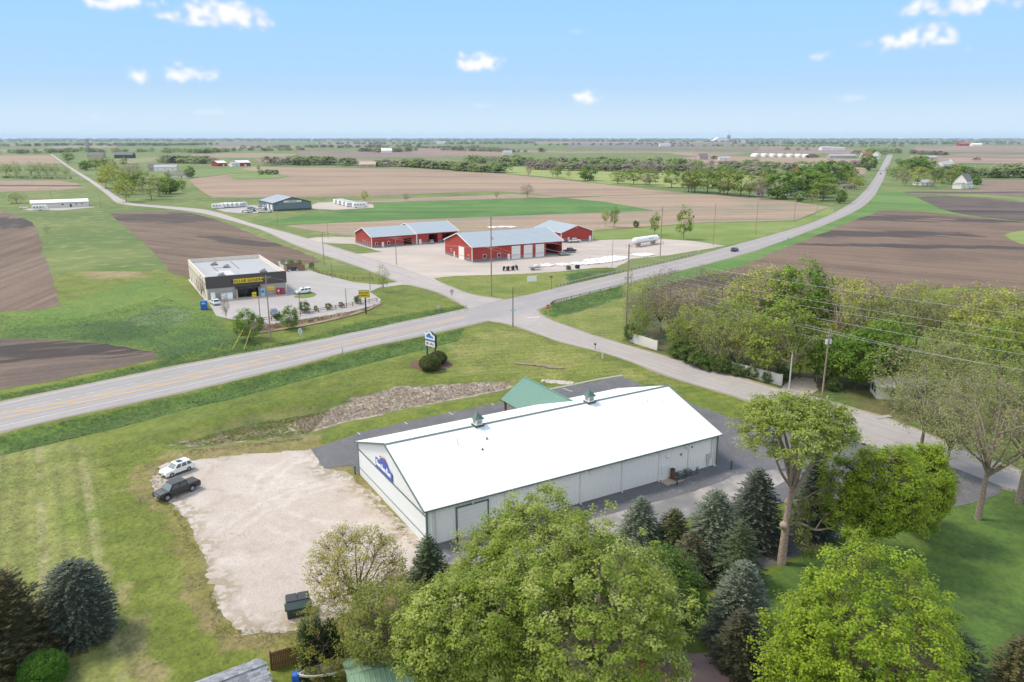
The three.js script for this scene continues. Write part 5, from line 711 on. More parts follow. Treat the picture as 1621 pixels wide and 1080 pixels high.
  for (const [label, [[x, z, h]], seed, k] of ashes) plant('ash_tree', label, 'tree', broadleaf({ h, rx: h * k, ry: h * 0.36, cy: h * 0.66, seed, tips: 560, per: 13, clump: 0.85, leaf: 0.2, cols: ASH, limbs: 13, trunkR: 0.16 + h * 0.014, fork: 0.34, lobes: 0.5, shell: 0.3, twigN: 3 }), [barkGrey, leafMat], x, z);
  { const [x, z, h] = [-15.03, -66.38, 10.74]; plant('budding_tree', 'open tree with yellow buds and bare twigs beside the dumpster', 'tree', broadleaf({ h, rx: h * 0.46, ry: h * 0.40, cy: h * 0.62, seed: 51, tips: 1100, per: 10, clump: 0.5, leaf: 0.17, cols: OLIVE, limbs: 16, trunkR: 0.2, fork: 0.16, lobes: 0.3, shell: 0.4 }), [barkBrown, leafMat], x, z); }
  { const [x, z, h] = [-15.37, -59.99, 7.11]; plant('yellow_shrub', 'yellow green shrub below the budding tree, right of the arborvitae', 'shrub', broadleaf({ h, rx: h * 0.62, ry: h * 0.5, cy: h * 0.5, seed: 52, tips: 420, per: 24, clump: 0.4, leaf: 0.15, cols: [[0.15, 0.145, 0.02], [0.18, 0.17, 0.03], [0.12, 0.13, 0.018]], limbs: 9, trunkR: 0.1, fork: 0.08 }), [barkBrown, leafMat], x, z); }
  { const [x, z, h] = [-10.53, -58.55, 9.62]; plant('young_maple', 'light green young tree filling the gap beside the yellow shrub', 'tree', broadleaf({ h, rx: h * 0.42, ry: h * 0.42, cy: h * 0.58, seed: 53, tips: 420, per: 22, clump: 0.55, leaf: 0.22, cols: [[0.15, 0.175, 0.035], [0.175, 0.19, 0.05], [0.14, 0.145, 0.03]], limbs: 9, trunkR: 0.14, fork: 0.2, lobes: 0.5 }), [barkGrey, leafMat], x, z); }
  // conifers
  const egg = t => t < 0.3 ? 0.86 + 0.47 * t : Math.sqrt(Math.max(0, 1 - ((t - 0.3) / 0.71) ** 2)), cone = t => Math.pow(1 - t, 0.72), full = t => Math.pow(1 - t, 0.6);
  const con = (name, label, [[x, z, h]], w, o, seed) => plant(name, label, 'tree', conifer({ h, w, seed, ...o }), [barkBrown, needleMat], x, z);
  con('blue_spruce', 'dense egg shaped blue spruce on the lawn at left', [[-41.89, -64.58, 8.01]], 6.6, { cols: BLUESP, prof: egg, step: 0.22, bough: 22, spray: 0.42, droop: 0.12, base: 0.02, jag: 0.14, tipCol: [0.11, 0.13, 0.10] }, 61);
  con('juniper', 'brown tinged juniper at the left edge beside the blue spruce', [[-46.09, -60.69, 9.66]], 8.6, { cols: JUNIP, prof: t => Math.pow(1 - t, 0.6), step: 0.26, bough: 20, spray: 0.62, droop: -0.25, base: 0.02, jag: 0.42, tipCol: [0.11, 0.07, 0.025] }, 62);
  con('juniper', 'dark juniper in the lower left corner, partly cut off', [[-46.77, -57.33, 8.27]], 8, { cols: JUNIP, prof: t => Math.pow(1 - t, 0.6), step: 0.28, bough: 18, spray: 0.62, droop: -0.2, base: 0.02, jag: 0.4, tipCol: [0.10, 0.075, 0.022] }, 63);
  con('spruce', 'narrow dark spruce against the corner of the white gable', [[-8.73, -71.26, 7.35]], 6.2, { cols: GREENSP, prof: cone, step: 0.24, bough: 15, spray: 0.5, jag: 0.3, tipCol: [0.07, 0.09, 0.055] }, 64);
  con('blue_spruce', 'pale blue spruce beside the lane, leftmost of the spruce row', [[15.08, -81.18, 6.71]], 7.4, { cols: SILVER, prof: cone, step: 0.22, bough: 18, spray: 0.45, tipCol: [0.14, 0.16, 0.125] }, 65);
  con('spruce', 'short dark green spruce, second in the row beside the lane', [[18.85, -80.61, 5.56]], 6.4, { cols: [[0.05, 0.06, 0.018], [0.065, 0.078, 0.024], [0.036, 0.048, 0.015]], prof: cone, step: 0.22, bough: 17, spray: 0.45, tipCol: [0.09, 0.085, 0.03] }, 66);
  con('blue_spruce', 'broad grey green spruce in the middle of the spruce row', [[23.33, -79.48, 8.34]], 8.6, { cols: SILVER, prof: full, step: 0.22, bough: 19, spray: 0.48, tipCol: [0.11, 0.13, 0.085] }, 67);
  con('spruce', 'small spruce with rusty tip in front of the broad grey green one', [[19.64, -74.86, 5.95]], 6.2, { cols: [[0.06, 0.065, 0.03], [0.08, 0.08, 0.035], [0.045, 0.052, 0.022]], prof: cone, step: 0.22, bough: 16, spray: 0.45, tipCol: [0.15, 0.085, 0.03] }, 68);
  con('spruce', 'tall dark spruce behind the row, left of the bare trunk', [[28.99, -82.64, 9.55]], 8.6, { cols: BLUESP, prof: full, step: 0.24, bough: 19, spray: 0.5, tipCol: [0.075, 0.095, 0.07] }, 69);
  con('spruce', 'green spruce with spreading boughs, next to the thick bare trunk', [[24.46, -73.63, 7.82]], 7.6, { cols: GREENSP, prof: cone, step: 0.3, bough: 12, spray: 0.55, jag: 0.35, tipCol: [0.085, 0.105, 0.035] }, 70);
  con('blue_spruce', 'greyish spruce lowest in the row near the bottom edge', [[21.82, -63.9, 8.68]], 8, { cols: SILVER, prof: full, step: 0.22, bough: 18, spray: 0.48, tipCol: [0.12, 0.12, 0.08] }, 71);
  con('spruce', 'dark spruce under the greyish one at the bottom edge', [[19.55, -56.54, 8.5]], 6.5, { cols: [[0.035, 0.036, 0.014], [0.05, 0.05, 0.02], [0.028, 0.03, 0.012]], prof: full, step: 0.26, bough: 17, spray: 0.5, jag: 0.3 }, 72);
  con('spruce', 'dark spruce behind the tall trunk, right side', [[36.57, -84.62, 10.77]], 6, { cols: BLUESP, prof: full, step: 0.24, bough: 17, spray: 0.5 }, 73);
  con('evergreen_shrub', 'dark evergreen at the bottom edge right of the largest maple', [[37.18, -55.01, 7.45]], 7.5, { cols: [[0.028, 0.045, 0.012], [0.04, 0.055, 0.018]], prof: t => Math.pow(1 - t, 0.5), step: 0.26, bough: 17, spray: 0.5, jag: 0.35 }, 74);
  con('evergreen_shrub', 'brownish evergreen at the bottom right corner', [[42.68, -55.01, 6.85]], 6.5, { cols: JUNIP, prof: t => Math.pow(1 - t, 0.5), step: 0.26, bough: 17, spray: 0.5, jag: 0.35 }, 75);
  const column = t => Math.min(1, Math.pow(1 - t, 0.5) * (0.75 + t * 0.6)), arb = { cols: [[0.030, 0.055, 0.012], [0.042, 0.072, 0.015], [0.024, 0.045, 0.010]], prof: column, step: 0.17, bough: 16, spray: 0.34, droop: -0.55, lift: 0.35, base: 0.01, jag: 0.1 };
  con('arborvitae', 'columnar arborvitae by the brown fence, left of three', [[-18.18, -58.3, 6.1]], 1.9, arb, 81);
  con('arborvitae', 'columnar arborvitae by the brown fence, middle of three', [[-17.33, -58.97, 6.01]], 1.8, { ...arb, seed: 82 }, 82);
  con('arborvitae', 'dark columnar arborvitae, right of three beside the yellow shrub', [[-16.39, -59.65, 5.28]], 2.0, { ...arb, cols: [[0.022, 0.036, 0.012], [0.03, 0.046, 0.014]] }, 83);
  const ball = (name, label, [[x, z, h]], w, cols, seed, leaf = 0.13, n = 1500) => plant(name, label, 'shrub', broadleaf({ h, rx: w / 2, ry: h * 0.52, cy: h * 0.48, seed, tips: n, per: 9, clump: 0.22, leaf, cols, limbs: 7, trunkR: 0.08, fork: 0.1, shell: 0.9, lobes: 0.12, twigs: 0.05 }), [barkBrown, leafMat], x, z);
  ball('round_shrub', 'bright green clipped round shrub at the lower left', [[-41.48, -57.81, 3]], 3.7, [[0.05, 0.125, 0.008], [0.065, 0.145, 0.01], [0.042, 0.11, 0.008]], 91, 0.14);
  ball('round_shrub', 'olive round shrub in front of the blue and white sign', [[-17.09, -152.75, 3.23]], 4.4, [[0.07, 0.085, 0.018], [0.09, 0.105, 0.022], [0.055, 0.07, 0.016]], 92, 0.16);
  ball('round_shrub', 'darker round shrub behind the blue and white sign', [[-15.92, -157.12, 2.81]], 3.9, [[0.055, 0.065, 0.016], [0.075, 0.08, 0.022], [0.04, 0.055, 0.014]], 93, 0.16);
}


// ---------------------------------------------------------------- the thicket right of the crossing, tree rows and far woods
const kinds = {
  green: { n: 3, o: { h: 10, rx: 4.6, ry: 4.4, cy: 5.6, tips: 150, per: 22, clump: 0.85, leaf: 0.36, cols: [[0.145, 0.195, 0.026], [0.18, 0.225, 0.036], [0.115, 0.165, 0.02]], limbs: 6, trunkR: 0.22, fork: 0.15, lobes: 0.5 }, bark: 'brown' },
  dense: { n: 2, o: { h: 8, rx: 4.2, ry: 3.9, cy: 4.1, tips: 200, per: 26, clump: 0.75, leaf: 0.34, cols: [[0.10, 0.17, 0.016], [0.13, 0.205, 0.022], [0.08, 0.14, 0.014]], limbs: 6, trunkR: 0.2, fork: 0.1, lobes: 0.4 }, bark: 'brown' },
  yellow: { n: 3, o: { h: 10, rx: 4.8, ry: 3.9, cy: 6.3, tips: 180, per: 19, clump: 0.85, leaf: 0.32, cols: [[0.24, 0.255, 0.045], [0.28, 0.285, 0.065], [0.20, 0.225, 0.04]], limbs: 9, trunkR: 0.2, fork: 0.2, lobes: 0.4 }, bark: 'grey' },
  sparse: { n: 3, o: { h: 9, rx: 4.2, ry: 4.2, cy: 5.0, tips: 260, per: 9, clump: 0.75, leaf: 0.26, cols: [[0.21, 0.225, 0.075], [0.18, 0.21, 0.055], [0.25, 0.235, 0.11], [0.15, 0.195, 0.042]], limbs: 10, trunkR: 0.17, fork: 0.12, lobes: 0.5, shell: 0.3 }, bark: 'grey' },
  bare: { n: 2, o: { h: 10, rx: 4.0, ry: 4.4, cy: 5.8, tips: 460, per: 3, clump: 0.7, leaf: 0.24, cols: [[0.2, 0.165, 0.12], [0.16, 0.14, 0.07], [0.17, 0.135, 0.11]], limbs: 14, trunkR: 0.18, fork: 0.14, lobes: 0.4, shell: 0.25 }, bark: 'grey' },
  shrub: { n: 2, o: { h: 3.2, rx: 2.2, ry: 1.7, cy: 1.6, tips: 110, per: 26, clump: 0.5, leaf: 0.26, cols: [[0.07, 0.115, 0.018], [0.10, 0.14, 0.03], [0.05, 0.085, 0.014]], limbs: 6, trunkR: 0.07, fork: 0.06 }, bark: 'brown' },
};
const barks = { grey: barkGrey, brown: barkBrown, pale: barkPale };
for (const k of Object.keys(kinds)) { kinds[k].m = []; for (let i = 0; i < kinds[k].n; i++) kinds[k].m.push(broadleaf({ ...kinds[k].o, seed: 500 + i * 13 + k.length * 7 })); const q = kinds[k].o; kinds[k].lo = []; for (let i = 0; i < kinds[k].n; i++) kinds[k].lo.push(broadleaf({ ...q, tips: Math.round(q.tips * (k === 'bare' ? 0.6 : 0.42)), per: q.per, leaf: q.leaf * 1.75, clump: q.clump * 1.25, limbs: 5, seed: 700 + i * 13 + k.length * 7 })); }
const KNAME = { green: ['leafy_tree', 'fresh green tree'], dense: ['leafy_tree', 'dense deep green tree'], yellow: ['leafy_tree', 'yellow green round crowned tree'], sparse: ['thin_tree', 'thin leaved grey green tree'], bare: ['bare_tree', 'nearly bare grey brown tree'], shrub: ['shrub', 'low green shrub'] };
function grove(list, where, group, seed, hs = 1, back = 0, side = 0) {                        // list of [x, z, h, kind, width factor]; ordinals run from left to right
  const r = rng(seed), by = {};
  list.forEach(t => (by[t[3]] ??= []).push(t));
  for (const k of Object.keys(by)) {
    const L = by[k].sort((a, b) => a[0] / -a[1] - b[0] / -b[1]);
    L.forEach(([x0, z0, h0, , wf = 1], i) => { const x = x0 + side, z = z0 - back, h = h0 * (hs < 0.95 ? hs * (0.84 + 0.3 * r()) : hs), m = (z < -330 ? kinds[k].lo : kinds[k].m)[Math.floor(r() * kinds[k].n)], s = h / m.h, w = s * wf * ((z < -330 ? 0.98 : 0.76) + 0.2 * r()); plant(KNAME[k][0], L.length === 1 ? `only ${KNAME[k][1]} ${where}` : `${ordinal(i + 1)} ${KNAME[k][1]} from left ${where}`, k === 'shrub' ? 'shrub' : 'tree', m, [barks[kinds[k].bark], leafMat], x, z, [w, s, w], r() * 6.28, group); });
  }
}
grove([[28.69, -173.16, 10.29, 'green', 0.7], [31.21, -181.43, 15.66, 'sparse'], [36.01, -183.94, 14.29, 'bare'], [36.48, -176.61, 18.57, 'bare'], [38.95, -169.82, 14.78, 'sparse'], [35.71, -162.49, 8.75, 'green'], [39.76, -162.49, 13.95, 'yellow', 0.9], [41.07, -158.07, 12.4, 'sparse'], [45.55, -185.86, 15.99, 'bare', 1.2], [50.58, -182.68, 15.44, 'sparse', 1.2], [42.75, -152.97, 11.66, 'sparse'], [46.14, -156.65, 13.25, 'green'], [45.45, -150.32, 15.13, 'sparse'], [54.16, -172.03, 18.44, 'sparse', 1.1], [48.57, -149.45, 13.51, 'yellow', 0.8], [49.45, -145.26, 12.81, 'sparse'], [52.08, -144.44, 15.38, 'green'], [58.76, -169.82, 20.66, 'yellow', 1.25], [56.89, -145.26, 14.95, 'green'], [64.29, -168.2, 18.94, 'dense', 1.1], [68.19, -165.56, 17, 'sparse', 1.1], [73.37, -162.99, 21.04, 'yellow', 1.2], [61.91, -142.05, 11.7, 'dense'], [65.19, -138.23, 13.14, 'dense', 1.1], [69.52, -138.23, 14.1, 'dense', 1.1], [77.86, -162.99, 16.91, 'bare'], [82.39, -162.49, 16.45, 'sparse'], [85.99, -162.99, 16.91, 'bare'], [90.66, -165.56, 17.14, 'yellow'], [94.93, -165.56, 15.59, 'bare'], [95.14, -159.52, 15.38, 'bare'], [102.32, -165.56, 15.59, 'bare'], [100.16, -155.72, 16.93, 'yellow', 1.2], [102.17, -151.2, 15.99, 'yellow', 1.2], [107.14, -151.2, 15.73, 'yellow', 1.1], [88.69, -131.8, 15.4, 'green'], [76.16, -138.98, 14.89, 'sparse', 1.2], [67.61, -126.85, 12.68, 'sparse', 1.1], [73.4, -126.85, 13.24, 'sparse', 1.1], [77.19, -125.27, 12, 'sparse', 1.2], [77.23, -116.51, 11.31, 'sparse', 1.1], [81.35, -116.51, 11.83, 'green'], [83.7, -113.84, 14.68, 'sparse'], [88.03, -142.84, 14, 'sparse', 1.1], [87.15, -146.91, 13.06, 'green']], 'in the thicket across the side street', 'trees of the thicket across the side street', 901, 0.93, 2.2, 1.3);
grove([[36.13, -160.5, 4.57, 'shrub', 1.1], [37.59, -157.12, 4.49, 'shrub'], [39, -153.88, 4.41, 'shrub', 1.2], [40.73, -151.2, 4.08, 'shrub'], [42.62, -149.45, 3.77, 'shrub'], [45.5, -147.75, 2.94, 'shrub'], [47.81, -146.08, 2.91, 'shrub'], [49.94, -143.24, 2.99, 'shrub'], [53.34, -144.44, 3.4, 'shrub'], [61.1, -138.23, 3.28, 'shrub'], [27.31, -174.87, 4.77, 'shrub', 0.6]], 'along the white fence by the side street', 'shrubs along the white fence', 902, 0.8, 1.4, 0.8);
{ const [x, z, h] = [70.27, -159.52, 16.33]; plant('dead_tree', 'pale bare forked dead trunk standing in the thicket', 'tree', broadleaf({ h, rx: h * 0.3, ry: h * 0.36, cy: h * 0.7, seed: 611, tips: 120, per: 2, leaf: 0.2, cols: [[0.2, 0.17, 0.1]], limbs: 7, trunkR: 0.42, fork: 0.45 }), [barkPale, leafMat], x, z); }
{ const [x, z, h] = [54.25, -142.05, 15.17]; plant('dead_tree', 'slim pale dead tree at the dirt track, left of the transformer pole', 'tree', broadleaf({ h, rx: h * 0.3, ry: h * 0.4, cy: h * 0.6, seed: 612, tips: 100, per: 3, leaf: 0.2, cols: [[0.16, 0.17, 0.06]], limbs: 9, trunkR: 0.2, fork: 0.35 }), [barkPale, leafMat], x, z); }
// young trees round the shop and the red sheds
grove([[-63.3, -177.8, 7.47, 'dense', 0.95], [-56.26, -188.47, 5.91, 'dense', 0.85]], 'between the shop car park and the highway', 'trees by the shop car park', 903);
grove([[-57.68, -207.34, 3.23, 'shrub', 0.8], [-45.21, -219.04, 2.45, 'shrub', 0.8], [-48.91, -213.88, 1.66, 'shrub', 0.7], [-65.92, -194.63, 1.7, 'shrub', 0.9], [-62.35, -198.21, 1.9, 'shrub'], [-51.94, -211.38, 1.83, 'shrub', 0.8], [-54.91, -208.94, 1.63, 'shrub', 0.7], [-69.1, -188.47, 1.82, 'shrub', 0.8]], 'in the dry planting bed by the shop', 'shrubs in the planting bed', 904);
grove([[-93.92, -227.25, 6.97, 'bare', 0.7], [-76.15, -198.21, 7.7, 'bare', 0.5], [-40.56, -237.07, 8.44, 'sparse', 0.6], [-74.96, -283.11, 1.9, 'shrub', 0.9]], 'around the shop building', 'small trees around the shop', 905);
grove([[50.88, -419.4, 9.22, 'yellow', 0.4], [55.31, -416.3, 10.84, 'green', 0.55], [71.22, -382.93, 10.64, 'green', 0.5], [82.02, -365.74, 15.53, 'green', 0.55], [67.3, -416.3, 3.4, 'shrub', 0.6]], 'on the grass beyond the white tank', 'young trees beyond the white tank', 906);
grove([[-84.39, -288.96, 2.18, 'dense', 1.3], [-87.71, -290.46, 1.95, 'dense', 1.2], [-81.42, -290.46, 1.83, 'dense', 1.2]], 'behind the shop bin enclosure', 'hedge behind the bin enclosure', 907);
// trees across the middle distance
grove([[-291.1, -584.5, 15.89, 'yellow'], [-430, -833.3, 21.06, 'yellow', 0.8], [-390.61, -748.7, 19.58, 'yellow'], [-362.16, -712.5, 22.02, 'yellow'], [-332.61, -664.1, 19.01, 'green'], [-350.12, -721.2, 16.61, 'green'], [-283.13, -608.9, 18.45, 'sparse', 1.2], [-292.08, -642.3, 16.89, 'green'], [-299.74, -671.7, 14.44, 'dense'], [-295.37, -671.7, 13.91, 'dense'], [-298.39, -703.9, 10.65, 'green', 0.9], [-315.24, -730.1, 10.45, 'sparse'], [-347.27, -730.1, 17.38, 'green'], [-387.49, -788.8, 19.97, 'bare'], [-402.3, -833.3, 21.06, 'bare'], [-854.2, -1509.9, 20.07, 'green', 1.2], [-392.56, -954.1, 13.55, 'dense', 0.8], [-414.5, -939, 7.43, 'green'], [-632.7, -1158.6, 14.57, 'dense'], [-649.3, -1205.4, 15.15, 'green'], [-615.9, -1158.6, 18.2, 'green'], [-617.5, -1181.6, 17.63, 'green'], [-618.2, -1205.4, 17.03, 'green'], [-664.1, -1340.8, 14.72, 'green']], 'around the farmstead by the country road', 'trees of the farmstead by the country road', 908);
grove([[-366.87, -573, 8.74, 'sparse', 1.6], [-237.22, -390.79, 3.53, 'bare', 1.2], [-638.2, -985.8, 17.09, 'sparse'], [-625.5, -985.8, 17.09, 'sparse'], [-616.5, -1002.4, 15.8, 'sparse'], [-606.7, -1002.4, 15.8, 'sparse'], [-596.2, -1002.4, 14.22, 'sparse'], [-585.7, -1002.4, 14.22, 'sparse'], [-563.3, -985.8, 13.22, 'sparse']], 'in the fields left of the country road', 'field trees left of the country road', 909);
grove([[-113.56, -596.5, 7.18, 'yellow', 0.9], [-80.66, -590.4, 6.16, 'bare', 1.1], [-12.41, -621.8, 5.48, 'bare'], [12.61, -631.9, 10.86, 'bare', 1.25], [20.79, -969.7, 13.77, 'bare', 0.6], [-319.67, -1028.5, 6.9, 'dense', 1.4], [-329.64, -1028.5, 6.49, 'dense', 1.2], [-311.35, -1028.5, 6.49, 'dense', 1.2], [-375.52, -1158.6, 7.3, 'green', 0.7]], 'standing alone in the tan fields', 'lone trees in the tan fields', 910);
grove([[55.97, -954.1, 13.55, 'green'], [50.6, -969.7, 12.24, 'bare', 0.9], [69.09, -954.1, 8.29, 'bare'], [85.47, -883, 16.74, 'dense', 1.3], [111.6, -821.7, 13.67, 'green', 1.2], [126.52, -810.4, 16.68, 'green', 1.2], [141.04, -799.5, 17.09, 'green', 1.2], [133.59, -778.4, 12.97, 'bare'], [155.45, -758.3, 18.63, 'green'], [158.07, -695.6, 17.68, 'green'], [163.72, -695.6, 20.97, 'green'], [171.05, -679.5, 22.11, 'green'], [178.97, -671.7, 20.81, 'green'], [182.52, -656.7, 22.43, 'green'], [189.05, -642.3, 19.42, 'green', 1.2], [159.04, -687.5, 10.96, 'bare'], [179.31, -656.7, 12.57, 'bare'], [196.37, -642.3, 13.83, 'bare'], [201.53, -635.3, 14.7, 'bare'], [233.99, -730.1, 14.5, 'bare']], 'in the row beyond the tan field', 'trees in the row beyond the tan field', 911);
grove([[210.84, -615.3, 21.07, 'dense'], [230.76, -649.4, 18.61, 'green'], [238.69, -649.4, 15.52, 'green'], [248.09, -635.3, 21.23, 'dense', 1.3], [239.53, -596.5, 19.03, 'green', 1.2], [278.47, -730.1, 25.42, 'dense', 1.2], [309.18, -778.4, 25.21, 'dense', 1.2], [347.54, -833.3, 23.02, 'dense', 1.2], [367.89, -857.5, 20.31, 'dense'], [347.26, -799.5, 15.83, 'green'], [338.3, -758.3, 11.44, 'green'], [242.94, -573, 10.11, 'dense', 0.8], [239.92, -730.1, 18.53, 'green'], [217.19, -584.5, 7.97, 'dense'], [226.73, -584.5, 7.51, 'sparse'], [321.17, -730.1, 11.61, 'yellow'], [195.78, -608.9, 16.52, 'bare'], [527, -1158.6, 21.82, 'dense'], [679.1, -1509.9, 18.89, 'green'], [871.6, -1890.5, 19.17, 'dense']], 'round the farm left of the highway', 'trees round the farm left of the highway', 912);
grove([[675.9, -1371.5, 12.9, 'green'], [534.6, -1055.9, 19.1, 'dense', 1.3], [596.3, -1158.6, 20.91, 'dense', 1.2], [555.9, -1055.9, 22.4, 'dense', 1.2], [442.4, -896.4, 16.28, 'green'], [418.5, -833.3, 18.44, 'sparse'], [398.37, -788.8, 16.25, 'bare'], [405.2, -778.4, 18.49, 'yellow'], [398.39, -739.3, 10.58, 'bare'], [455.6, -833.3, 18.44, 'bare'], [452.2, -833.3, 17.13, 'green'], [441.9, -799.5, 6.99, 'green'], [457.1, -810.4, 15.4, 'green'], [475.9, -833.3, 19.1, 'green'], [479.5, -810.4, 10.28, 'dense'], [477, -799.5, 6.99, 'dense'], [578.2, -1037.4, 11.45, 'green'], [498.5, -1037.4, 11.45, 'sparse']], 'round the white farmhouse right of the highway', 'trees round the white farmhouse', 913);

// hedgerows and woods far away: many crowns that read as one mass
const farTree = (() => { const m = broadleaf({ h: 10, rx: 4.4, ry: 4.6, cy: 5.3, seed: 777, tips: 46, per: 5, clump: 1.5, leaf: 1.7, cols: [[1, 1, 1], [0.8, 0.8, 0.8], [1.15, 1.15, 1.15]], limbs: 3, trunkR: 0.3, twigs: 0 }); return m.crown; })();
const woodMat = leafMat;
function wood(name, lines, tones, seed) {                         // lines of [polyline, spacing, height, depth]
  const r = rng(seed), it = [];
  for (const [p, gap0, hh, deep] of lines) for (let i = 1; i < p.length; i++) { const a = p[i - 1], b = p[i], L = Math.hypot(b[0] - a[0], b[1] - a[1]), gap = gap0 * 0.7, n = Math.max(1, Math.round(L / gap)); for (let k = 0; k < n; k++) { const t = (k + r()) / n; it.push([a[0] + (b[0] - a[0]) * t + (r() - 0.5) * gap, a[1] + (b[1] - a[1]) * t - r() * deep, hh * (0.7 + 0.5 * r())]); } }
  const im = new THREE.InstancedMesh(farTree, woodMat, it.length), d = new THREE.Object3D(), c = new THREE.Color();
  it.forEach(([x, z, h], i) => { d.position.set(x, -h * 0.06, z); d.rotation.y = r() * 6.28; const w = h / 10 * (1.3 + 0.8 * r()); d.scale.set(w, h / 10, w); d.updateMatrix(); im.setMatrixAt(i, d.matrix); const t = tones[Math.floor(r() * tones.length)], g = 0.8 + 0.4 * r(); c.setRGB(t[0] * g, t[1] * g, t[2] * g); im.setColorAt(i, c); });
  im.name = numbered(name); shade(im); im.userData = { kind: 'stuff', label: 'far off woods and hedgerows reading as one mass', category: 'woods' }; scene.add(im); return im;
}
const WG = [[0.26, 0.34, 0.085], [0.31, 0.37, 0.11], [0.22, 0.3, 0.075], [0.31, 0.3, 0.15]], WB = [[0.34, 0.28, 0.2], [0.29, 0.31, 0.11], [0.27, 0.25, 0.15]], WF = [[0.22, 0.28, 0.12], [0.25, 0.3, 0.14], [0.19, 0.25, 0.1]];
wood('far_woods', [
  [[[-437.2, -1371.5], [-334.37, -1371.5]], 9, 15, 60], [[[-329.95, -1371.5], [-319.53, -1403.7]], 14, 14, 20], [[[-294.52, -1340.8], [-274.68, -1371.5]], 14, 15, 10], [[[-237.36, -1311.3], [-180.27, -1311.3], [-107.49, -1205.4], [-44.66, -1094.7], [-9.12, -1074.9]], 11, 13, 24],
  [[[-93.22, -1437.4], [-11.61, -1371.5], [60.29, -1256.2], [145.42, -1205.4], [242.71, -1158.6], [296.77, -1115.2]], 11, 15, 200], [[[296.77, -1115.2], [315.73, -1002.4], [323.85, -954.1]], 12, 11, 30], [[[391.34, -1115.2], [422.3, -1158.6]], 12, 12, 20],
  [[[515, -896.4], [569.6, -939], [615.9, -939], [655.5, -910.2]], 12, 15, 40], [[[384.53, -1256.2], [427.5, -1205.4]], 12, 12, 30],
  [[[-681.5, -1509.9], [-626.9, -1472.8], [-562.2, -1437.4]], 12, 14, 50], [[[-615.9, -939], [-576.5, -924.4], [-516.2, -910.2]], 7, 3, 4],
], WG, 31);
wood('far_woods', [[[[28.7, -1205.4], [65, -1158.6], [128.01, -1136.5], [216.69, -1074.9], [281.15, -1055.9]], 9, 11, 14], [[[275.79, -1371.5], [375.27, -1371.5], [378.87, -1205.4]], 14, 9, 40], [[[1196.3, -2329.7], [1197.7, -2162.4]], 14, 12, 40], [[[-662.5, -1472.8], [-632.9, -1509.9], [-611.7, -1549]], 14, 12, 40], [[[572.3, -1340.8], [577, -1256.2]], 14, 10, 30], [[[706, -1890.5], [755.8, -1920.7]], 18, 9, 20], [[[985.5, -1679.1], [1007.2, -1679.1]], 16, 8, 10]], WB, 32);
wood('far_woods', [
  [[[-1591, -2329.7], [-1431.4, -2375.6], [-1413.4, -2423.4]], 14, 13, 120], [[[-1536.3, -2635.2], [-1291.3, -2473.1], [-1156.1, -2524.9], [-954.9, -2329.7], [-994.9, -2635.2]], 22, 14, 200], [[[-1040.1, -2755.6], [-907.5, -2755.6], [-803.7, -3032.4]], 26, 13, 120], [[[-529.7, -2635.2], [-426.6, -2524.9], [-354.82, -2755.6]], 22, 15, 120],
  [[[-268.71, -3032.4], [-111.64, -2755.6], [39.52, -2524.9]], 24, 13, 60], [[[1015.3, -2162.4], [1200.6, -2375.6]], 16, 15, 200], [[[1056.6, -3032.4], [1141.7, -3032.4]], 24, 12, 60], [[[428.4, -1778.6], [471.8, -1727.4]], 18, 8, 30], [[[1145.5, -2162.4], [1197.7, -2162.4]], 18, 12, 30], [[[83.53, -2635.2], [100.44, -2635.2]], 12, 14, 10],
  [[[797.3, -4337.3], [1075.2, -4337.3], [1353.1, -4337.3], [1587.1, -4047.3], [1609.5, -3793.6]], 30, 12, 200], [[[1716.8, -4047.3], [1911.4, -4047.3], [2041.1, -4047.3]], 30, 13, 300],
], WG, 33);
wood('far_woods', [
  [[[-2822.5, -4047.3], [-2658.1, -4671.9], [-2120.9, -4337.3], [-1986.3, -4859.3]], 16, 16, 700], [[[-1163.2, -3370.7], [-888.3, -3569.7], [-487.9, -3793.6]], 18, 15, 400], [[[-1372.9, -5523.6], [-467.3, -5282.9], [192.11, -6077.2]], 26, 16, 900], [[[-6048.2, -8687.1], [-4568, -9356.3], [-2516.9, -10137.1], [-767.8, -8687.1], [669.7, -9356.3], [1877.3, -8107.1], [2975.9, -7599.7], [4191.8, -7599.7], [5407.7, -7599.7]], 30, 19, 1800],
  [[[1722.1, -5523.6], [2493.1, -5282.9], [3583.6, -5523.6]], 22, 18, 900], [[[147.78, -4671.9], [801.4, -5282.9], [1408, -6077.2]], 70, 14, 300], [[[-433.7, -3370.7], [-144.48, -3569.7]], 40, 13, 200],
], WF, 34);
wood('far_woods', [[[[-9415.2, -13226.1], [-6905.1, -14149.7], [-3775.3, -15211.8], [-118.76, -14149.7], [3274.4, -14149.7], [6667.6, -14149.7], [10287, -14149.7]], 22, 24, 2600], [[[-15467.9, -21736.6], [-5808.2, -23409.6], [3291.6, -21736.6], [15797.9, -21736.6]], 38, 36, 4000]], WF, 35);

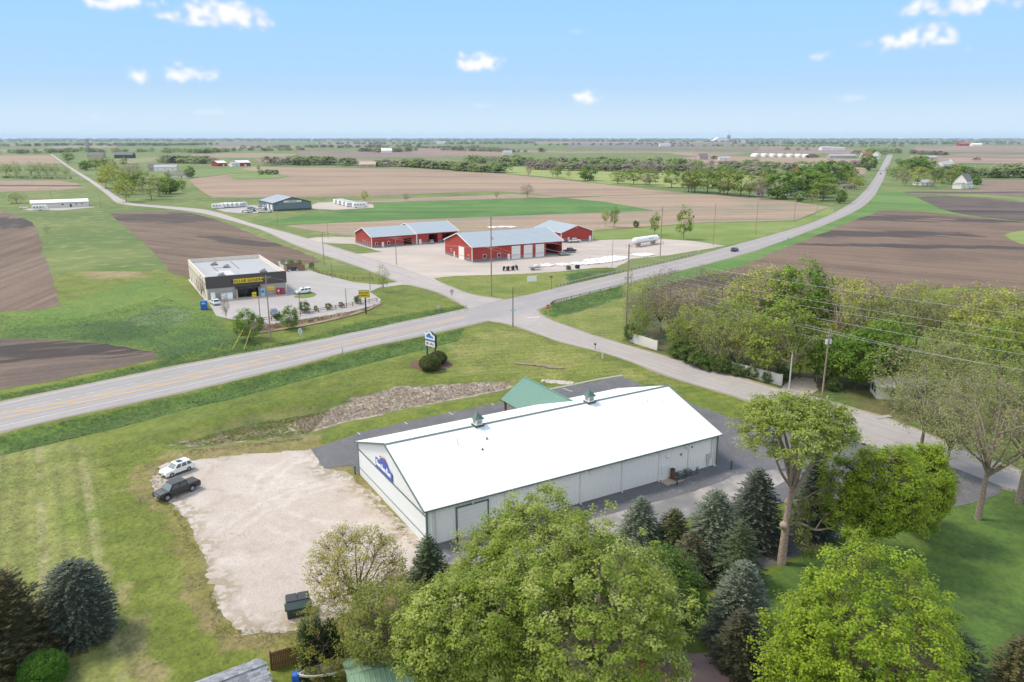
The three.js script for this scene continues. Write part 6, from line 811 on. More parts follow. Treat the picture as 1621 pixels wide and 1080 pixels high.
// ---------------------------------------------------------------- the shop with the yellow sign
const font = await new FontLoader().loadAsync('fonts/droid/droid_sans_bold.typeface.json');
function lettering(text, size, mat, parent, x, y, z, turn = 0, depth = 0.04) { const g = new TextGeometry(text, { font, size, depth, curveSegments: 3, bevelEnabled: false }); g.computeBoundingBox(); g.translate(-(g.boundingBox.max.x + g.boundingBox.min.x) / 2, 0, 0); return part('lettering', g, mat, parent, x, y, z, turn); }
const matCream = std(0xffffff, 0.8, { map: grain([0.60, 0.55, 0.46], 221, 0.06) }), matTaupe = std(0xffffff, 0.8, { map: grain([0.30, 0.28, 0.26], 223, 0.08) }), matBrownFascia = std(0xffffff, 0.6, { map: grain([0.062, 0.053, 0.05], 225, 0.1) }), matRoofGrey = std(0xffffff, 0.8, { map: grain([0.30, 0.31, 0.32], 227, 0.09) }), matYellow = std([0.62, 0.46, 0.01], 0.5), matRed = std([0.42, 0.03, 0.045], 0.5), matBlue = std([0.02, 0.09, 0.34], 0.5), matSky = std([0.2, 0.45, 0.6], 0.4), matIce = std([0.55, 0.6, 0.62], 0.4), matOrange = std([0.55, 0.25, 0.03], 0.6), matPlankBrown = std([0.19, 0.13, 0.085], 0.9);
{
  const L = 23.5, D = 40, H = 7.1, T = 29 * Math.PI / 180, [ox, oz] = [-90.57, -222.62];
  const b = thing('shop_building', 'flat roofed shop with cream side, dark brown fascia and yellow sign', 'building', ox, 0, oz, T);
  const place = (x, z) => new THREE.Vector3(x, 0, z).applyAxisAngle(new THREE.Vector3(0, 1, 0), T).add(b.position);
  part('wall', box(0.3, H - 0.2, D, 0.15, (H - 0.2) / 2, -D / 2), matCream, b); part('wall', box(0.3, H - 0.2, D, L - 0.15, (H - 0.2) / 2, -D / 2), matCream, b); part('wall', box(L - 0.6, H - 0.2, 0.3, L / 2, (H - 0.2) / 2, -D + 0.15), matCream, b);
  for (const [x0, x1] of [[0.3, 8.3], [15.3, L - 0.3]]) part('front_wall', box(x1 - x0, 3.7, 0.3, (x0 + x1) / 2, 1.85, -0.2), matTaupe, b);
  part('recess_wall', box(7, 3.7, 0.2, 11.8, 1.85, -2.2), matTaupe, b);
  part('fascia', box(L + 0.1, H - 3.65, 0.4, L / 2, 3.65 + (H - 3.65) / 2, -0.1), matBrownFascia, b); for (let k = 0; k < 48; k++) slab('fascia_rib', matBrownFascia, b, 0.08, H - 3.75, 0.06, 0.25 + k * (L - 0.4) / 47, 3.68 + (H - 3.7) / 2, 0.12);
  part('canopy', box(7.4, 0.3, 1.3, 11.8, 3.25, 0.6), matPlastic, b); part('roof', box(L - 0.6, 0.2, D - 0.6, L / 2, H - 1.3, -D / 2), matRoofGrey, b);
  for (const [w, d, x, z] of [[0.46, D + 0.06, 0.15, -D / 2], [0.46, D + 0.06, L - 0.15, -D / 2], [L - 0.6, 0.46, L / 2, -D + 0.12]]) part('parapet_cap', box(w, 0.1, d, x, H - 0.12, z), std([0.5, 0.48, 0.44], 0.6), b);
  part('fascia_cap', box(L + 0.16, 0.08, 0.52, L / 2, H + 0.04, -0.1), matBrownFascia, b);
  for (const [x, w, l, a] of [[6, 0.25, 13, 0], [13, 0.25, 17, 0], [9, 0.22, 5, 1.57]]) part('roof_seam', box(w, 0.06, l, x, H - 1.17, -15 - x, a), std([0.10, 0.10, 0.10], 0.9), b);
  part('roof_membrane', box(4.4, 0.03, 9, 7.6, H - 1.18, -13), std([0.42, 0.43, 0.45], 0.7), b);
  for (const [x, z] of [[5.8, -8], [9.8, -24], [7, -31], [18.5, -9]]) { const u = part('rooftop_unit', rbox(1.6, 0.85, 1.3, 0.1, x, H - 0.74, z), std([0.30, 0.29, 0.28], 0.6), b); part('fan', cyl(0.42, 0.42, 0.1, 12, x + 0.3, H - 0.28, z), matBlack, u); part('curb', box(2.2, 0.2, 1.8, x, H - 1.12, z), matBlack, u); }
  for (let k = 0; k < 8; k++) slab('downspout', matTaupe, b, 0.1, 4.6, 0.14, -0.06, 2.4, -3 - k * 4.7); slab('side_band', matBrownFascia, b, 0.06, 0.14, D - 0.5, -0.03, 4.9, -D / 2); { const d = slab('side_door', std([0.36, 0.33, 0.28], 0.6), b, 0.08, 2.2, 1.1, -0.05, 1.1, -D + 5); }
  const sg = part('sign_board', box(8.6, 1.3, 0.16, 12.1, 5.3, 0.24), matYellow, b); lettering('DOLLAR GENERAL', 0.86, matBlack, sg, 12.1, 4.88, 0.32);
  const dr = part('shop_window', box(6.4, 2.7, 0.1, 11.8, 1.45, -2.05), matGlassDark, b); for (const x of [9.6, 11.2, 12.4, 14]) slab('mullion', matBlack, dr, 0.1, 2.7, 0.14, x, 1.45, -2.0);
  for (const x of [8.5, 15.1]) slab('pillar', matTaupe, b, 0.5, 3.3, 0.5, x, 1.65, 0.2);
  const bn = part('banner', box(2.6, 1.1, 0.06, 18.4, 2.2, 0.0), matYellow, b); slab('banner_mark', matOrange, bn, 1.6, 0.3, 0.05, 18.5, 2.2, 0.03);
  part('sidewalk', box(L + 0.6, 0.16, 2.4, L / 2, 0.1, 1.25), std([0.34, 0.31, 0.28], 0.9), b);
  part('foundation', box(0.5, 0.2, D + 1, -0.3, 0.1, -D / 2), std([0.40, 0.38, 0.35], 0.9), b);
  const at = (x, z, n, l, c, g) => { const p = place(x, z); return thing(n, l, c, p.x, 0.16, p.z, T, g); };
  [[1.6, 'tall white ice freezer nearest the left corner of the shop', 2.4, 1.2], [4.6, 'white ice freezer in the middle of the shop front left half', 2.0, 1.5], [6.3, 'white ice freezer closest to the dark shop entrance', 2.0, 1.7]].forEach(([x, l, h, w]) => { const t = at(x, 0.75, 'ice_freezer', l, 'freezer', 'ice freezers outside the shop'); part('cabinet', rbox(w, h, 0.9, 0.05, 0, h / 2, 0), matIce, t); slab('door', matWhiteMetal, t, w * 0.45, h * 0.7, 0.05, -w * 0.24, h * 0.5, 0.46); slab('door', matWhiteMetal, t, w * 0.45, h * 0.7, 0.05, w * 0.24, h * 0.5, 0.46); });
  { const t = at(20.6, 0.9, 'red_kiosk', 'red movie rental kiosk standing by the shop front', 'kiosk'); part('cabinet', rbox(1.1, 2.0, 0.8, 0.05, 0, 1.0, 0), matRed, t); slab('screen', matIce, t, 0.5, 0.5, 0.04, 0, 1.3, 0.42); }
  { const t = at(21.9, 0.8, 'propane_cage', 'dark red propane exchange cage at the right of the shop front', 'cage'); part('frame', rbox(1.2, 1.9, 0.7, 0.03, 0, 0.95, 0), std([0.2, 0.03, 0.04], 0.6), t); for (let k = 0; k < 3; k++) slab('shelf', matSteel, t, 1.1, 0.06, 0.04, 0, 0.5 + k * 0.5, 0.38); }
  { const t = at(15.9, 1.0, 'water_machine', 'light blue water vending machine beside the shop entrance', 'vending machine'); part('cabinet', rbox(1.2, 2.3, 0.9, 0.05, 0, 1.15, 0), matSky, t); slab('panel', matBlue, t, 0.8, 0.8, 0.04, 0, 1.5, 0.46); }
  [[8.1, 'yellow bollard left of the shop entrance'], [14.7, 'yellow bollard right of the shop entrance'], [17.0, 'yellow bollard beside the blue vending machine']].forEach(([x, l]) => { const p = place(x, 2.2); single('bollard', l, 'bollard', cyl(0.14, 0.14, 1.2, 8, 0, 0.6, 0), matOrange, p.x, 0.16, p.z); });
  { const t = at(13.4, 0.6, 'yellow_rack', 'yellow merchandise rack under the shop canopy', 'rack'); part('frame', rbox(1.3, 1.4, 0.7, 0.04, 0, 0.7, 0), matYellow, t); slab('shelf', matBlack, t, 1.2, 0.06, 0.8, 0, 0.75, 0.1); }
  // clothes donation bin
  { const t = thing('donation_bin', 'bright blue donation bin on the grass left of the shop', 'bin', -86.76, -210.56, 0); const q = [-87.08, -211.38]; t.position.set(q[0], 0, q[1]); t.rotation.y = T - 0.3; part('cabinet', rbox(1.7, 2.5, 1.5, 0.08, 0, 1.27, 0), matBlue, t); part('hatch', box(1.0, 0.5, 0.1, 0, 1.9, 0.76), matSky, t); part('base', box(1.8, 0.12, 1.6, 0, 0.06, 0), matBlack, t); }
  // bin enclosure of vertical boards
  { const q = [-79.79, -277.48], t = thing('bin_enclosure', 'tan board bin enclosure behind the shop, open on one side', 'enclosure', q[0], 0, q[1], T); for (let k = 0; k < 16; k++) slab('board', matPlankBrown, t, 0.38, 2.3, 0.08, -3 + k * 0.4, 1.15, -2.4); for (let k = 0; k < 9; k++) { slab('board', matPlankBrown, t, 0.08, 2.3, 0.5, 3.3, 1.15, -2.2 + k * 0.55); slab('board', matPlankBrown, t, 0.08, 2.3, 0.5, -3.2, 1.15, -2.2 + k * 0.55); } part('gate', box(2.4, 2.1, 0.08, 1.9, 1.1, 2.4, 0.0), matPlankBrown, t); }
  { const q = [-79.94, -276.79], t = thing('dumpster', 'dark dumpster standing in the tan bin enclosure', 'dumpster', q[0], 0.04, q[1], T); part('box', rbox(1.9, 1.4, 1.4, 0.05, 0, 0.75, 0), std([0.03, 0.045, 0.06], 0.6), t); part('lid', rbox(2.0, 0.1, 1.5, 0.03, 0, 1.5, 0), matPlastic, t); }
  // pole sign
  { const q = [-40.27, -205.76], t = thing('pole_sign', 'yellow shop sign on a black post by the highway', 'sign', q[0], 0, q[1], 0.05); part('post', box(0.35, 5, 0.35, 0, 2.5, 0), matBlack, t); const s = part('sign_box', box(2.9, 2.0, 0.6, -0.3, 5.6, 0), matBlack, t); part('face', box(2.8, 1.9, 0.05, -0.3, 5.6, 0.33), matYellow, s); lettering('DOLLAR', 0.48, matBlack, s, -0.3, 5.75, 0.36, 0, 0.03); lettering('GENERAL', 0.45, matBlack, s, -0.3, 5.0, 0.36, 0, 0.03); }
  // traffic island at the van
  const isl = sheet(smooth([[-66.23, -228.19], [-63.16, -226.78], [-60.7, -229.15], [-61.14, -234.04], [-62.57, -235.04], [-64.55, -232.06], [-66.5, -230.6]], 4), 0.07); struct('grass_island', isl, std([0.11, 0.155, 0.03], 1));
  // low kerb wall and dry planting bed in front of the car park
  struct('planting_bed', sheet(ragged(smooth([[-70.15, -187.81], [-68.86, -192.53], [-62.63, -193.58], [-55.81, -198.94], [-48.72, -204.98], [-42.19, -211.79], [-38.89, -219.93], [-37.9, -217.29], [-42.23, -207.34], [-48.72, -197.48], [-55.2, -190.48], [-61.66, -185.21], [-66.33, -182.68]], 3), 0.4, 1.2), 0.05), std(0xffffff, 1, { map: tiled(mapTex(256, 256, (u, v) => { const f = fbm(u * 30, v * 30, 3, 7, 30), m = 0.6 + 0.8 * f; return mix3([0.15, 0.10, 0.07].map(e => e * m), [0.25, 0.2, 0.13].map(e => e * m), sstep(0.4, 0.6, fbm(u * 6, v * 6, 2, 9, 6))); }), 16) }));
  const curb = smooth([[-66.68, -181.43], [-61.46, -184.57], [-55.02, -189.81], [-48.55, -196.76], [-42, -206.15], [-37.82, -219.04]], 6, false), curbG = new THREE.TubeGeometry(new THREE.CatmullRomCurve3(curb.map(p => new THREE.Vector3(p[0], 0.1, p[1]))), 60, 0.16, 5); struct('bed_edging', curbG, matPlankBrown);
}
function railFence(name, label, pts, gap, h, mat) {                // posts and two rails, each its own part
  const t = thing(name, label, 'fence', pts[0][0], 0, pts[0][1]); let posts = [];
  for (let i = 1; i < pts.length; i++) { const a = pts[i - 1], b = pts[i], L = Math.hypot(b[0] - a[0], b[1] - a[1]), n = Math.max(1, Math.round(L / gap)); for (let k = 0; k < n; k++) posts.push([a[0] + (b[0] - a[0]) * k / n, a[1] + (b[1] - a[1]) * k / n]); } posts.push(pts[pts.length - 1]);
  posts.forEach((p, i) => { const x = p[0] - pts[0][0], z = p[1] - pts[0][1]; slab('post', mat, t, 0.18, h, 0.18, x, h / 2, z); if (i) { const q = posts[i - 1], dx = p[0] - q[0], dz = p[1] - q[1], l = Math.hypot(dx, dz); for (const y of [h * 0.5, h * 0.88]) slab('rail', mat, t, l, 0.13, 0.07, x - dx / 2, y, z - dz / 2, Math.atan2(-dz, dx)); } }); return t;
}
railFence('rail_fence', 'brown post and rail fence along the planting bed by the shop', [[-71.24, -191.85], [-63.81, -197.48], [-55.77, -205.37], [-47.91, -213.46], [-39.94, -221.71]], 2.6, 1.25, matPlankBrown);
railFence('rail_fence', 'brown post and rail fence along the upper edge of the shop car park', [[-75.67, -283.11], [-69.11, -270.74], [-61.59, -262.42], [-53.91, -256.95], [-47.45, -256.95]], 3, 1.2, matPlankBrown);


// ---------------------------------------------------------------- red sheds and the other buildings of the middle distance
const csg = new Evaluator(); csg.attributes = ['position', 'normal', 'uv']; csg.useGroups = false;
const matBarnRed = std(0xffffff, 0.65, { map: grain([0.285, 0.026, 0.018], 241, 0.1) }), matWainscot = std([0.13, 0.14, 0.155], 0.7), matBarnRoof = std(0xffffff, 0.5, { map: grain([0.27, 0.31, 0.34], 243, 0.06) }), matTrimWhite = std([0.62, 0.60, 0.58], 0.6), matSteelBlue = std(0xffffff, 0.65, { map: grain([0.12, 0.16, 0.19], 245, 0.07) }), matNavy = std([0.035, 0.045, 0.06], 0.7), matOffWhite = std(0xffffff, 0.7, { map: grain([0.52, 0.50, 0.44], 247, 0.06) });
function ribRoof(x0, x1, zr, yr, ze, ye, w = 0.9) { const n = Math.round((x1 - x0) / w), g = ribPanel(x1 - x0, Math.hypot(ze - zr, yr - ye), Math.hypot(ze - zr, yr - ye), n, 0.04), a = Math.atan2(yr - ye, Math.abs(ze - zr)); g.rotateX(-(Math.PI / 2 - a)); if (ze < zr) { g.rotateY(Math.PI); g.translate(x1 - x0, 0, 0); } g.translate(x0, ye, ze); return g; }
function shed(name, label, [ox, oz], turnDeg, L, W, E, R, o = {}) {
  const { wall = matBarnRed, wain = matWainscot, roof = matBarnRoof, trim = matTrimWhite, holes = [], category = 'building', over = 0.5 } = o;
  const t = thing(name, label, category, ox, 0, oz, turnDeg * Math.PI / 180), sl = (R - E) / (W / 2);
  let body = gableCore(L, W, E, R, 0); body = body.index ? body.toNonIndexed() : body;
  if (holes.length) { let br = new Brush(body); br.updateMatrixWorld(); for (const [x0, x1, y1, d] of holes) { const q = new Brush(new THREE.BoxGeometry(x1 - x0, y1 + 0.4, d + 0.4)); q.position.set((x0 + x1) / 2, y1 / 2 - 0.2, -d / 2 + 0.2); q.updateMatrixWorld(); br = csg.evaluate(br, q, SUBTRACTION); } body = br.geometry; }
  part('wall', body, wall, t);
  if (wain) { const segs = []; let x = 0; for (const [a, b] of [...holes.map(h => [h[0], h[1]]), ...(o.doors ?? []).map(d => [d[0], d[1]])].sort((p, q) => p[0] - q[0])) { if (a - x > 0.3) segs.push([x, a]); x = Math.max(x, b); } if (L - x > 0.3) segs.push([x, L]); for (const [a, b] of segs) part('wainscot', box(b - a - 0.05, 1.0, 0.06, (a + b) / 2, 0.5, 0.03), wain, t); part('wainscot', box(0.06, 1.0, W - 0.1, -0.03, 0.5, -W / 2), wain, t); part('wainscot', box(0.06, 1.0, W - 0.1, L + 0.03, 0.5, -W / 2), wain, t); }
  for (const s of [1, -1]) part('roof', ribRoof(-over, L + over, -W / 2, R + 0.12, s > 0 ? over : -W - over, E - over * sl + 0.12), roof, t);
  const rl = Math.hypot(W / 2 + over, R - E + over * sl), ra = Math.atan(sl); for (const x of [-over - 0.02, L + over + 0.02]) for (const s of [-1, 1]) part('rake_trim', box(0.12, 0.36, rl, x, (R + E - over * sl) / 2 + 0.06, -W / 2 + s * (W / 2 + over) / 2, 0, s * ra), trim, t);
  for (const z of [over + 0.03, -W - over - 0.03]) part('eave_trim', box(L + over * 2, 0.22, 0.12, L / 2, E - over * sl + 0.04, z), trim, t);
  for (const x of [0, L]) for (const z of [0, -W]) part('corner_trim', box(0.26, E, 0.26, x, E / 2, z), trim, t);
  for (const [a, b, h, c] of o.doors ?? []) { const d = part('overhead_door', box(b - a, h, 0.1, (a + b) / 2, h / 2, 0.07), c ?? matTrimWhite, t); for (let k = 0; k < 4; k++) slab('door_window', matGlassDark, d, (b - a) * 0.12, 0.22, 0.04, a + (b - a) * (0.2 + k * 0.2), h * 0.3, 0.13); for (let k = 1; k < 5; k++) slab('door_joint', matWainscot, d, b - a, 0.03, 0.03, (a + b) / 2, h * k / 5, 0.115); }
  for (const [x, w, h, y] of o.panes ?? []) { const f = slab('window', trim, t, w + 0.24, h + 0.24, 0.1, x, y, 0.06); f.scale.set(w + 0.24, h + 0.24, 0.1); slab('window_pane', matGlassDark, t, w, h, 0.06, x, y, 0.1); }
  for (const [x, h = 2.2] of o.walk ?? []) slab('walk_door', trim, t, 1.1, h, 0.1, x, h / 2, 0.07);
  for (const [z, w, h, y, kind] of o.gable ?? []) { if (kind === 'door') { const d = part('overhead_door', box(0.1, h, w, -0.07, h / 2, z), trim, t); for (let k = 0; k < 4; k++) slab('door_window', matGlassDark, d, 0.04, 0.22, w * 0.12, -0.13, h * 0.3, z - w * 0.3 + k * w * 0.2); } else if (kind === 'walk') slab('walk_door', trim, t, 0.1, h, w, -0.07, h / 2, z); else { slab('window', trim, t, 0.1, h + 0.24, w + 0.24, -0.06, y, z); slab('window_pane', matGlassDark, t, 0.06, h, w, -0.1, y, z); } }
  return t;
}
shed('red_shed', 'low red shed with row of small gable windows, leftmost of the red sheds', [-61.82, -336.47], 31.7, 21.55, 19.9, 4.8, 7.8, { holes: [[15.2, 19.2, 3.2, 6]], panes: [[2.2, 0.9, 1.2, 1.6], [8.0, 1.0, 1.3, 1.6]], walk: [[5.2]], gable: [[-3, 0.7, 1.2, 1.6], [-5.5, 0.7, 1.2, 1.6], [-8, 0.7, 1.2, 1.6], [-10.5, 0.7, 1.2, 1.6]] });
{ const a = 31.7 * Math.PI / 180, [ox, oz] = [-61.82, -336.47]; shed('red_shed', 'red shed with two wide open bays joined to the far left shed', [ox + Math.cos(a) * 21.8, oz - Math.sin(a) * 21.8], 31.7, 21, 24, 5.0, 8.4, { holes: [[6.0, 10.6, 4.2, 11], [12.8, 20.4, 4.2, 11]], walk: [[1.6]] }); }
shed('red_shed', 'largest red shed with grey roof and three white overhead doors', [-15.51, -295.83], 28.8, 41.4, 25.8, 6.0, 10.0, { holes: [[33.6, 41.0, 5.0, 12]], doors: [[17.5, 21.5, 5.2], [23.1, 27.1, 5.2], [28.6, 32.6, 5.2]], panes: [[5.4, 1.3, 1.3, 2.0], [11.8, 1.3, 1.3, 2.0]], walk: [[16.2]], gable: [[-9.6, 5.0, 5.0, 2.5, 'door'], [-3.4, 1.1, 1.3, 1.8], [-16.5, 1.0, 2.2, 0, 'walk'], [-19.5, 0.9, 0.9, 2.4]] });
{ // rear red shed: its gable end faces the yard
  const t = shed('red_shed', 'rear red shed whose plain gable end faces the white pickup', [37.94, -361.56], 118, 24, 17.2, 4.7, 7.6, { gable: [] }); slab('walk_door', matTrimWhite, t, 0.12, 2.3, 1.2, -0.09, 1.15, -1.3); slab('walk_door', matTrimWhite, t, 0.12, 2.3, 1.1, -0.09, 1.15, -13.2); slab('gable_light', matTrimWhite, t, 0.2, 0.3, 0.4, -0.1, 6.5, -8.6);
}
shed('grey_dealership', 'blue grey gabled building with white sign board among parked caravans', [-136.48, -524], 123.7, 32, 25, 5.2, 8.6, { wall: matSteelBlue, wain: matNavy, trim: matNavy, roof: matBarnRoof });
{ const t = scene.children[scene.children.length - 1]; const s = slab('sign_board', matTrimWhite, t, 0.12, 1.3, 12, -0.12, 5.9, -12.2); slab('sign_mark', matSteel, t, 0.06, 0.7, 5.5, -0.2, 5.95, -12.2); for (const z of [-22.5, -23.8]) slab('wall_light', matBlack, t, 0.2, 0.5, 0.4, -0.1, 4.2, z); slab('overhead_door', matTrimWhite, t, 4, 4, 0.1, 5, 2, -25.06); slab('overhead_door', matTrimWhite, t, 4, 4, 0.1, 13, 2, -25.06); for (const x of [19, 24]) slab('window', matTrimWhite, t, 1.6, 1.4, 0.1, x, 2, -25.06); }
shed('long_white_building', 'long low white building with small dark windows at far left', [-328.78, -528.8], 30.9, 34.2, 10, 3.7, 5.2, { wall: matOffWhite, wain: null, trim: matTrimWhite, roof: matWhiteMetal, panes: [[18.6, 1.4, 0.8, 2.2], [27, 0.8, 0.9, 2.1], [30.5, 0.8, 0.9, 2.1]] }); slab('door', matNavy, scene.children[scene.children.length - 1], 1.1, 2.3, 0.12, 23.5, 1.15, 0.08);
struct('building_apron', sheet([[-334.64, -526.4], [-320.24, -514.7], [-300.48, -517], [-291.15, -541.1], [-301.95, -551.4], [-328.84, -536.1]], 0.05), matDgLot);
struct('dealer_lot', sheet([[-202.51, -526.4], [-187.33, -503.6], [-171.74, -492.9], [-156.01, -503.6], [-161.76, -524], [-185.68, -556.6], [-204.58, -546.2]], 0.09), matDgLot); struct('dealer_lot', sheet([[-136.22, -526.4], [-119.15, -519.3], [-95.74, -536.1], [-101.17, -562], [-125.17, -584.5], [-144.25, -578.7], [-145.22, -562]], 0.09), matYard);
// caravans and motorhomes on the dealer's lots
[[345, 330.5, 7.5, 'leftmost white caravan, apart from the row at the dealership', 0.5], [356, 329, 8, 'second white caravan in the row left of the dealership', 1.2], [363, 328.8, 8, 'third white caravan in the row left of the dealership', 1.2], [370, 328.5, 8, 'fourth white caravan in the row left of the dealership', 1.2], [377, 328.2, 8, 'fifth white caravan in the row left of the dealership', 1.2], [384, 327.8, 8, 'last white caravan in the row left of the dealership', 1.2]].forEach(([px, py, L, l, a], i) => { const P = [[[-201.24, -528.8], [-199.14, -536.1], [-196.43, -537.1], [-193.88, -538.6], [-191.32, -540.1], [-188.92, -542.1]]][0][i]; trailer('caravan', l, P[0], P[1], a, L, WHITE, 'caravans left of the dealership'); });
[['white motorhome standing broadside, frontmost right of the dealership', 0.59, 10.5], ['second motorhome back from the broadside one', 0.75, 8.5], ['third motorhome back in the right hand row', 0.75, 8.5], ['fourth motorhome back in the right hand row', 0.75, 8.5], ['rearmost motorhome in the right hand row', 0.75, 8.5]].forEach(([l, a, L], i) => { const P = [[-105.85, -538.6], [-113.04, -543.6], [-117.86, -554], [-122.74, -562], [-127.29, -570.2]][i]; trailer('motorhome', l, P[0], P[1], a, L, WHITE, 'motorhomes right of the dealership', true); });
[[-173.41, -501.4], [-170.23, -499.2], [-170.64, -508], [-168.02, -508.9], [-162.6, -501], [-163.02, -510.2], [-158.07, -503.6], [-172.38, -526.4], [-176.76, -524], [-167.64, -526.4]].forEach((P, i) => vehicle('parked_car', `${ordinal(i + 1)} pale vehicle counted through the cluster before the dealership`, 'car', i % 3 === 2 ? GREY : WHITE, P[0], P[1], 0.6 + (i % 4) * 0.5, { kind: i % 2 ? 'pickup' : 'van', L: 5.4, W: 2, group: 'vehicles clustered before the dealership' }));
{ const P = [[-315.71, -517], [-311.83, -526.4]][0]; trailer('caravan', 'white trailer parked before the long white building', P[0], P[1], 0.55, 9, WHITE); }
{ const P = [-334.4, -528.8]; vehicle('parked_car', 'white car at the left end of the long white building', 'car', WHITE, P[0], P[1], 0.6, { L: 4.6 }); }
// propane tank on saddles with its fence and pipework
{
  const A = [53.68, -338.49], B = [66.93, -351.06], L = Math.hypot(B[0] - A[0], B[1] - A[1]), t = thing('propane_tank', 'big white horizontal propane tank on saddles in the barn yard', 'tank', (A[0] + B[0]) / 2, 0, (A[1] + B[1]) / 2, heading(A, B)), tank = std([0.66, 0.66, 0.67], 0.45);
  part('shell', tf(new THREE.CapsuleGeometry(1.45, L - 2.9, 8, 20), 0, 2.7, 0, 0, 0, Math.PI / 2), tank, t); for (const x of [-L * 0.3, L * 0.3]) part('saddle', box(0.8, 1.9, 2.4, x, 0.95, 0), matConcretePad, t); part('dome', cyl(0.35, 0.3, 0.45, 10, 0, 4.3, 0), matSteel, t);
  slab('print', matSteel, t, 3.4, 0.35, 0.05, 2.2, 3.2, 1.38); part('pipework', merge([bar([-L / 2, 1.4, 1], [-L / 2 - 5, 1.2, 1.2], 0.08), bar([-L / 2 - 2, 0, 1], [-L / 2 - 2, 2.4, 1], 0.06), bar([-L / 2 - 4, 0, 1.2], [-L / 2 - 4, 2.2, 1.2], 0.06), bar([-L / 2 - 5, 0, 0.2], [-L / 2 - 5, 1.8, 0.2], 0.06)]), matSteel, t);
  for (let k = 0; k < 9; k++) slab('guard_post', matSteel, t, 0.12, 1.2, 0.12, -L / 2 - 1 + k * (L + 2) / 8, 0.6, 2.6); slab('guard_rail', matSteel, t, L + 2, 0.1, 0.06, 0, 1.1, 2.6);
}
// white wrapped pipes and bundles laid out on the yard
{
  const rows = [[13.78, -287.48], [19.62, -288.96], [25.59, -291.22], [28.57, -291.98], [31.65, -293.51], [34.76, -295.06], [37.5, -297.4], [40.28, -299.79], [42.6, -302.21], [38.38, -304.67], [34.56, -302.21], [30.72, -298.99], [44.43, -306.33], [42, -307.16], [52.03, -314.02], [53.82, -312.28], [56.35, -314.9], [-9.73, -414.8], [-4.97, -416.3], [-0.17, -416.3]], r = rng(55), mW = std([0.7, 0.7, 0.7], 0.6);
  rows.forEach((p, i) => { const n = 7, a = []; for (let k = 0; k < n; k++) a.push(cyl(0.24, 0.24, 3.4 + r() * 1.6, 7, (k - n / 2) * 0.6 + r() * 0.16, 0.25 + (k % 3 === 1 ? 0.16 : 0), (r() - 0.5) * 0.8, Math.PI / 2)); const far = i > 16; single('pipe_bundle', far ? `${ordinal(i - 16)} white bundle from left behind the largest red shed` : `${ordinal(i + 1)} bundle of white pipes counted along the roadside edge of the yard`, 'pipes', merge(a), mW, p[0], 0.03, p[1], 0.5 + r() * 0.4, far ? 'white bundles behind the shed' : 'white pipe bundles on the yard'); });
  const P = [[-0.81, -277.48], [8.24, -278.17], [20.83, -278.87], [24.26, -280.97]];
  { const t = thing('tractor_tyres', 'row of black implement tyres on the yard edge', 'tyres', P[0][0], 0, P[0][1], 0.5); for (let k = 0; k < 6; k++) part('tyre', new THREE.TorusGeometry(0.6, 0.25, 8, 16), matRubber, t, -2.6 + k * 1.05, 0.85, (k % 2) * 0.8, 1.2); part('axle_frame', merge([box(6, 0.2, 0.3, 0, 1.2, 0.3), box(0.3, 1.4, 0.3, 2.4, 1.3, 0.3), box(0.3, 1.2, 0.3, -2.4, 1.2, 0.3)]), matBlack, t); }
  { const t = thing('flatbed_trailer', 'small grey flatbed trailer beside the white pipes', 'trailer', P[1][0], 0, P[1][1], 0.4); part('deck', rbox(4, 0.6, 2, 0.1, 0, 1.0, 0), GREY, t); part('drawbar', bar([2, 0.7, 0], [4, 0.5, 0], 0.08), matBlack, t); wheels(t, [[-0.6, 0.9], [-0.6, -0.9]], 0.36, 0.25); part('load', rbox(1.4, 0.6, 1.4, 0.1, 0.6, 1.55, 0), matTrimWhite, t); }
  { const t = thing('black_crate', 'black crate on the yard among the white pipes', 'crate', P[2][0], 0, P[2][1], 0.4); part('box', box(1.4, 1.2, 1.2, 0, 0.6, 0), matBlack, t); part('lid', box(1.5, 0.1, 1.3, 0, 1.25, 0), matPlastic, t); }
  { const t = thing('spool', 'dark cable spool lying near the black crate', 'spool', P[3][0], 0, P[3][1], 0.7); part('flange', cyl(0.8, 0.8, 0.1, 16, 0, 0.8, 0.45, Math.PI / 2), matBlack, t); part('flange', cyl(0.8, 0.8, 0.1, 16, 0, 0.8, -0.45, Math.PI / 2), matBlack, t); part('drum', cyl(0.45, 0.45, 0.9, 12, 0, 0.8, 0, Math.PI / 2), matPlastic, t); }
}


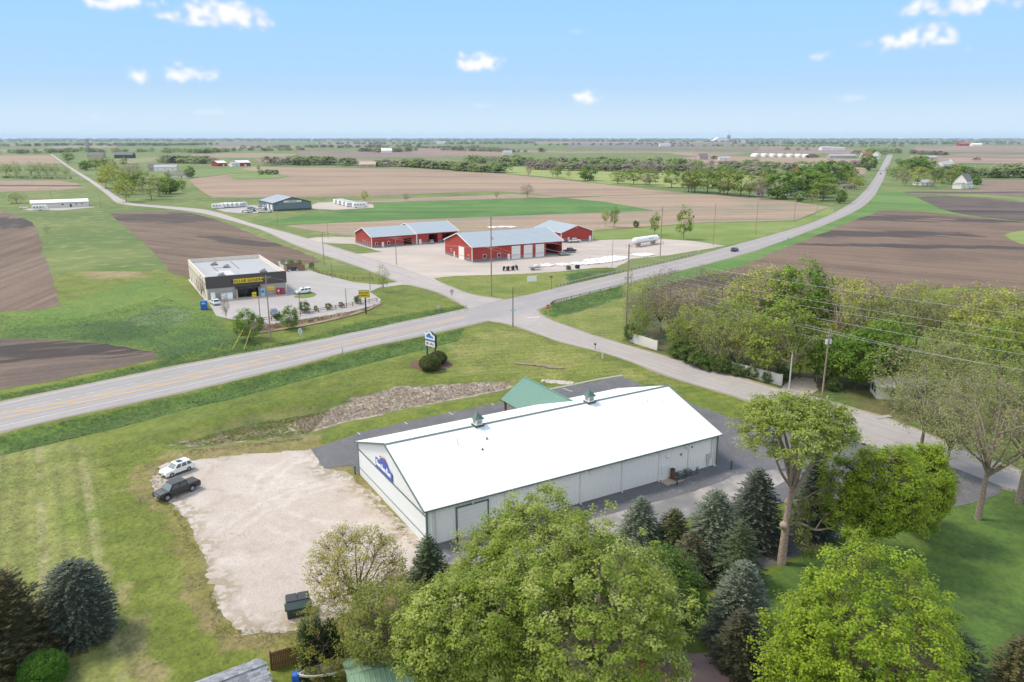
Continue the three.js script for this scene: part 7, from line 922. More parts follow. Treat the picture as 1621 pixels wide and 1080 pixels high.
// ---------------------------------------------------------------- farmhouses, barns and works in the distance
const matHouse = std([0.6, 0.59, 0.56], 0.8), matTanHouse = std([0.38, 0.31, 0.25], 0.85), matShingle = std([0.14, 0.13, 0.13], 0.95), matRedRoof = std([0.30, 0.09, 0.07], 0.9), matGreyRoof = std([0.3, 0.31, 0.33], 0.8);
function house(name, label, [x, z], turn, L, W, E, R, wall, roof, { win = 3, door = true, chimney = false, doorMat } = {}, category = 'house') {
  const t = thing(name, label, category, x, 0, z, turn), sl = (R - E) / (W / 2), g = gableCore(L, W, E, R, 0); g.translate(-L / 2, 0, W / 2); part('wall', g, wall, t);
  const rl = Math.hypot(W / 2 + 0.5, R - E + 0.5 * sl), a = Math.atan(sl), rf = part('roof', merge([-1, 1].map(s => box(L + 0.9, 0.14, rl, 0, (R + E - 0.5 * sl) / 2 + 0.08, s * (W / 2 + 0.5) / 2, 0, s * a))), roof, t);
  if (chimney) part('chimney', box(0.8, 1.8, 0.8, L * 0.2, R + 0.3, 0), matRedRoof, rf);
  for (let k = 0; k < win; k++) { slab('window', matGlassDark, t, 1.0, 1.2, 0.1, -L / 2 + (k + 0.5) * L / win, E * 0.55, W / 2 + 0.03); slab('window', matGlassDark, t, 0.1, 1.2, 1.0, -L / 2 - 0.03, E * 0.55, (k - (win - 1) / 2) * W / (win + 1)); }
  if (door) slab('door', doorMat ?? matNavy, t, doorMat ? 3.6 : 1.1, doorMat ? 3.2 : 2.2, 0.12, L * 0.12, doorMat ? 1.6 : 1.1, W / 2 + 0.05); return t;
}
{
  const H = house('farmhouse', 'white two storey farmhouse with steep grey roof at right', [433.8, -748.7], 0.7, 15, 11, 7.5, 13.5, matHouse, matShingle, { win: 4, chimney: true });
  part('lean_to', box(7, 4.5, 8, -11, 2.25, 0), matHouse, H); part('lean_to_roof', box(7.6, 0.2, 8.6, -11, 4.6, 0, 0, 0, 0.18), matShingle, H); part('porch', box(6, 3.2, 4, 9, 1.6, 3), matHouse, H);
  house('bungalow', 'low white bungalow left of the farmhouse, among trees', [421.2, -799.5], 0.5, 18, 9, 3, 5.2, matHouse, matGreyRoof);
  house('farm_shed', 'white shed cluster roof behind the trees at far right', [694.6, -1256.2], 0.4, 26, 14, 6, 10, matHouse, matGreyRoof);
  house('farm_shed', 'small white shed right of the white cluster roof', [764.4, -1371.5], 0.9, 10, 9, 7, 11, matHouse, matHouse);
  house('bungalow', 'white ranch house beyond the trees right of the highway', [947.7, -1778.6], 0.2, 26, 12, 4, 8, matTanHouse, matGreyRoof);
  house('red_barn', 'small red barn with grey roof above the treetops left of the highway', [376.31, -1019.7], 0.4, 13, 10, 10, 14, matBarnRed, matGreyRoof, { win: 2 }, 'barn');
  house('bungalow', 'white house half hidden below the red barn trees', [238.04, -664.1], 0.6, 15, 9, 3.4, 6, matHouse, matGreyRoof);
  house('bungalow', 'house with grey roof at the left end of that farm', [210.67, -649.4], 0.3, 12, 9, 3.2, 6, matHouse, matShingle);
  trailer('caravan', 'white trailer parked beside the farm left of the highway', 229.39, -615.3, 0.3, 8, WHITE);
  house('farm_shed', 'dark low shed roadside at the bend of the highway', [318.53, -739.3], 0.2, 16, 7, 3, 4.4, matTanHouse, matShingle);
  house('red_barn', 'left red barn with white door in the far left fields', [-500.9, -1340.8], 1.0, 18, 17, 5.5, 9, matBarnRed, matTrimWhite, { win: 0, doorMat: matTrimWhite }, 'barn');
  house('red_barn', 'right red barn with white lean-to in the far left fields', [-463.1, -1340.8], 0.8, 24, 18, 6, 9.5, matBarnRed, matTrimWhite, { win: 0, doorMat: matTrimWhite }, 'barn');
  house('farm_shed', 'white machine shed left of the right red barn', [-469.8, -1325.9], 0.8, 14, 12, 5, 7.5, matHouse, matGreyRoof, { win: 1 }, 'shed');
  house('farm_shed', 'long white shed behind the farmstead trees', [-502.4, -1136.5], 0.25, 30, 12, 6, 9, matHouse, matGreyRoof, {}, 'shed');
  house('farmhouse', 'grey gabled house left of the long white shed', [-519.9, -1136.5], 0.3, 14, 10, 5, 10, matTanHouse, matShingle, { win: 2 });
  house('bungalow', 'long dark roofed bungalow in front of the white shed', [-406.5, -954.1], 0.2, 28, 11, 3, 5.5, matHouse, matShingle);
  house('farm_shed', 'long dark barn beside the far left wood', [-916.6, -1861.3], 0.1, 42, 18, 8, 14, matNavy, matShingle, { win: 0 }, 'barn');
  house('farm_shed', 'grey roofed barn left of the long dark barn', [-983.9, -1861.3], 0.1, 36, 18, 7, 13, matTanHouse, matShingle, { win: 0 }, 'barn');
  house('farmhouse', 'tan roofed house at the edge of the big tan field', [-239, -1297.1], 0.2, 26, 14, 4.5, 9, matTanHouse, matTanHouse, { win: 2 });
  house('farmhouse', 'white far house above the tan field tree row', [-402.3, -2524.9], 0.2, 34, 18, 7, 15, matHouse, matHouse);
  house('farm_shed', 'white far shed near the horizon left of centre', [-521.1, -5787.2], 0.1, 70, 30, 12, 22, matHouse, matGreyRoof);
  house('farmhouse', 'white house peeping out right of the tan field trees', [-13.51, -2243], 0.1, 26, 12, 6, 12, matHouse, matGreyRoof);
  [[620.1, -2017.4], [636.9, -2004], [653.5, -1990.7], [669.9, -1977.6], [687.7, -1964.7], [703.6, -1951.9], [715.6, -1933.1]].forEach((p, i) => { const t = thing('greenhouse', `${ordinal(i + 1)} from left of the long white greenhouses in a row`, 'greenhouse', p[0], 0, p[1], 0.15, 'white greenhouses in a row'); const s = new THREE.Shape([[-9, 0], [9, 0], [9, 4], [4.5, 7.4], [0, 8.4], [-4.5, 7.4], [-9, 4]].map(q => new THREE.Vector2(...q))), g = new THREE.ExtrudeGeometry(s, { depth: 30, bevelEnabled: false }); part('cover', g, matHouse, t); slab('door', matGreyRoof, t, 4, 4, 0.3, 0, 2, 30.2); });
  house('farm_shed', 'long grey shed right of the greenhouses', [780.4, -1861.3], 0.1, 66, 18, 6, 9, matGreyRoof, matGreyRoof, { win: 5 }, 'shed');
  house('farmhouse', 'red roofed white house at the far end of the highway', [826.1, -1832.9], 0.3, 26, 14, 6, 14, matHouse, matRedRoof);
  house('farmhouse', 'tall white house right beside the far end of the highway', [824.7, -1778.6], 0.8, 14, 14, 11, 17, matHouse, matGreyRoof);
  house('farm_shed', 'white gabled shed far behind the greenhouses', [1209.8, -3032.4], 0.2, 52, 22, 8, 16, matHouse, matGreyRoof);
  house('farm_shed', 'second white shed far behind the greenhouses', [1253.6, -3032.4], 0.1, 50, 20, 8, 13, matHouse, matGreyRoof);
  house('farmhouse', 'dark steep roofed house in the far field centre right', [419, -1727.4], 0.2, 20, 14, 6, 13, matTanHouse, matShingle);
  house('bungalow', 'white house amid shrubs in the far field', [459.6, -1702.9], 0.1, 24, 10, 4, 8, matHouse, matGreyRoof);
  house('farmhouse', 'far white house before the horizon woods', [839, -4337.3], 0.1, 60, 26, 10, 18, matHouse, matGreyRoof);
  { const p = [2428.1, -9214.4], t = thing('grain_works', 'large white pyramid roofed grain works with tower on the horizon', 'industrial building', p[0], 0, p[1], 0.1); const s = new THREE.Shape([[-120, 0], [95, 0], [80, 18], [30, 52], [-45, 52], [-110, 18]].map(q => new THREE.Vector2(...q))); part('hall', new THREE.ExtrudeGeometry(s, { depth: 90, bevelEnabled: false }), std([0.55, 0.57, 0.6], 0.7), t); part('tower', box(34, 74, 30, 92, 37, 20), std([0.2, 0.24, 0.3], 0.8), t); part('mast', cyl(2.5, 1.6, 60, 6, 92, 104, 20), matSteel, t); part('annexe', box(120, 14, 40, 250, 7, 10), matHouse, t); part('red_hoist', box(30, 26, 20, 170, 13, 20), matRedRoof, t); }
  { const p = [-1484.5, -2755.6], t = thing('silo', 'grey concrete silo above the far left woods', 'silo', p[0], 0, p[1]); part('shaft', cyl(6.5, 6.5, 40, 14, 0, 20, 0), std([0.3, 0.3, 0.32], 0.9), t); part('cap', tf(new THREE.SphereGeometry(6.7, 14, 6, 0, 6.3, 0, 1.57), 0, 40, 0), matGreyRoof, t); part('ladder', box(1, 38, 1, 6.8, 19, 0), matSteel, t); }
  house('red_barn', 'tiny red barn in the far fields at right', [2673.1, -4671.9], 0.1, 70, 30, 12, 22, matBarnRed, matRedRoof, { win: 0 }, 'barn');
  house('farm_shed', 'tiny white barn beside the far red barn at right', [2646.1, -4498.4], 0.1, 60, 26, 10, 17, matHouse, matHouse, { win: 0 }, 'barn');
}


// ---------------------------------------------------------------- poles, wires, signs, rails and the gardens at the bottom edge
const matPole = std(0xffffff, 0.95, { map: barkTex([0.25, 0.19, 0.145], 401) }), matGalv = std([0.38, 0.38, 0.37], 0.55, { metalness: 0.3 }), matWire = std([0.3, 0.3, 0.3], 0.6), matInsul = std([0.45, 0.43, 0.4], 0.4), matGuard = std([0.42, 0.40, 0.10], 0.7), matStop = std([0.45, 0.02, 0.02], 0.5), matAmber = std([0.62, 0.33, 0.01], 0.5), matFenceWhite = std(0xffffff, 0.85, { map: grain([0.52, 0.50, 0.47], 403, 0.16, 32) });
const tops = {};
function pole(id, label, [x, z, h], { arms = [], turn = 0, r = 0.15, mat = matPole, extra } = {}) {
  const t = thing('utility_pole', label, 'pole', x, 0, z, turn, 'utility poles'); part('shaft', cyl(r, r * 0.68, h, 8, 0, h / 2, 0), mat, t);
  for (const [y, w] of arms) { const a = part('crossarm', box(w, 0.13, 0.11, 0, h - y, 0.12), mat, t); for (const s of [-0.46, -0.2, 0.2, 0.46]) part('insulator', cyl(0.05, 0.04, 0.22, 6, w * s, h - y + 0.18, 0.12), matInsul, a); for (const s of [-1, 1]) part('brace', bar([0, h - y - 0.7, 0.14], [s * w * 0.3, h - y - 0.05, 0.14], 0.025, 4), matGalv, a); }
  tops[id] = (dx, y) => [x + Math.cos(turn) * dx, h - y, z - Math.sin(turn) * dx]; if (extra) extra(t, h); return t;
}
const dir2 = (a, b) => Math.atan2(-(b[1] - a[1]), b[0] - a[0]);
const drum = (t, x, y, z) => { const d = part('transformer', merge([cyl(0.26, 0.26, 0.8, 12, x, y, z), cyl(0.1, 0.05, 0.25, 8, x, y + 0.5, z)]), std([0.45, 0.46, 0.46], 0.5), t); part('bracket', box(0.3, 0.1, 0.1, x / 2, y + 0.2, z / 2), matGalv, d); };
pole('shop', 'wooden pole with guy wires on the verge before the shop', [-57.36, -175.74, 16.05], { arms: [[0.5, 2.2]], turn: 0.5, r: 0.17 });
pole('road1', 'wooden pole with crossarm beside the country road', [-71.99, -290.46, 12.19], { arms: [[0.5, 2.6]], turn: 1.1 });
pole('yard', 'wooden pole with crossarm in the barn yard', [-44.28, -290.46, 10.87], { arms: [[0.6, 4.2]], turn: 0.5 });
pole('tall', 'tall wooden pole on the lawn before the largest red shed', [-6.3, -230.11, 24.22], { arms: [[9.2, 3.4], [0.4, 0.9]], turn: 0.2, r: 0.22, extra: (t, h) => { drum(t, 0.5, h - 6.5, 0.1); part('top_can', cyl(0.3, 0.3, 1.4, 8, -0.35, h - 1.4, 0), matInsul, t); } });
pole('lamp', 'slim grey lamp pole at the edge of the barn yard', [37.79, -286.01, 20.07], { r: 0.13, mat: matGalv, extra: (t, h) => part('lamp_arm', merge([bar([0, h - 0.1, 0], [-1.6, h + 0.15, 0], 0.05), box(0.6, 0.14, 0.3, -1.9, h + 0.15, 0)]), matGalv, t) });
pole('line', 'tall brown wooden pole at the thicket corner by the side street', [29.26, -190.48, 21.42], { arms: [[8.5, 2.2]], turn: 0.4, r: 0.24, extra: (t, h) => { part('wire_bracket', merge([box(1.2, 0.1, 0.1, 0.3, h - 0.7, 0), box(1.0, 0.1, 0.1, 0.3, h - 2.4, 0), box(1.0, 0.1, 0.1, 0.3, h - 4.4, 0)]), matGalv, t); part('meter_box', box(0.4, 0.7, 0.3, -0.3, h - 10.5, 0.1), matInsul, t); } });
pole('r1', 'grey wooden pole with transformers behind the white tank', [60.99, -313.15, 20.05], { arms: [[1.2, 1.8]], turn: 0.6, r: 0.2, mat: matPole, extra: (t, h) => { drum(t, -0.5, h - 3, 0); } });
pole('r2', 'slim pole at the yard exit beside the highway', [91.12, -345.71, 18.65], { r: 0.16 });
pole('r3', 'slim pole on the grass between the yard exit and the bend', [120.96, -380.38, 16.72], { r: 0.15 });
pole('r4', 'slim pole at the corner of the tan field by the highway', [162.06, -442, 15.72], { r: 0.14 });
pole('r5', 'slim pole near the highway before the farm trees', [197.2, -499.2, 14.86], { r: 0.15 });
pole('r6', 'brown pole beside the farm trees at the bend', [234.69, -562, 16.2], { r: 0.2 });
pole('r7', 'paler pole beyond the bend, left of its pair', [293.75, -679.5, 15.14], { r: 0.22 });
pole('r8', 'pale pole beyond the bend, right of its pair', [308.12, -703.9, 18.44], { r: 0.24 });
pole('corner', 'dark slim pole on the grass corner of the crossing', [0.24, -191.16, 10.24], { r: 0.14, mat: std([0.07, 0.06, 0.055], 0.9), extra: (t, h) => part('street_name_plate', box(1.5, 0.22, 0.04, 0.1, h * 0.42, 0.1), std([0.25, 0.45, 0.6], 0.5), t) });
pole('xfmr', 'wooden pole with two transformers by the dirt track', [58.1, -135.66, 13.17], { arms: [[0.6, 2.2], [1.4, 1.4]], turn: 0.35, r: 0.17, extra: (t, h) => { drum(t, -0.42, h - 2.4, 0.1); drum(t, 0.42, h - 2.4, 0.1); } });
pole('white', 'white painted pole at the dirt track left of the transformer pole', [53.58, -140.5, 7.61], { r: 0.15, mat: std([0.5, 0.5, 0.5], 0.6) });
pole('far1', 'slim dark pole beside the long white building', [-286.53, -538.6, 8.45], { r: 0.15, arms: [[0.3, 1.6]] });
pole('far2', 'slim dark pole behind the long white building', [-361.79, -608.9, 8.29], { r: 0.15 });
pole('far3', 'slim pole before the blue grey dealership', [-126.9, -416.3, 9.83], { r: 0.13 });
pole('far4', 'slim pole at the drive behind the red sheds', [-88.46, -368.1, 8.15], { r: 0.13 });
pole('mid', 'leaning slim pole beside the shop car park entrance', [-45.31, -240.18, 5.71], { r: 0.13 });
pole('lotA', 'slim lamp post among the dry bed, left of three', [-67.53, -199.68, 5.87], { r: 0.12, mat: matPlankBrown });
pole('lotB', 'slim lamp post among the dry bed, middle of three', [-57.78, -203.44, 6.32], { r: 0.12, mat: matPlankBrown });
pole('lotC', 'slim lamp post among the dry bed, right of three', [-47.37, -213.88, 5.51], { r: 0.12, mat: matPlankBrown });
pole('lotD', 'slim lamp post on the grass above the shop car park', [-62.33, -261.81, 5.08], { r: 0.12, mat: matPlankBrown });
pole('lotE', 'slim lamp post left of the shop bin enclosure grass', [-74.25, -283.11, 4.51], { r: 0.11, mat: matPlankBrown });
// wires, each span a thing of its own
let spanNo = 0;
function wire(a, b, sag, r = 0.02, label) { const p = []; for (let k = 0; k <= 10; k++) { const t = k / 10; p.push([a[0] + (b[0] - a[0]) * t, a[1] + (b[1] - a[1]) * t - sag * 4 * t * (1 - t), a[2] + (b[2] - a[2]) * t]); } const g = new THREE.TubeGeometry(new THREE.CatmullRomCurve3(p.map(q => new THREE.Vector3(...q))), 24, r, 4); return single('overhead_wire', label, 'wire', g, matWire, 0, 0, 0, 0, 'overhead wires'); }
{
  const [ex, ez] = [87.89, -99.85], ends = [21.57, 18.83, 17.49, 15.51, 14.06, 13.42], starts = [18.89, 15.7, 14.41, 12.48], [px, pz] = [29.26, -190.48];
  starts.forEach((y, i) => wire([px + 0.4, y, pz], [ex, ends[i], ez], 0.9, 0.03, `${['top', 'second', 'third', 'fourth'][i]} long wire crossing the thicket from the tall brown pole`));
  [[-0.9, 8.3], [0.9, 8.3], [0.2, 10.4]].forEach(([a, y], i) => wire(tops.line(a, y), tops.xfmr(a * 0.9, i === 2 ? 2.2 : 0.45), 0.8, 0.028, `${ordinal(i + 1)} lower wire from the brown pole to the transformer pole`));
  [[-0.9, 0.45], [0.9, 0.45]].forEach(([a, y], i) => wire(tops.xfmr(a, y), [ex + a, ends[4 + i], ez], 0.8, 0.028, `${ordinal(i + 1)} wire leaving the transformer pole to the right edge`));
  [[0.4, 0.6], [0.4, 2.4], [0.4, 4.4]].forEach(([a, y], i) => wire(tops.tall(0, y + 0.4), tops.line(a, y), 1.4, 0.03, `${ordinal(i + 1)} wire over the highway between the two tallest poles`));
  [[-1.5, 9.1], [1.5, 9.1]].forEach(([a, y], i) => wire(tops.tall(a, y), tops.yard(a, 0.5), 1.0, 0.02, `${ordinal(i + 1)} wire from the lawn pole to the yard pole`));
  [[-1.5, 9.1], [1.5, 9.1]].forEach(([a, y], i) => wire(tops.tall(a, y), tops.line(a * 0.5, 8.4), 1.2, 0.02, `${ordinal(i + 1)} low wire from the lawn pole to the brown pole`));
  wire(tops.yard(0, 0.6), tops.road1(0, 0.5), 1.2, 0.02, 'wire from the yard pole to the country road pole'); wire(tops.shop(0, 0.4), tops.corner(0, 0.2), 2.2, 0.018, 'wire along the highway from the shop pole to the corner pole');
  const [gx, gz] = [-61.63, -169.28], [kx, kz] = [-64.24, -169.28], S = tops.shop(0, 2.5);
  [[gx, gz, 'guy wire with yellow guard nearer the shop pole'], [kx, kz, 'guy wire with yellow guard farther from the shop pole']].forEach(([x, z, l]) => { const t = thing('guy_wire', l, 'guy wire', x, 0, z); part('cable', bar([0, 0, 0], [S[0] - x, S[1], S[2] - z], 0.02, 4), matWire, t); part('yellow_guard', bar([0, 0, 0], [(S[0] - x) * 0.3, S[1] * 0.3, (S[2] - z) * 0.3], 0.07, 6), matGuard, t); });
  const [lx, lz] = [-66.98, -167.66]; single('marker_post', 'short leaning yellow marker post on the verge left of the shop pole', 'post', bar([0, 0, 0], [1.3, 2.0, 0], 0.07, 6), matGuard, lx, 0, lz);
}
// road signs
function post(name, label, [x, z], turn, h, make) { const t = thing(name, label, 'sign', x, 0, z, turn); part('post', box(0.07, h, 0.05, 0, h / 2, 0), matGalv, t); make(t); return t; }
const oct = (r, d) => cyl(r, r, d, 8, 0, 0, 0, Math.PI / 2, 0, 0);
post('stop_sign', 'red stop sign over a yellow plate facing the side street', [9.73, -203.06], 0.75, 2.6, t => { part('plate', tf(new THREE.CylinderGeometry(0.62, 0.62, 0.04, 8).rotateY(Math.PI / 8), 0, 2.6, 0.05, 0, Math.PI / 2), matStop, t); lettering('STOP', 0.26, std([0.75, 0.75, 0.75], 0.5), t, 0, 2.48, 0.08, 0, 0.02); part('warning_plate', box(0.85, 0.7, 0.03, 0, 1.6, 0.05), matAmber, t); });
post('stop_sign', 'stop sign seen from behind at the country road mouth', [-18.05, -225.37], 0.3, 2.5, t => { part('plate', tf(new THREE.CylinderGeometry(0.6, 0.6, 0.04, 8).rotateY(Math.PI / 8), 0, 2.5, -0.05, 0, Math.PI / 2), matGalv, t); part('lower_plate', box(0.6, 0.5, 0.03, 0, 1.6, -0.05), matGalv, t); });
post('route_sign', 'white route marker on a wooden post at the highway edge', [-37.67, -163.5], 0.1, 2.2, t => { part('wood_post', box(0.16, 1.6, 0.16, 0, 0.8, -0.06), matPole, t); part('plate', box(0.75, 1.0, 0.04, 0, 2.2, 0.06), std([0.66, 0.66, 0.66], 0.5), t); });
post('route_sign', 'pale road sign on the verge beyond the grass triangle', [-20.16, -204.21], 0.2, 2.4, t => part('plate', box(0.9, 0.9, 0.04, 0, 2.3, 0.05), matGalv, t));
post('route_sign', 'green and white oval sign on the verge below the dry bed', [-50.68, -177.2], 0.2, 2.5, t => { part('plate', tf(new THREE.CylinderGeometry(0.6, 0.6, 0.04, 14).scale(0.8, 1, 1.2), 0, 2.3, 0.05, 0, Math.PI / 2), std([0.5, 0.55, 0.52], 0.5), t); part('band', box(0.3, 1.0, 0.03, 0, 2.3, 0.09), std([0.12, 0.3, 0.2], 0.5), t); part('lower_plate', box(0.5, 0.4, 0.04, 0, 1.4, 0.05), matGalv, t); });
post('road_sign', 'pair of small teal signs beside the highway bend', [127.12, -352.15], 0.5, 2.2, t => { part('plate', box(0.9, 0.7, 0.04, 0, 2.1, 0.05), std([0.1, 0.4, 0.36], 0.5), t); part('plate', box(0.7, 0.5, 0.04, 0, 1.4, 0.05), std([0.15, 0.4, 0.5], 0.5), t); });
[[118.57, -331.55], [156.26, -398.96], [78.11, -318.46], [100.61, -322.09], [210.96, -508], [187.73, -474.7], [142.05, -407.5], [104.96, -337.48]].forEach((p, i) => post('delineator', `${ordinal(i + 1)} small white roadside marker along the highway bend`, p, 0.4, 1.5, t => part('reflector', box(0.55, 0.55, 0.05, 0, 1.4, 0.05), std([0.62, 0.62, 0.62], 0.5), t)));
post('yard_sign', 'blank white board sign on the lawn before the red sheds', [6.66, -252.26], 0.25, 0.8, t => part('board', box(3.2, 1.9, 0.1, 0, 1.45, 0.05), std([0.66, 0.66, 0.66], 0.6), t));
post('lamp_post', 'short black lamp post with flat head on the lawn edge', [12.61, -240.18], 0.3, 4.2, t => { part('black_post', box(0.16, 4.1, 0.16, 0, 2.05, -0.1), matBlack, t); part('lamp_head', box(0.9, 0.25, 0.6, -0.2, 4.25, 0), matBlack, t); });
// guard rails
function guardrail(label, pts) { const t = thing('guard_rail', label, 'guard rail', pts[0][0], 0, pts[0][1]), c = smooth(pts, 8, false), o = pts[0]; let acc = 0, last = c[0]; const rail = []; c.forEach((p, i) => { rail.push([p[0] - o[0], 0.72, p[1] - o[1]]); acc += Math.hypot(p[0] - last[0], p[1] - last[1]); last = p; }); const C = new THREE.CatmullRomCurve3(rail.map(q => new THREE.Vector3(...q))), n = Math.round(acc / 2.6); for (let k = 0; k < n; k++) { const a = C.getPoint(k / n), b = C.getPoint((k + 1) / n), dx = b.x - a.x, dz = b.z - a.z, l = Math.hypot(dx, dz), y = Math.atan2(-dz, dx); slab('rail', matGalv, t, l + 0.04, 0.14, 0.06, (a.x + b.x) / 2, 0.8, (a.z + b.z) / 2, y); slab('rail', matGalv, t, l + 0.04, 0.14, 0.06, (a.x + b.x) / 2, 0.6, (a.z + b.z) / 2, y); slab('post', matPlankBrown, t, 0.16, 0.8, 0.2, a.x, 0.4, a.z, y); } return t; }
guardrail('guard rail on the near side of the highway right of the crossing', [[11.29, -217.29], [12.55, -220.37], [17, -225.37], [36.11, -246.63], [47.77, -259.96], [60.54, -274.07]]); guardrail('guard rail on the far side of the highway before the barn yard', [[14.7, -244.99], [23.46, -255.76], [37.53, -271.4], [50.3, -285.28], [62.07, -298.99], [76.63, -316.67]]);
// the roadside sign with blue and white panels
{
  const [x, z] = [-17.67, -160.99], t = thing('business_sign', 'blue and white two panel sign on teal posts above the shrubs', 'sign', x, 0, z, -0.75), teal = std([0.02, 0.09, 0.12], 0.5);
  for (const s of [-1, 1]) part('post', cyl(0.2, 0.2, 6, 10, s * 1.35, 3, 0), teal, t);
  const c = part('cabinet', box(3.3, 2.8, 0.5, 0, 4.3, 0), matBlack, t), wf = std([0.66, 0.66, 0.66], 0.4), bl = std([0.03, 0.16, 0.42], 0.4);
  const up = new THREE.Shape([[-1.6, 0], [1.6, 0], [1.6, 1.0], [0.9, 1.15], [0.3, 1.75], [-0.5, 1.75], [-1.1, 1.3], [-1.6, 1.5]].map(q => new THREE.Vector2(...q))), ug = new THREE.ExtrudeGeometry(up, { depth: 0.06, bevelEnabled: false }); part('upper_panel', tf(ug, 0, 4.55, 0.26), wf, c); part('cabinet_crown', tf(new THREE.ExtrudeGeometry(up, { depth: 0.44, bevelEnabled: false }), 0, 4.54, -0.2), matBlack, c);
  const em = new THREE.Shape([[-1.2, 0.35], [1.25, 0.3], [0.95, 0.7], [0.5, 0.75], [0.15, 1.2], [-0.25, 1.35], [-0.7, 0.95], [-1.0, 0.85]].map(q => new THREE.Vector2(...q))); part('emblem', tf(new THREE.ExtrudeGeometry(em, { depth: 0.03, bevelEnabled: false }), 0, 4.65, 0.33), bl, c);
  part('text_strip', box(3.1, 0.3, 0.06, 0, 4.4, 0.28), bl, c); part('lower_panel', box(3.1, 1.15, 0.06, 0, 3.55, 0.27), wf, c); part('picture_mark', box(0.7, 0.6, 0.03, -0.85, 3.6, 0.32), std([0.4, 0.12, 0.12], 0.5), c); for (const k of [0, 1, 2]) part('picture_mark', box(0.22, 0.5, 0.03, 0.1 + k * 0.45, 3.55 + (k % 2) * 0.1, 0.32), std([0.06, 0.06, 0.07], 0.5), c);
}
// small things on the lawns
{ const r = rng(8); [[2.1, -157.36], [3.72, -156.89], [6.92, -155.72], [9.26, -154.33]].forEach((p, i) => single('landscape_log', ['leftmost weathered log lying on the lawn by the canopy', 'second weathered log lying on the lawn by the canopy', 'third weathered log lying on the lawn by the canopy', 'rightmost weathered log lying on the lawn by the canopy'][i], 'log', merge([bar([-1.9, 0.16, 0], [1.9, 0.16, 0.1], 0.16, 7), bar([-1.7, 0.12, 0.5], [1.2, 0.14, 0.4], 0.12, 6)]), matPole, p[0], 0, p[1], -0.32 + r() * 0.15)); }
[['mailbox', 'black mailbox on a post by the side street', [[19.06, -169]][0], t => { part('post', box(0.12, 1.1, 0.12, 0, 0.55, 0), matPole, t); part('box', rbox(0.35, 0.4, 0.6, 0.12, 0, 1.3, 0), matBlack, t); part('flag', box(0.03, 0.25, 0.06, 0.2, 1.45, 0.1), matStop, t); }], ['utility_pedestal', 'pale utility pedestal on the lawn below the mailbox', [[19.94, -161.49]][0], t => { part('housing', rbox(0.3, 1.1, 0.3, 0.05, 0, 0.55, 0), matInsul, t); part('cap', box(0.36, 0.08, 0.36, 0, 1.12, 0), matGalv, t); }]].forEach(([n, l, p, f]) => { const t = thing(n, l, n === 'mailbox' ? 'mailbox' : 'pedestal', p[0], 0, p[1], 0.6); f(t); });
[[21.47, -185.86], [23.37, -184.57]].forEach((p, i) => single('marker_post', i ? 'right white stake on the mown verge beside the thicket' : 'left white stake on the mown verge beside the thicket', 'post', box(0.12, 1.0, 0.12, 0, 0.5, 0), matInsul, p[0], 0, p[1]));
{ const r = rng(19), G = new THREE.IcosahedronGeometry(1, 1), mR = [std([0.4, 0.36, 0.31], 0.95), std([0.32, 0.3, 0.27], 0.95)]; const p = smooth([[6, -145.67], [8.52, -145.46], [12.19, -144.04], [11.74, -143.04], [8.68, -143.84], [6.2, -144.44]], 4); const xs = p.map(q => q[0]), zs = p.map(q => q[1]); const t = thing('riprap', 'strip of pale riprap stones at the end of the swale', 'stones', (Math.min(...xs) + Math.max(...xs)) / 2, 0, (Math.min(...zs) + Math.max(...zs)) / 2); let n = 0; while (n < 130) { const x = Math.min(...xs) + r() * (Math.max(...xs) - Math.min(...xs)), z = Math.min(...zs) + r() * (Math.max(...zs) - Math.min(...zs)); if (!inside(p, x, z)) continue; n++; const m = part('stone', G, mR[n % 2], t, x - t.position.x, heightAt(x, z) + 0.06, z - t.position.z, r() * 6); m.scale.set(0.22 + r() * 0.25, 0.16 + r() * 0.14, 0.2 + r() * 0.22); } }
// white board fence in the thicket
function boardFence(name, label, a, b, h, w, mat, post = true) { const L = Math.hypot(b[0] - a[0], b[1] - a[1]), n = Math.round(L / w), t = thing(name, label, 'fence', a[0], 0, a[1], Math.atan2(-(b[1] - a[1]), b[0] - a[0])), r = rng(n + 3); for (let k = 0; k < n; k++) slab('board', mat, t, L / n - 0.02, h * (0.97 + 0.05 * r()), 0.04, (k + 0.5) * L / n, h / 2, (k % 2) * 0.006); for (const y of [0.3, 0.8]) slab('rail', mat, t, L, 0.1, 0.06, L / 2, h * y, -0.06); if (post) for (let k = 0; k <= Math.round(L / 2.4); k++) slab('post', mat, t, 0.12, h + 0.1, 0.12, k * L / Math.round(L / 2.4), (h + 0.1) / 2, -0.12); return t; }
{ const [a, b] = [[27.93, -176.03], [33.12, -168.2]]; boardFence('board_fence', 'white board fence at the left end of the thicket', a, b, 2.3, 0.4, matFenceWhite); const [c, d] = [[45.43, -151.2], [52.78, -142.45]]; boardFence('board_fence', 'weathered white board fence by the dirt track', c, d, 2.3, 0.4, matFenceWhite); }
{ const t = house('garden_shed', 'pale roofed shed half hidden in the thicket', [73.72, -136.02], -0.2, 11, 5, 2.6, 3.6, matHouse, std([0.45, 0.46, 0.46], 0.7), { win: 2 }, 'shed'); }
{ const [x, z] = [61.27, -144.85], t = thing('chain_gate', 'grey gate frame left of the transformer pole', 'gate', x, 0, z, 0.3); for (const s of [-1, 1]) slab('post', matGalv, t, 0.1, 1.8, 0.1, s * 0.9, 0.9, 0); for (let k = 0; k < 4; k++) slab('bar', matGalv, t, 1.8, 0.05, 0.04, 0, 0.3 + k * 0.42, 0); }
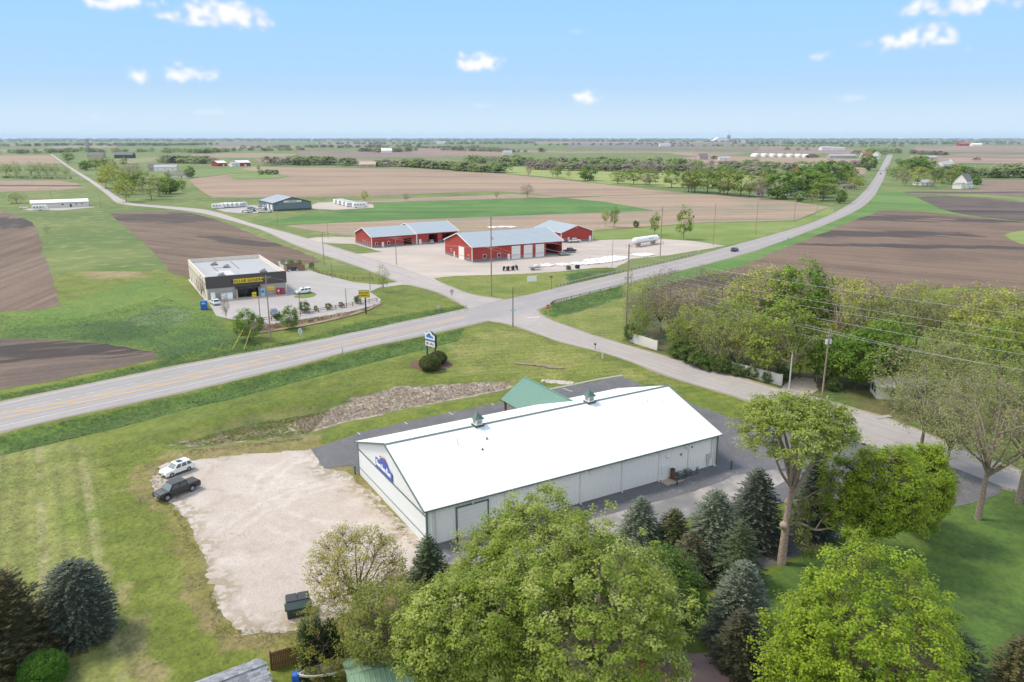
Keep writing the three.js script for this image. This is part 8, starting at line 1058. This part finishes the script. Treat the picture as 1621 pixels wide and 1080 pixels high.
{ const p = [[58.3, -134.23]][0]; single('hydrant_post', 'small leaning white post at the foot of the transformer pole', 'post', bar([0, 0, 0], [0.25, 0.8, 0], 0.12, 7), matInsul, p[0], 0, p[1]); }
{ const p = [[64.5, -124.96]][0]; struct('concrete_step', box(3.4, 0.12, 1.0, p[0], 0.08, p[1], 0.35), matKerb); const m = [[55.79, -112.8]][0]; struct('manhole_cover', cyl(0.45, 0.45, 0.02, 16, m[0], 0.055, m[1]), matBlack); }
// gardens at the bottom edge: shingled roof, brown fence, barrel, boat, green roof, red brown roof
{
  const mS = [std([0.19, 0.2, 0.22], 0.95), std([0.145, 0.155, 0.17], 0.95), std([0.24, 0.25, 0.27], 0.95)], r = rng(71), [x, z] = [-21.9, -56.4], Rg = 2.9, t = thing('shingled_shed', 'grey shingled shed roof at the bottom edge by the brown fence', 'shed', x, 0, z, 0.607);
  part('wall', tf(gableCore(7.5, 4.4, 2.0, Rg, 0), -7.0, 0, 2.2), matTanHouse, t); const sl = (Rg - 1.9) / 2.4, a = Math.atan(sl); for (const s of [-1, 1]) part('roof_deck', box(7.9, 0.06, 2.62, -3.25, (Rg + 1.9) / 2 + 0.02, s * 1.2, 0, s * a), matShingle, t);
  for (const s of [-1, 1]) for (let j = 0; j < 9; j++) for (let k = 0; k < 13; k++) { const d = 0.14 + j * 0.28, w = 7.9 / 13; const m = slab('shingle', mS[Math.floor(r() * 3)], t, w - 0.02, 0.03, 0.3, -7.2 + (k + 0.5 + (j % 2) * 0.3) * w - 0.1, Rg + 0.1 - d * Math.sin(a) + 0.012, s * d * Math.cos(a)); m.rotation.x = s * (a - 0.05); }
  for (let k = 0; k < 20; k++) slab('ridge_shingle', mS[k % 3], t, 0.42, 0.05, 0.36, -7.1 + k * 0.405, Rg + 0.12, 0);
  const [fa, fb] = [[-21.93, -59.65], [-19.27, -60.95]]; const f = boardFence('board_fence', 'red brown board fence behind the shingled shed', fa, fb, 1.9, 0.16, std([0.115, 0.042, 0.02], 0.85));
  const [bx, bz] = [-19.08, -57.65], bt = thing('barrel', 'blue plastic barrel beside the arborvitae', 'barrel', bx, 0, bz); part('drum', new THREE.LatheGeometry([[0, 0], [0.36, 0.02], [0.4, 0.1], [0.4, 0.4], [0.43, 0.45], [0.4, 0.5], [0.4, 0.85], [0.43, 0.9], [0.4, 0.95], [0.4, 1.2], [0.36, 1.28], [0, 1.28]].map(p => new THREE.Vector2(...p)), 18), std([0.012, 0.085, 0.36], 0.4), bt); part('rim', new THREE.TorusGeometry(0.36, 0.03, 6, 18).rotateX(Math.PI / 2).translate(0, 1.28, 0), std([0.01, 0.06, 0.28], 0.5), bt); part('bung', cyl(0.06, 0.06, 0.05, 8, 0.18, 1.3, 0), matInsul, bt);
  const [ux, uz] = [-15.83, -58.14], bo = thing('canoe', 'white hulled rowing boat lying beside the green roof', 'boat', ux, 1.0, uz, 0.36), hull = new Leaves(), pos = [], idx = [], N = 20, Mn = 10; for (let i = 0; i <= N; i++) { const u = i / N * 2 - 1, w = 0.72 * Math.pow(1 - Math.pow(Math.abs(u), 2.6), 0.7) + 0.02, d = 0.55 * (1 - 0.5 * u * u); for (let j = 0; j <= Mn; j++) { const v = (j / Mn) * Math.PI; pos.push(u * 3.0, 0.55 - Math.sin(v) * d + 0.12 * u * u, Math.cos(v) * w); if (i && j) { const o = i * (Mn + 1) + j, q = Mn + 1; idx.push(o - q - 1, o - q, o - 1, o - q, o, o - 1); } } }
  const hg = new THREE.BufferGeometry(); hg.setAttribute('position', new THREE.Float32BufferAttribute(pos, 3)); hg.setIndex(idx); hg.computeVertexNormals(); part('hull', hg, std([0.6, 0.57, 0.52], 0.5, { side: THREE.DoubleSide }), bo); for (const s of [-1, 1]) { const gp = []; for (let i = 0; i <= 12; i++) { const u = i / 12 * 2 - 1; gp.push([u * 3.0, 0.57 + 0.12 * u * u, s * (0.72 * Math.pow(1 - Math.pow(Math.abs(u), 2.6), 0.7) + 0.02)]); } part('gunwale', tube(gp, 0.05, 5, 30), std([0.62, 0.6, 0.57], 0.5), bo); } for (const u of [-1.4, 0, 1.3]) part('seat', box(0.32, 0.05, 1.25, u, 0.4, 0), std([0.3, 0.2, 0.13], 0.8), bo); part('floor', box(4.2, 0.04, 0.7, 0, 0.18, 0), std([0.3, 0.22, 0.16], 0.85), bo);
  const bs = thing('boat_rack', 'dark timber rack under the rowing boat', 'rack', ux, 0, uz, 0.36); for (const u of [-1.8, 1.8]) { part('trestle', merge([box(0.14, 1.0, 0.14, u, 0.5, -0.6), box(0.14, 1.0, 0.14, u, 0.5, 0.6), box(0.14, 0.12, 1.5, u, 0.98, 0)]), matWoodPost, bs); }
  const [gx, gz] = [-9.4, -56.54], gs = thing('green_roofed_shed', 'shed with pale green metal roof under the pale maples', 'shed', gx, 0, gz, 0.36); part('wall', tf(gableCore(9, 6.5, 2.2, 3.2, 0), -4.5, 0, 3.25), matTanHouse, gs); for (const s of [-1, 1]) for (let k = 0; k < 11; k++) { const m = ribPanel(0.87, 3.75, 3.75, 2, 0.03), a2 = Math.atan2(1.1, 3.6); m.rotateX(-(Math.PI / 2 - a2)); if (s < 0) { m.rotateY(Math.PI); m.translate(0.87, 0, 0); } part('roof_sheet', m, std([0.14, 0.23, 0.15], 0.6), gs, -4.8 + k * 0.87, 2.2, s * 3.6); }
  const [hx, hz] = [15.27, -55.16], hg2 = thing('garden_house', 'red brown shingled hip roof at the bottom edge right of centre', 'house', hx, 0, hz, 0.2); part('wall', box(5.6, 2.5, 4.6, 0, 1.25, 0), matTanHouse, hg2); const hip = new THREE.ConeGeometry(4.3, 1.5, 6, 5); hip.rotateY(0.3); part('roof', tf(hip, 0, 3.2, 0), std(0xffffff, 0.95, { map: grain([0.2, 0.13, 0.115], 251, 0.2, 32) }), hg2); part('finial', cyl(0.08, 0.03, 0.4, 6, 0, 4.1, 0), matWoodPost, hg2);
  const [rx, rz] = [11.21, -57.17], rt = thing('garden_umbrella', 'bright red garden parasol glimpsed under the maples', 'parasol', rx, 0, rz); part('canopy', tf(new THREE.ConeGeometry(1.2, 0.5, 8), 0, 2.3, 0), matStop, rt); part('pole', cyl(0.03, 0.03, 2.3, 6, 0, 1.15, 0), matGalv, rt); part('base', cyl(0.3, 0.25, 0.1, 10, 0, 0.05, 0), matBlack, rt);
}


// ---------------------------------------------------------------- reeds, rough grass and weeds
{
  const tuft = (n, spread, seed) => { const r = rng(seed), L = new Leaves(); for (let i = 0; i < n; i++) { const a = r() * 6.28, d = nrm([Math.cos(a) * 0.7 * (0.4 + r()), 1, Math.sin(a) * 0.7 * (0.4 + r())]), up = nrm([Math.cos(a + 1.4), 0.1, Math.sin(a + 1.4)]); const g = 0.75 + 0.5 * r(); L.add((r() - 0.5) * spread, 0, (r() - 0.5) * spread, d, up, 0.7 + 0.4 * r(), 0.07, [g, g, g]); } for (let i = 0; i < L.n.length; i += 3) { const q = nrm([L.n[i] * 0.45, 1, L.n[i + 2] * 0.45]); L.n[i] = q[0]; L.n[i + 1] = q[1]; L.n[i + 2] = q[2]; } return L.build(); };
  const grassMat = std(0xffffff, 1, { vertexColors: true, side: THREE.DoubleSide });
  const scatter = (name, label, category, geo, polys, n, size, tones, seed, gate) => {
    const r = rng(seed), it = []; const area = polys.map(p => { const xs = p.map(q => q[0]), zs = p.map(q => q[1]); return [Math.min(...xs), Math.max(...xs), Math.min(...zs), Math.max(...zs), p]; });
    const wsum = area.reduce((s, a) => s + (a[1] - a[0]) * (a[3] - a[2]), 0); let guard = 0;
    while (it.length < n && guard++ < n * 30) { let k = r() * wsum, A = area[0]; for (const a of area) { k -= (a[1] - a[0]) * (a[3] - a[2]); A = a; if (k <= 0) break; } const x = A[0] + r() * (A[1] - A[0]), z = A[2] + r() * (A[3] - A[2]); if (!inside(A[4], x, z) || (gate && !gate(x, z, r))) continue; it.push([x, z]); }
    const im = new THREE.InstancedMesh(geo, grassMat, it.length), d = new THREE.Object3D(), c = new THREE.Color();
    it.forEach(([x, z], i) => { d.position.set(x, heightAt(x, z) - 0.03, z); d.rotation.y = r() * 6.28; const s = size * (0.6 + 0.8 * r()); d.scale.set(s * 1.1, s * (0.7 + 0.6 * r()), s * 1.1); d.updateMatrix(); im.setMatrixAt(i, d.matrix); const t = tones[Math.floor(fbm(x / 3, z / 3, 2, seed) * 1.6 * tones.length + (r() - 0.5)) % tones.length] ?? tones[0], g = 0.8 + 0.4 * r(); c.setRGB(t[0] * g, t[1] * g, t[2] * g); im.setColorAt(i, c); });
    im.name = numbered(name); shade(im); im.userData = { kind: 'stuff', label, category }; scene.add(im);
  };
  const T = [tuft(10, 0.9, 1), tuft(12, 1.1, 2)];
  const reedBed = [[-37.3, -124.65], [-33.83, -128.46], [-29.82, -135.66], [-22.08, -142.84], [-10.69, -144.04], [-2.6, -146.08], [0.57, -146.08], [-1.05, -141.66], [-10.14, -136.02], [-20.23, -129.78], [-29.37, -123.42], [-34.49, -118.17]];
  scatter('reeds', 'dry tan and grey reeds filling the swale behind the building', 'reeds', T[0], [reedBed], 6500, 0.3, [[0.40, 0.345, 0.275], [0.45, 0.40, 0.335], [0.36, 0.305, 0.24], [0.41, 0.36, 0.28]], 3);
  scatter('reeds', 'mixed green and brown growth at the left end of the swale', 'reeds', T[0], [[[-54, -113.05], [-50.76, -117.06], [-44.66, -123.73], [-37.9, -126.85], [-33.01, -129.78], [-33.45, -118.17], [-38.18, -116.51], [-47.28, -113.31]]], 5000, 0.26, [[0.2, 0.25, 0.055], [0.33, 0.27, 0.19], [0.26, 0.25, 0.1], [0.17, 0.23, 0.04]], 4);
  scatter('rough_grass', 'long rough grass in the highway ditches', 'grass', T[1], [ditchSouth, wetDitchN, [[11.24, -216.43], [35.96, -245.53], [34.53, -231.08], [21.53, -213.04], [11.99, -203.44]], [[19.97, -266.84], [35.64, -286.01], [38.89, -281.68], [36.81, -269.42], [25.83, -258.15], [19.69, -251.12]], [[-25.24, -197.48], [-12.2, -210.56], [-13.26, -216.43], [-19.98, -213.88]]], 12000, 0.22, [[0.09, 0.175, 0.024], [0.12, 0.205, 0.036], [0.07, 0.145, 0.02], [0.16, 0.21, 0.05]], 5);
  scatter('rough_grass', 'tall green grass between the ploughed fields at left', 'grass', T[1], [wheatgrass], 6000, 0.22, [[0.11, 0.20, 0.036], [0.085, 0.17, 0.03], [0.14, 0.22, 0.055]], 6);
  scatter('weeds', 'dry weeds along the gable wall and round the gravel lot', 'weeds', T[0], [[[-22.96, -100.47], [-21.94, -99.85], [-10, -80.61], [-10.76, -79.48], [-15.14, -87]], [[-29.07, -66.89], [-31.36, -71.84], [-32.82, -73.02], [-29.02, -64.38], [-23.74, -63.61], [-21.07, -64.97], [-23.79, -65.77], [-26.53, -65.57]], [[-52.42, -104.6], [-51.37, -99.85], [-48.51, -95.85], [-48.33, -97.81], [-50.88, -102.39]], [[-49.26, -108.32], [-40.5, -111.02], [-33.35, -113.84], [-33.77, -115.43], [-41.08, -112.8], [-49.86, -109.78]], [[-44.33, -92.13], [-40.89, -87], [-36.33, -79.48], [-36.84, -78.93], [-41.84, -87], [-45.01, -91.77]]], 1500, 0.2, [[0.24, 0.23, 0.08], [0.32, 0.27, 0.14], [0.17, 0.21, 0.05]], 7);
  scatter('dry_stems', 'dry stems and brush in the planting bed by the shop', 'brush', T[0], [[[-67.76, -184.57], [-67.59, -191.16], [-62.31, -192.53], [-55.43, -197.48], [-48.38, -203.44], [-41.8, -209.75], [-39.15, -218.16], [-42.53, -208.94], [-49.06, -198.94], [-55.57, -191.85], [-62.07, -186.5]]], 1600, 0.65, [[0.3, 0.22, 0.15], [0.4, 0.32, 0.21], [0.22, 0.2, 0.09]], 8);
  scatter('lawn_tufts', 'uneven tufts on the lawns', 'grass', T[1], [[[-80.01, -105.28], [-57.75, -116.51], [-46.55, -108.8], [-50.73, -98.82], [-39.29, -83.85], [-29.33, -66.38], [-20.91, -64.38], [-20.9, -58.14], [-47.99, -58.14]], [[-54.1, -128.46], [-21.4, -165.56], [-14.45, -151.2], [-33.48, -131.8], [-40.12, -126.85]], northLawn], 22000, 0.12, [[0.11, 0.16, 0.018], [0.15, 0.185, 0.034], [0.09, 0.135, 0.016], [0.2, 0.2, 0.08]], 9);
}
// ---------------------------------------------------------------- the person beside the car
{
  const { MarchingCubes } = await import('three/addons/objects/MarchingCubes.js');
  const N = 56, S = 1.0, mc = new MarchingCubes(N, new THREE.MeshBasicMaterial(), false, false, 60000);
  const cap = (p, a, b, ra, rb) => { const pa = p.map((v, i) => v - a[i]), ba = b.map((v, i) => v - a[i]), h = clamp((pa[0] * ba[0] + pa[1] * ba[1] + pa[2] * ba[2]) / (ba[0] ** 2 + ba[1] ** 2 + ba[2] ** 2)); return Math.hypot(pa[0] - ba[0] * h, pa[1] - ba[1] * h, pa[2] - ba[2] * h) - (ra + (rb - ra) * h); };
  const bones = [[[0, 0.95, 0], [0, 1.4, 0], 0.15, 0.17], [[-0.13, 1.42, 0], [0.13, 1.42, 0], 0.09, 0.09], [[0, 1.45, 0], [0, 1.58, 0.01], 0.06, 0.055], [[0, 1.63, 0.02], [0, 1.71, 0.01], 0.09, 0.095], [[0, 1.62, 0.1], [0, 1.64, 0.115], 0.015, 0.015], [[-0.09, 0.92, 0], [-0.11, 0.5, 0.04], 0.1, 0.07], [[-0.11, 0.5, 0.04], [-0.12, 0.08, 0], 0.065, 0.045], [[-0.12, 0.05, 0], [-0.13, 0.04, 0.16], 0.045, 0.035], [[0.09, 0.92, 0], [0.11, 0.5, 0.02], 0.1, 0.07], [[0.11, 0.5, 0.02], [0.12, 0.08, -0.03], 0.065, 0.045], [[0.12, 0.05, -0.03], [0.14, 0.04, 0.13], 0.045, 0.035], [[-0.2, 1.42, 0], [-0.26, 1.13, -0.02], 0.06, 0.045], [[-0.26, 1.13, -0.02], [-0.24, 0.88, 0.1], 0.042, 0.034], [[-0.24, 0.87, 0.1], [-0.235, 0.79, 0.13], 0.035, 0.02], [[0.2, 1.42, 0], [0.27, 1.15, 0], 0.06, 0.045], [[0.27, 1.15, 0], [0.3, 1.05, 0.23], 0.042, 0.034], [[0.3, 1.05, 0.24], [0.3, 1.04, 0.32], 0.035, 0.02]];
  for (let k = 0; k < N; k++) for (let j = 0; j < N; j++) for (let i = 0; i < N; i++) { const p = [(i - N / 2) / (N / 2), (j - N / 2) / (N / 2) + 0.9, (k - N / 2) / (N / 2)]; let s = 0; for (const b of bones) s += Math.exp(-cap(p, ...b) * 38); mc.field[k * N * N + j * N + i] = Math.log(s) / 38; }
  mc.isolation = 0; mc.update();
  const g = new THREE.BufferGeometry(); g.setAttribute('position', new THREE.Float32BufferAttribute(mc.positionArray.slice(0, mc.count * 3), 3)); const P = g.attributes.position, col = []; for (let i = 0; i < P.count; i++) { const y = P.getY(i) + 0.9, x = Math.abs(P.getX(i)), c = y > 1.70 ? [0.05, 0.035, 0.025] : y > 1.5 ? [0.33, 0.2, 0.14] : x > 0.2 && y < 1.1 ? [0.33, 0.2, 0.14] : y > 0.95 ? [0.10, 0.11, 0.14] : y > 0.09 ? [0.05, 0.055, 0.08] : [0.03, 0.03, 0.03]; col.push(...c); }
  g.setAttribute('color', new THREE.Float32BufferAttribute(col, 3)); g.translate(0, 0.9, 0); g.computeVertexNormals();
  const q = [-62.94, -201.92]; single('person', 'person in dark clothes standing beside the blue grey car', 'person', g, std(0xffffff, 0.9, { vertexColors: true }), q[0], 0.04, q[1], 2.2);
}

renderer.render(scene, camera);
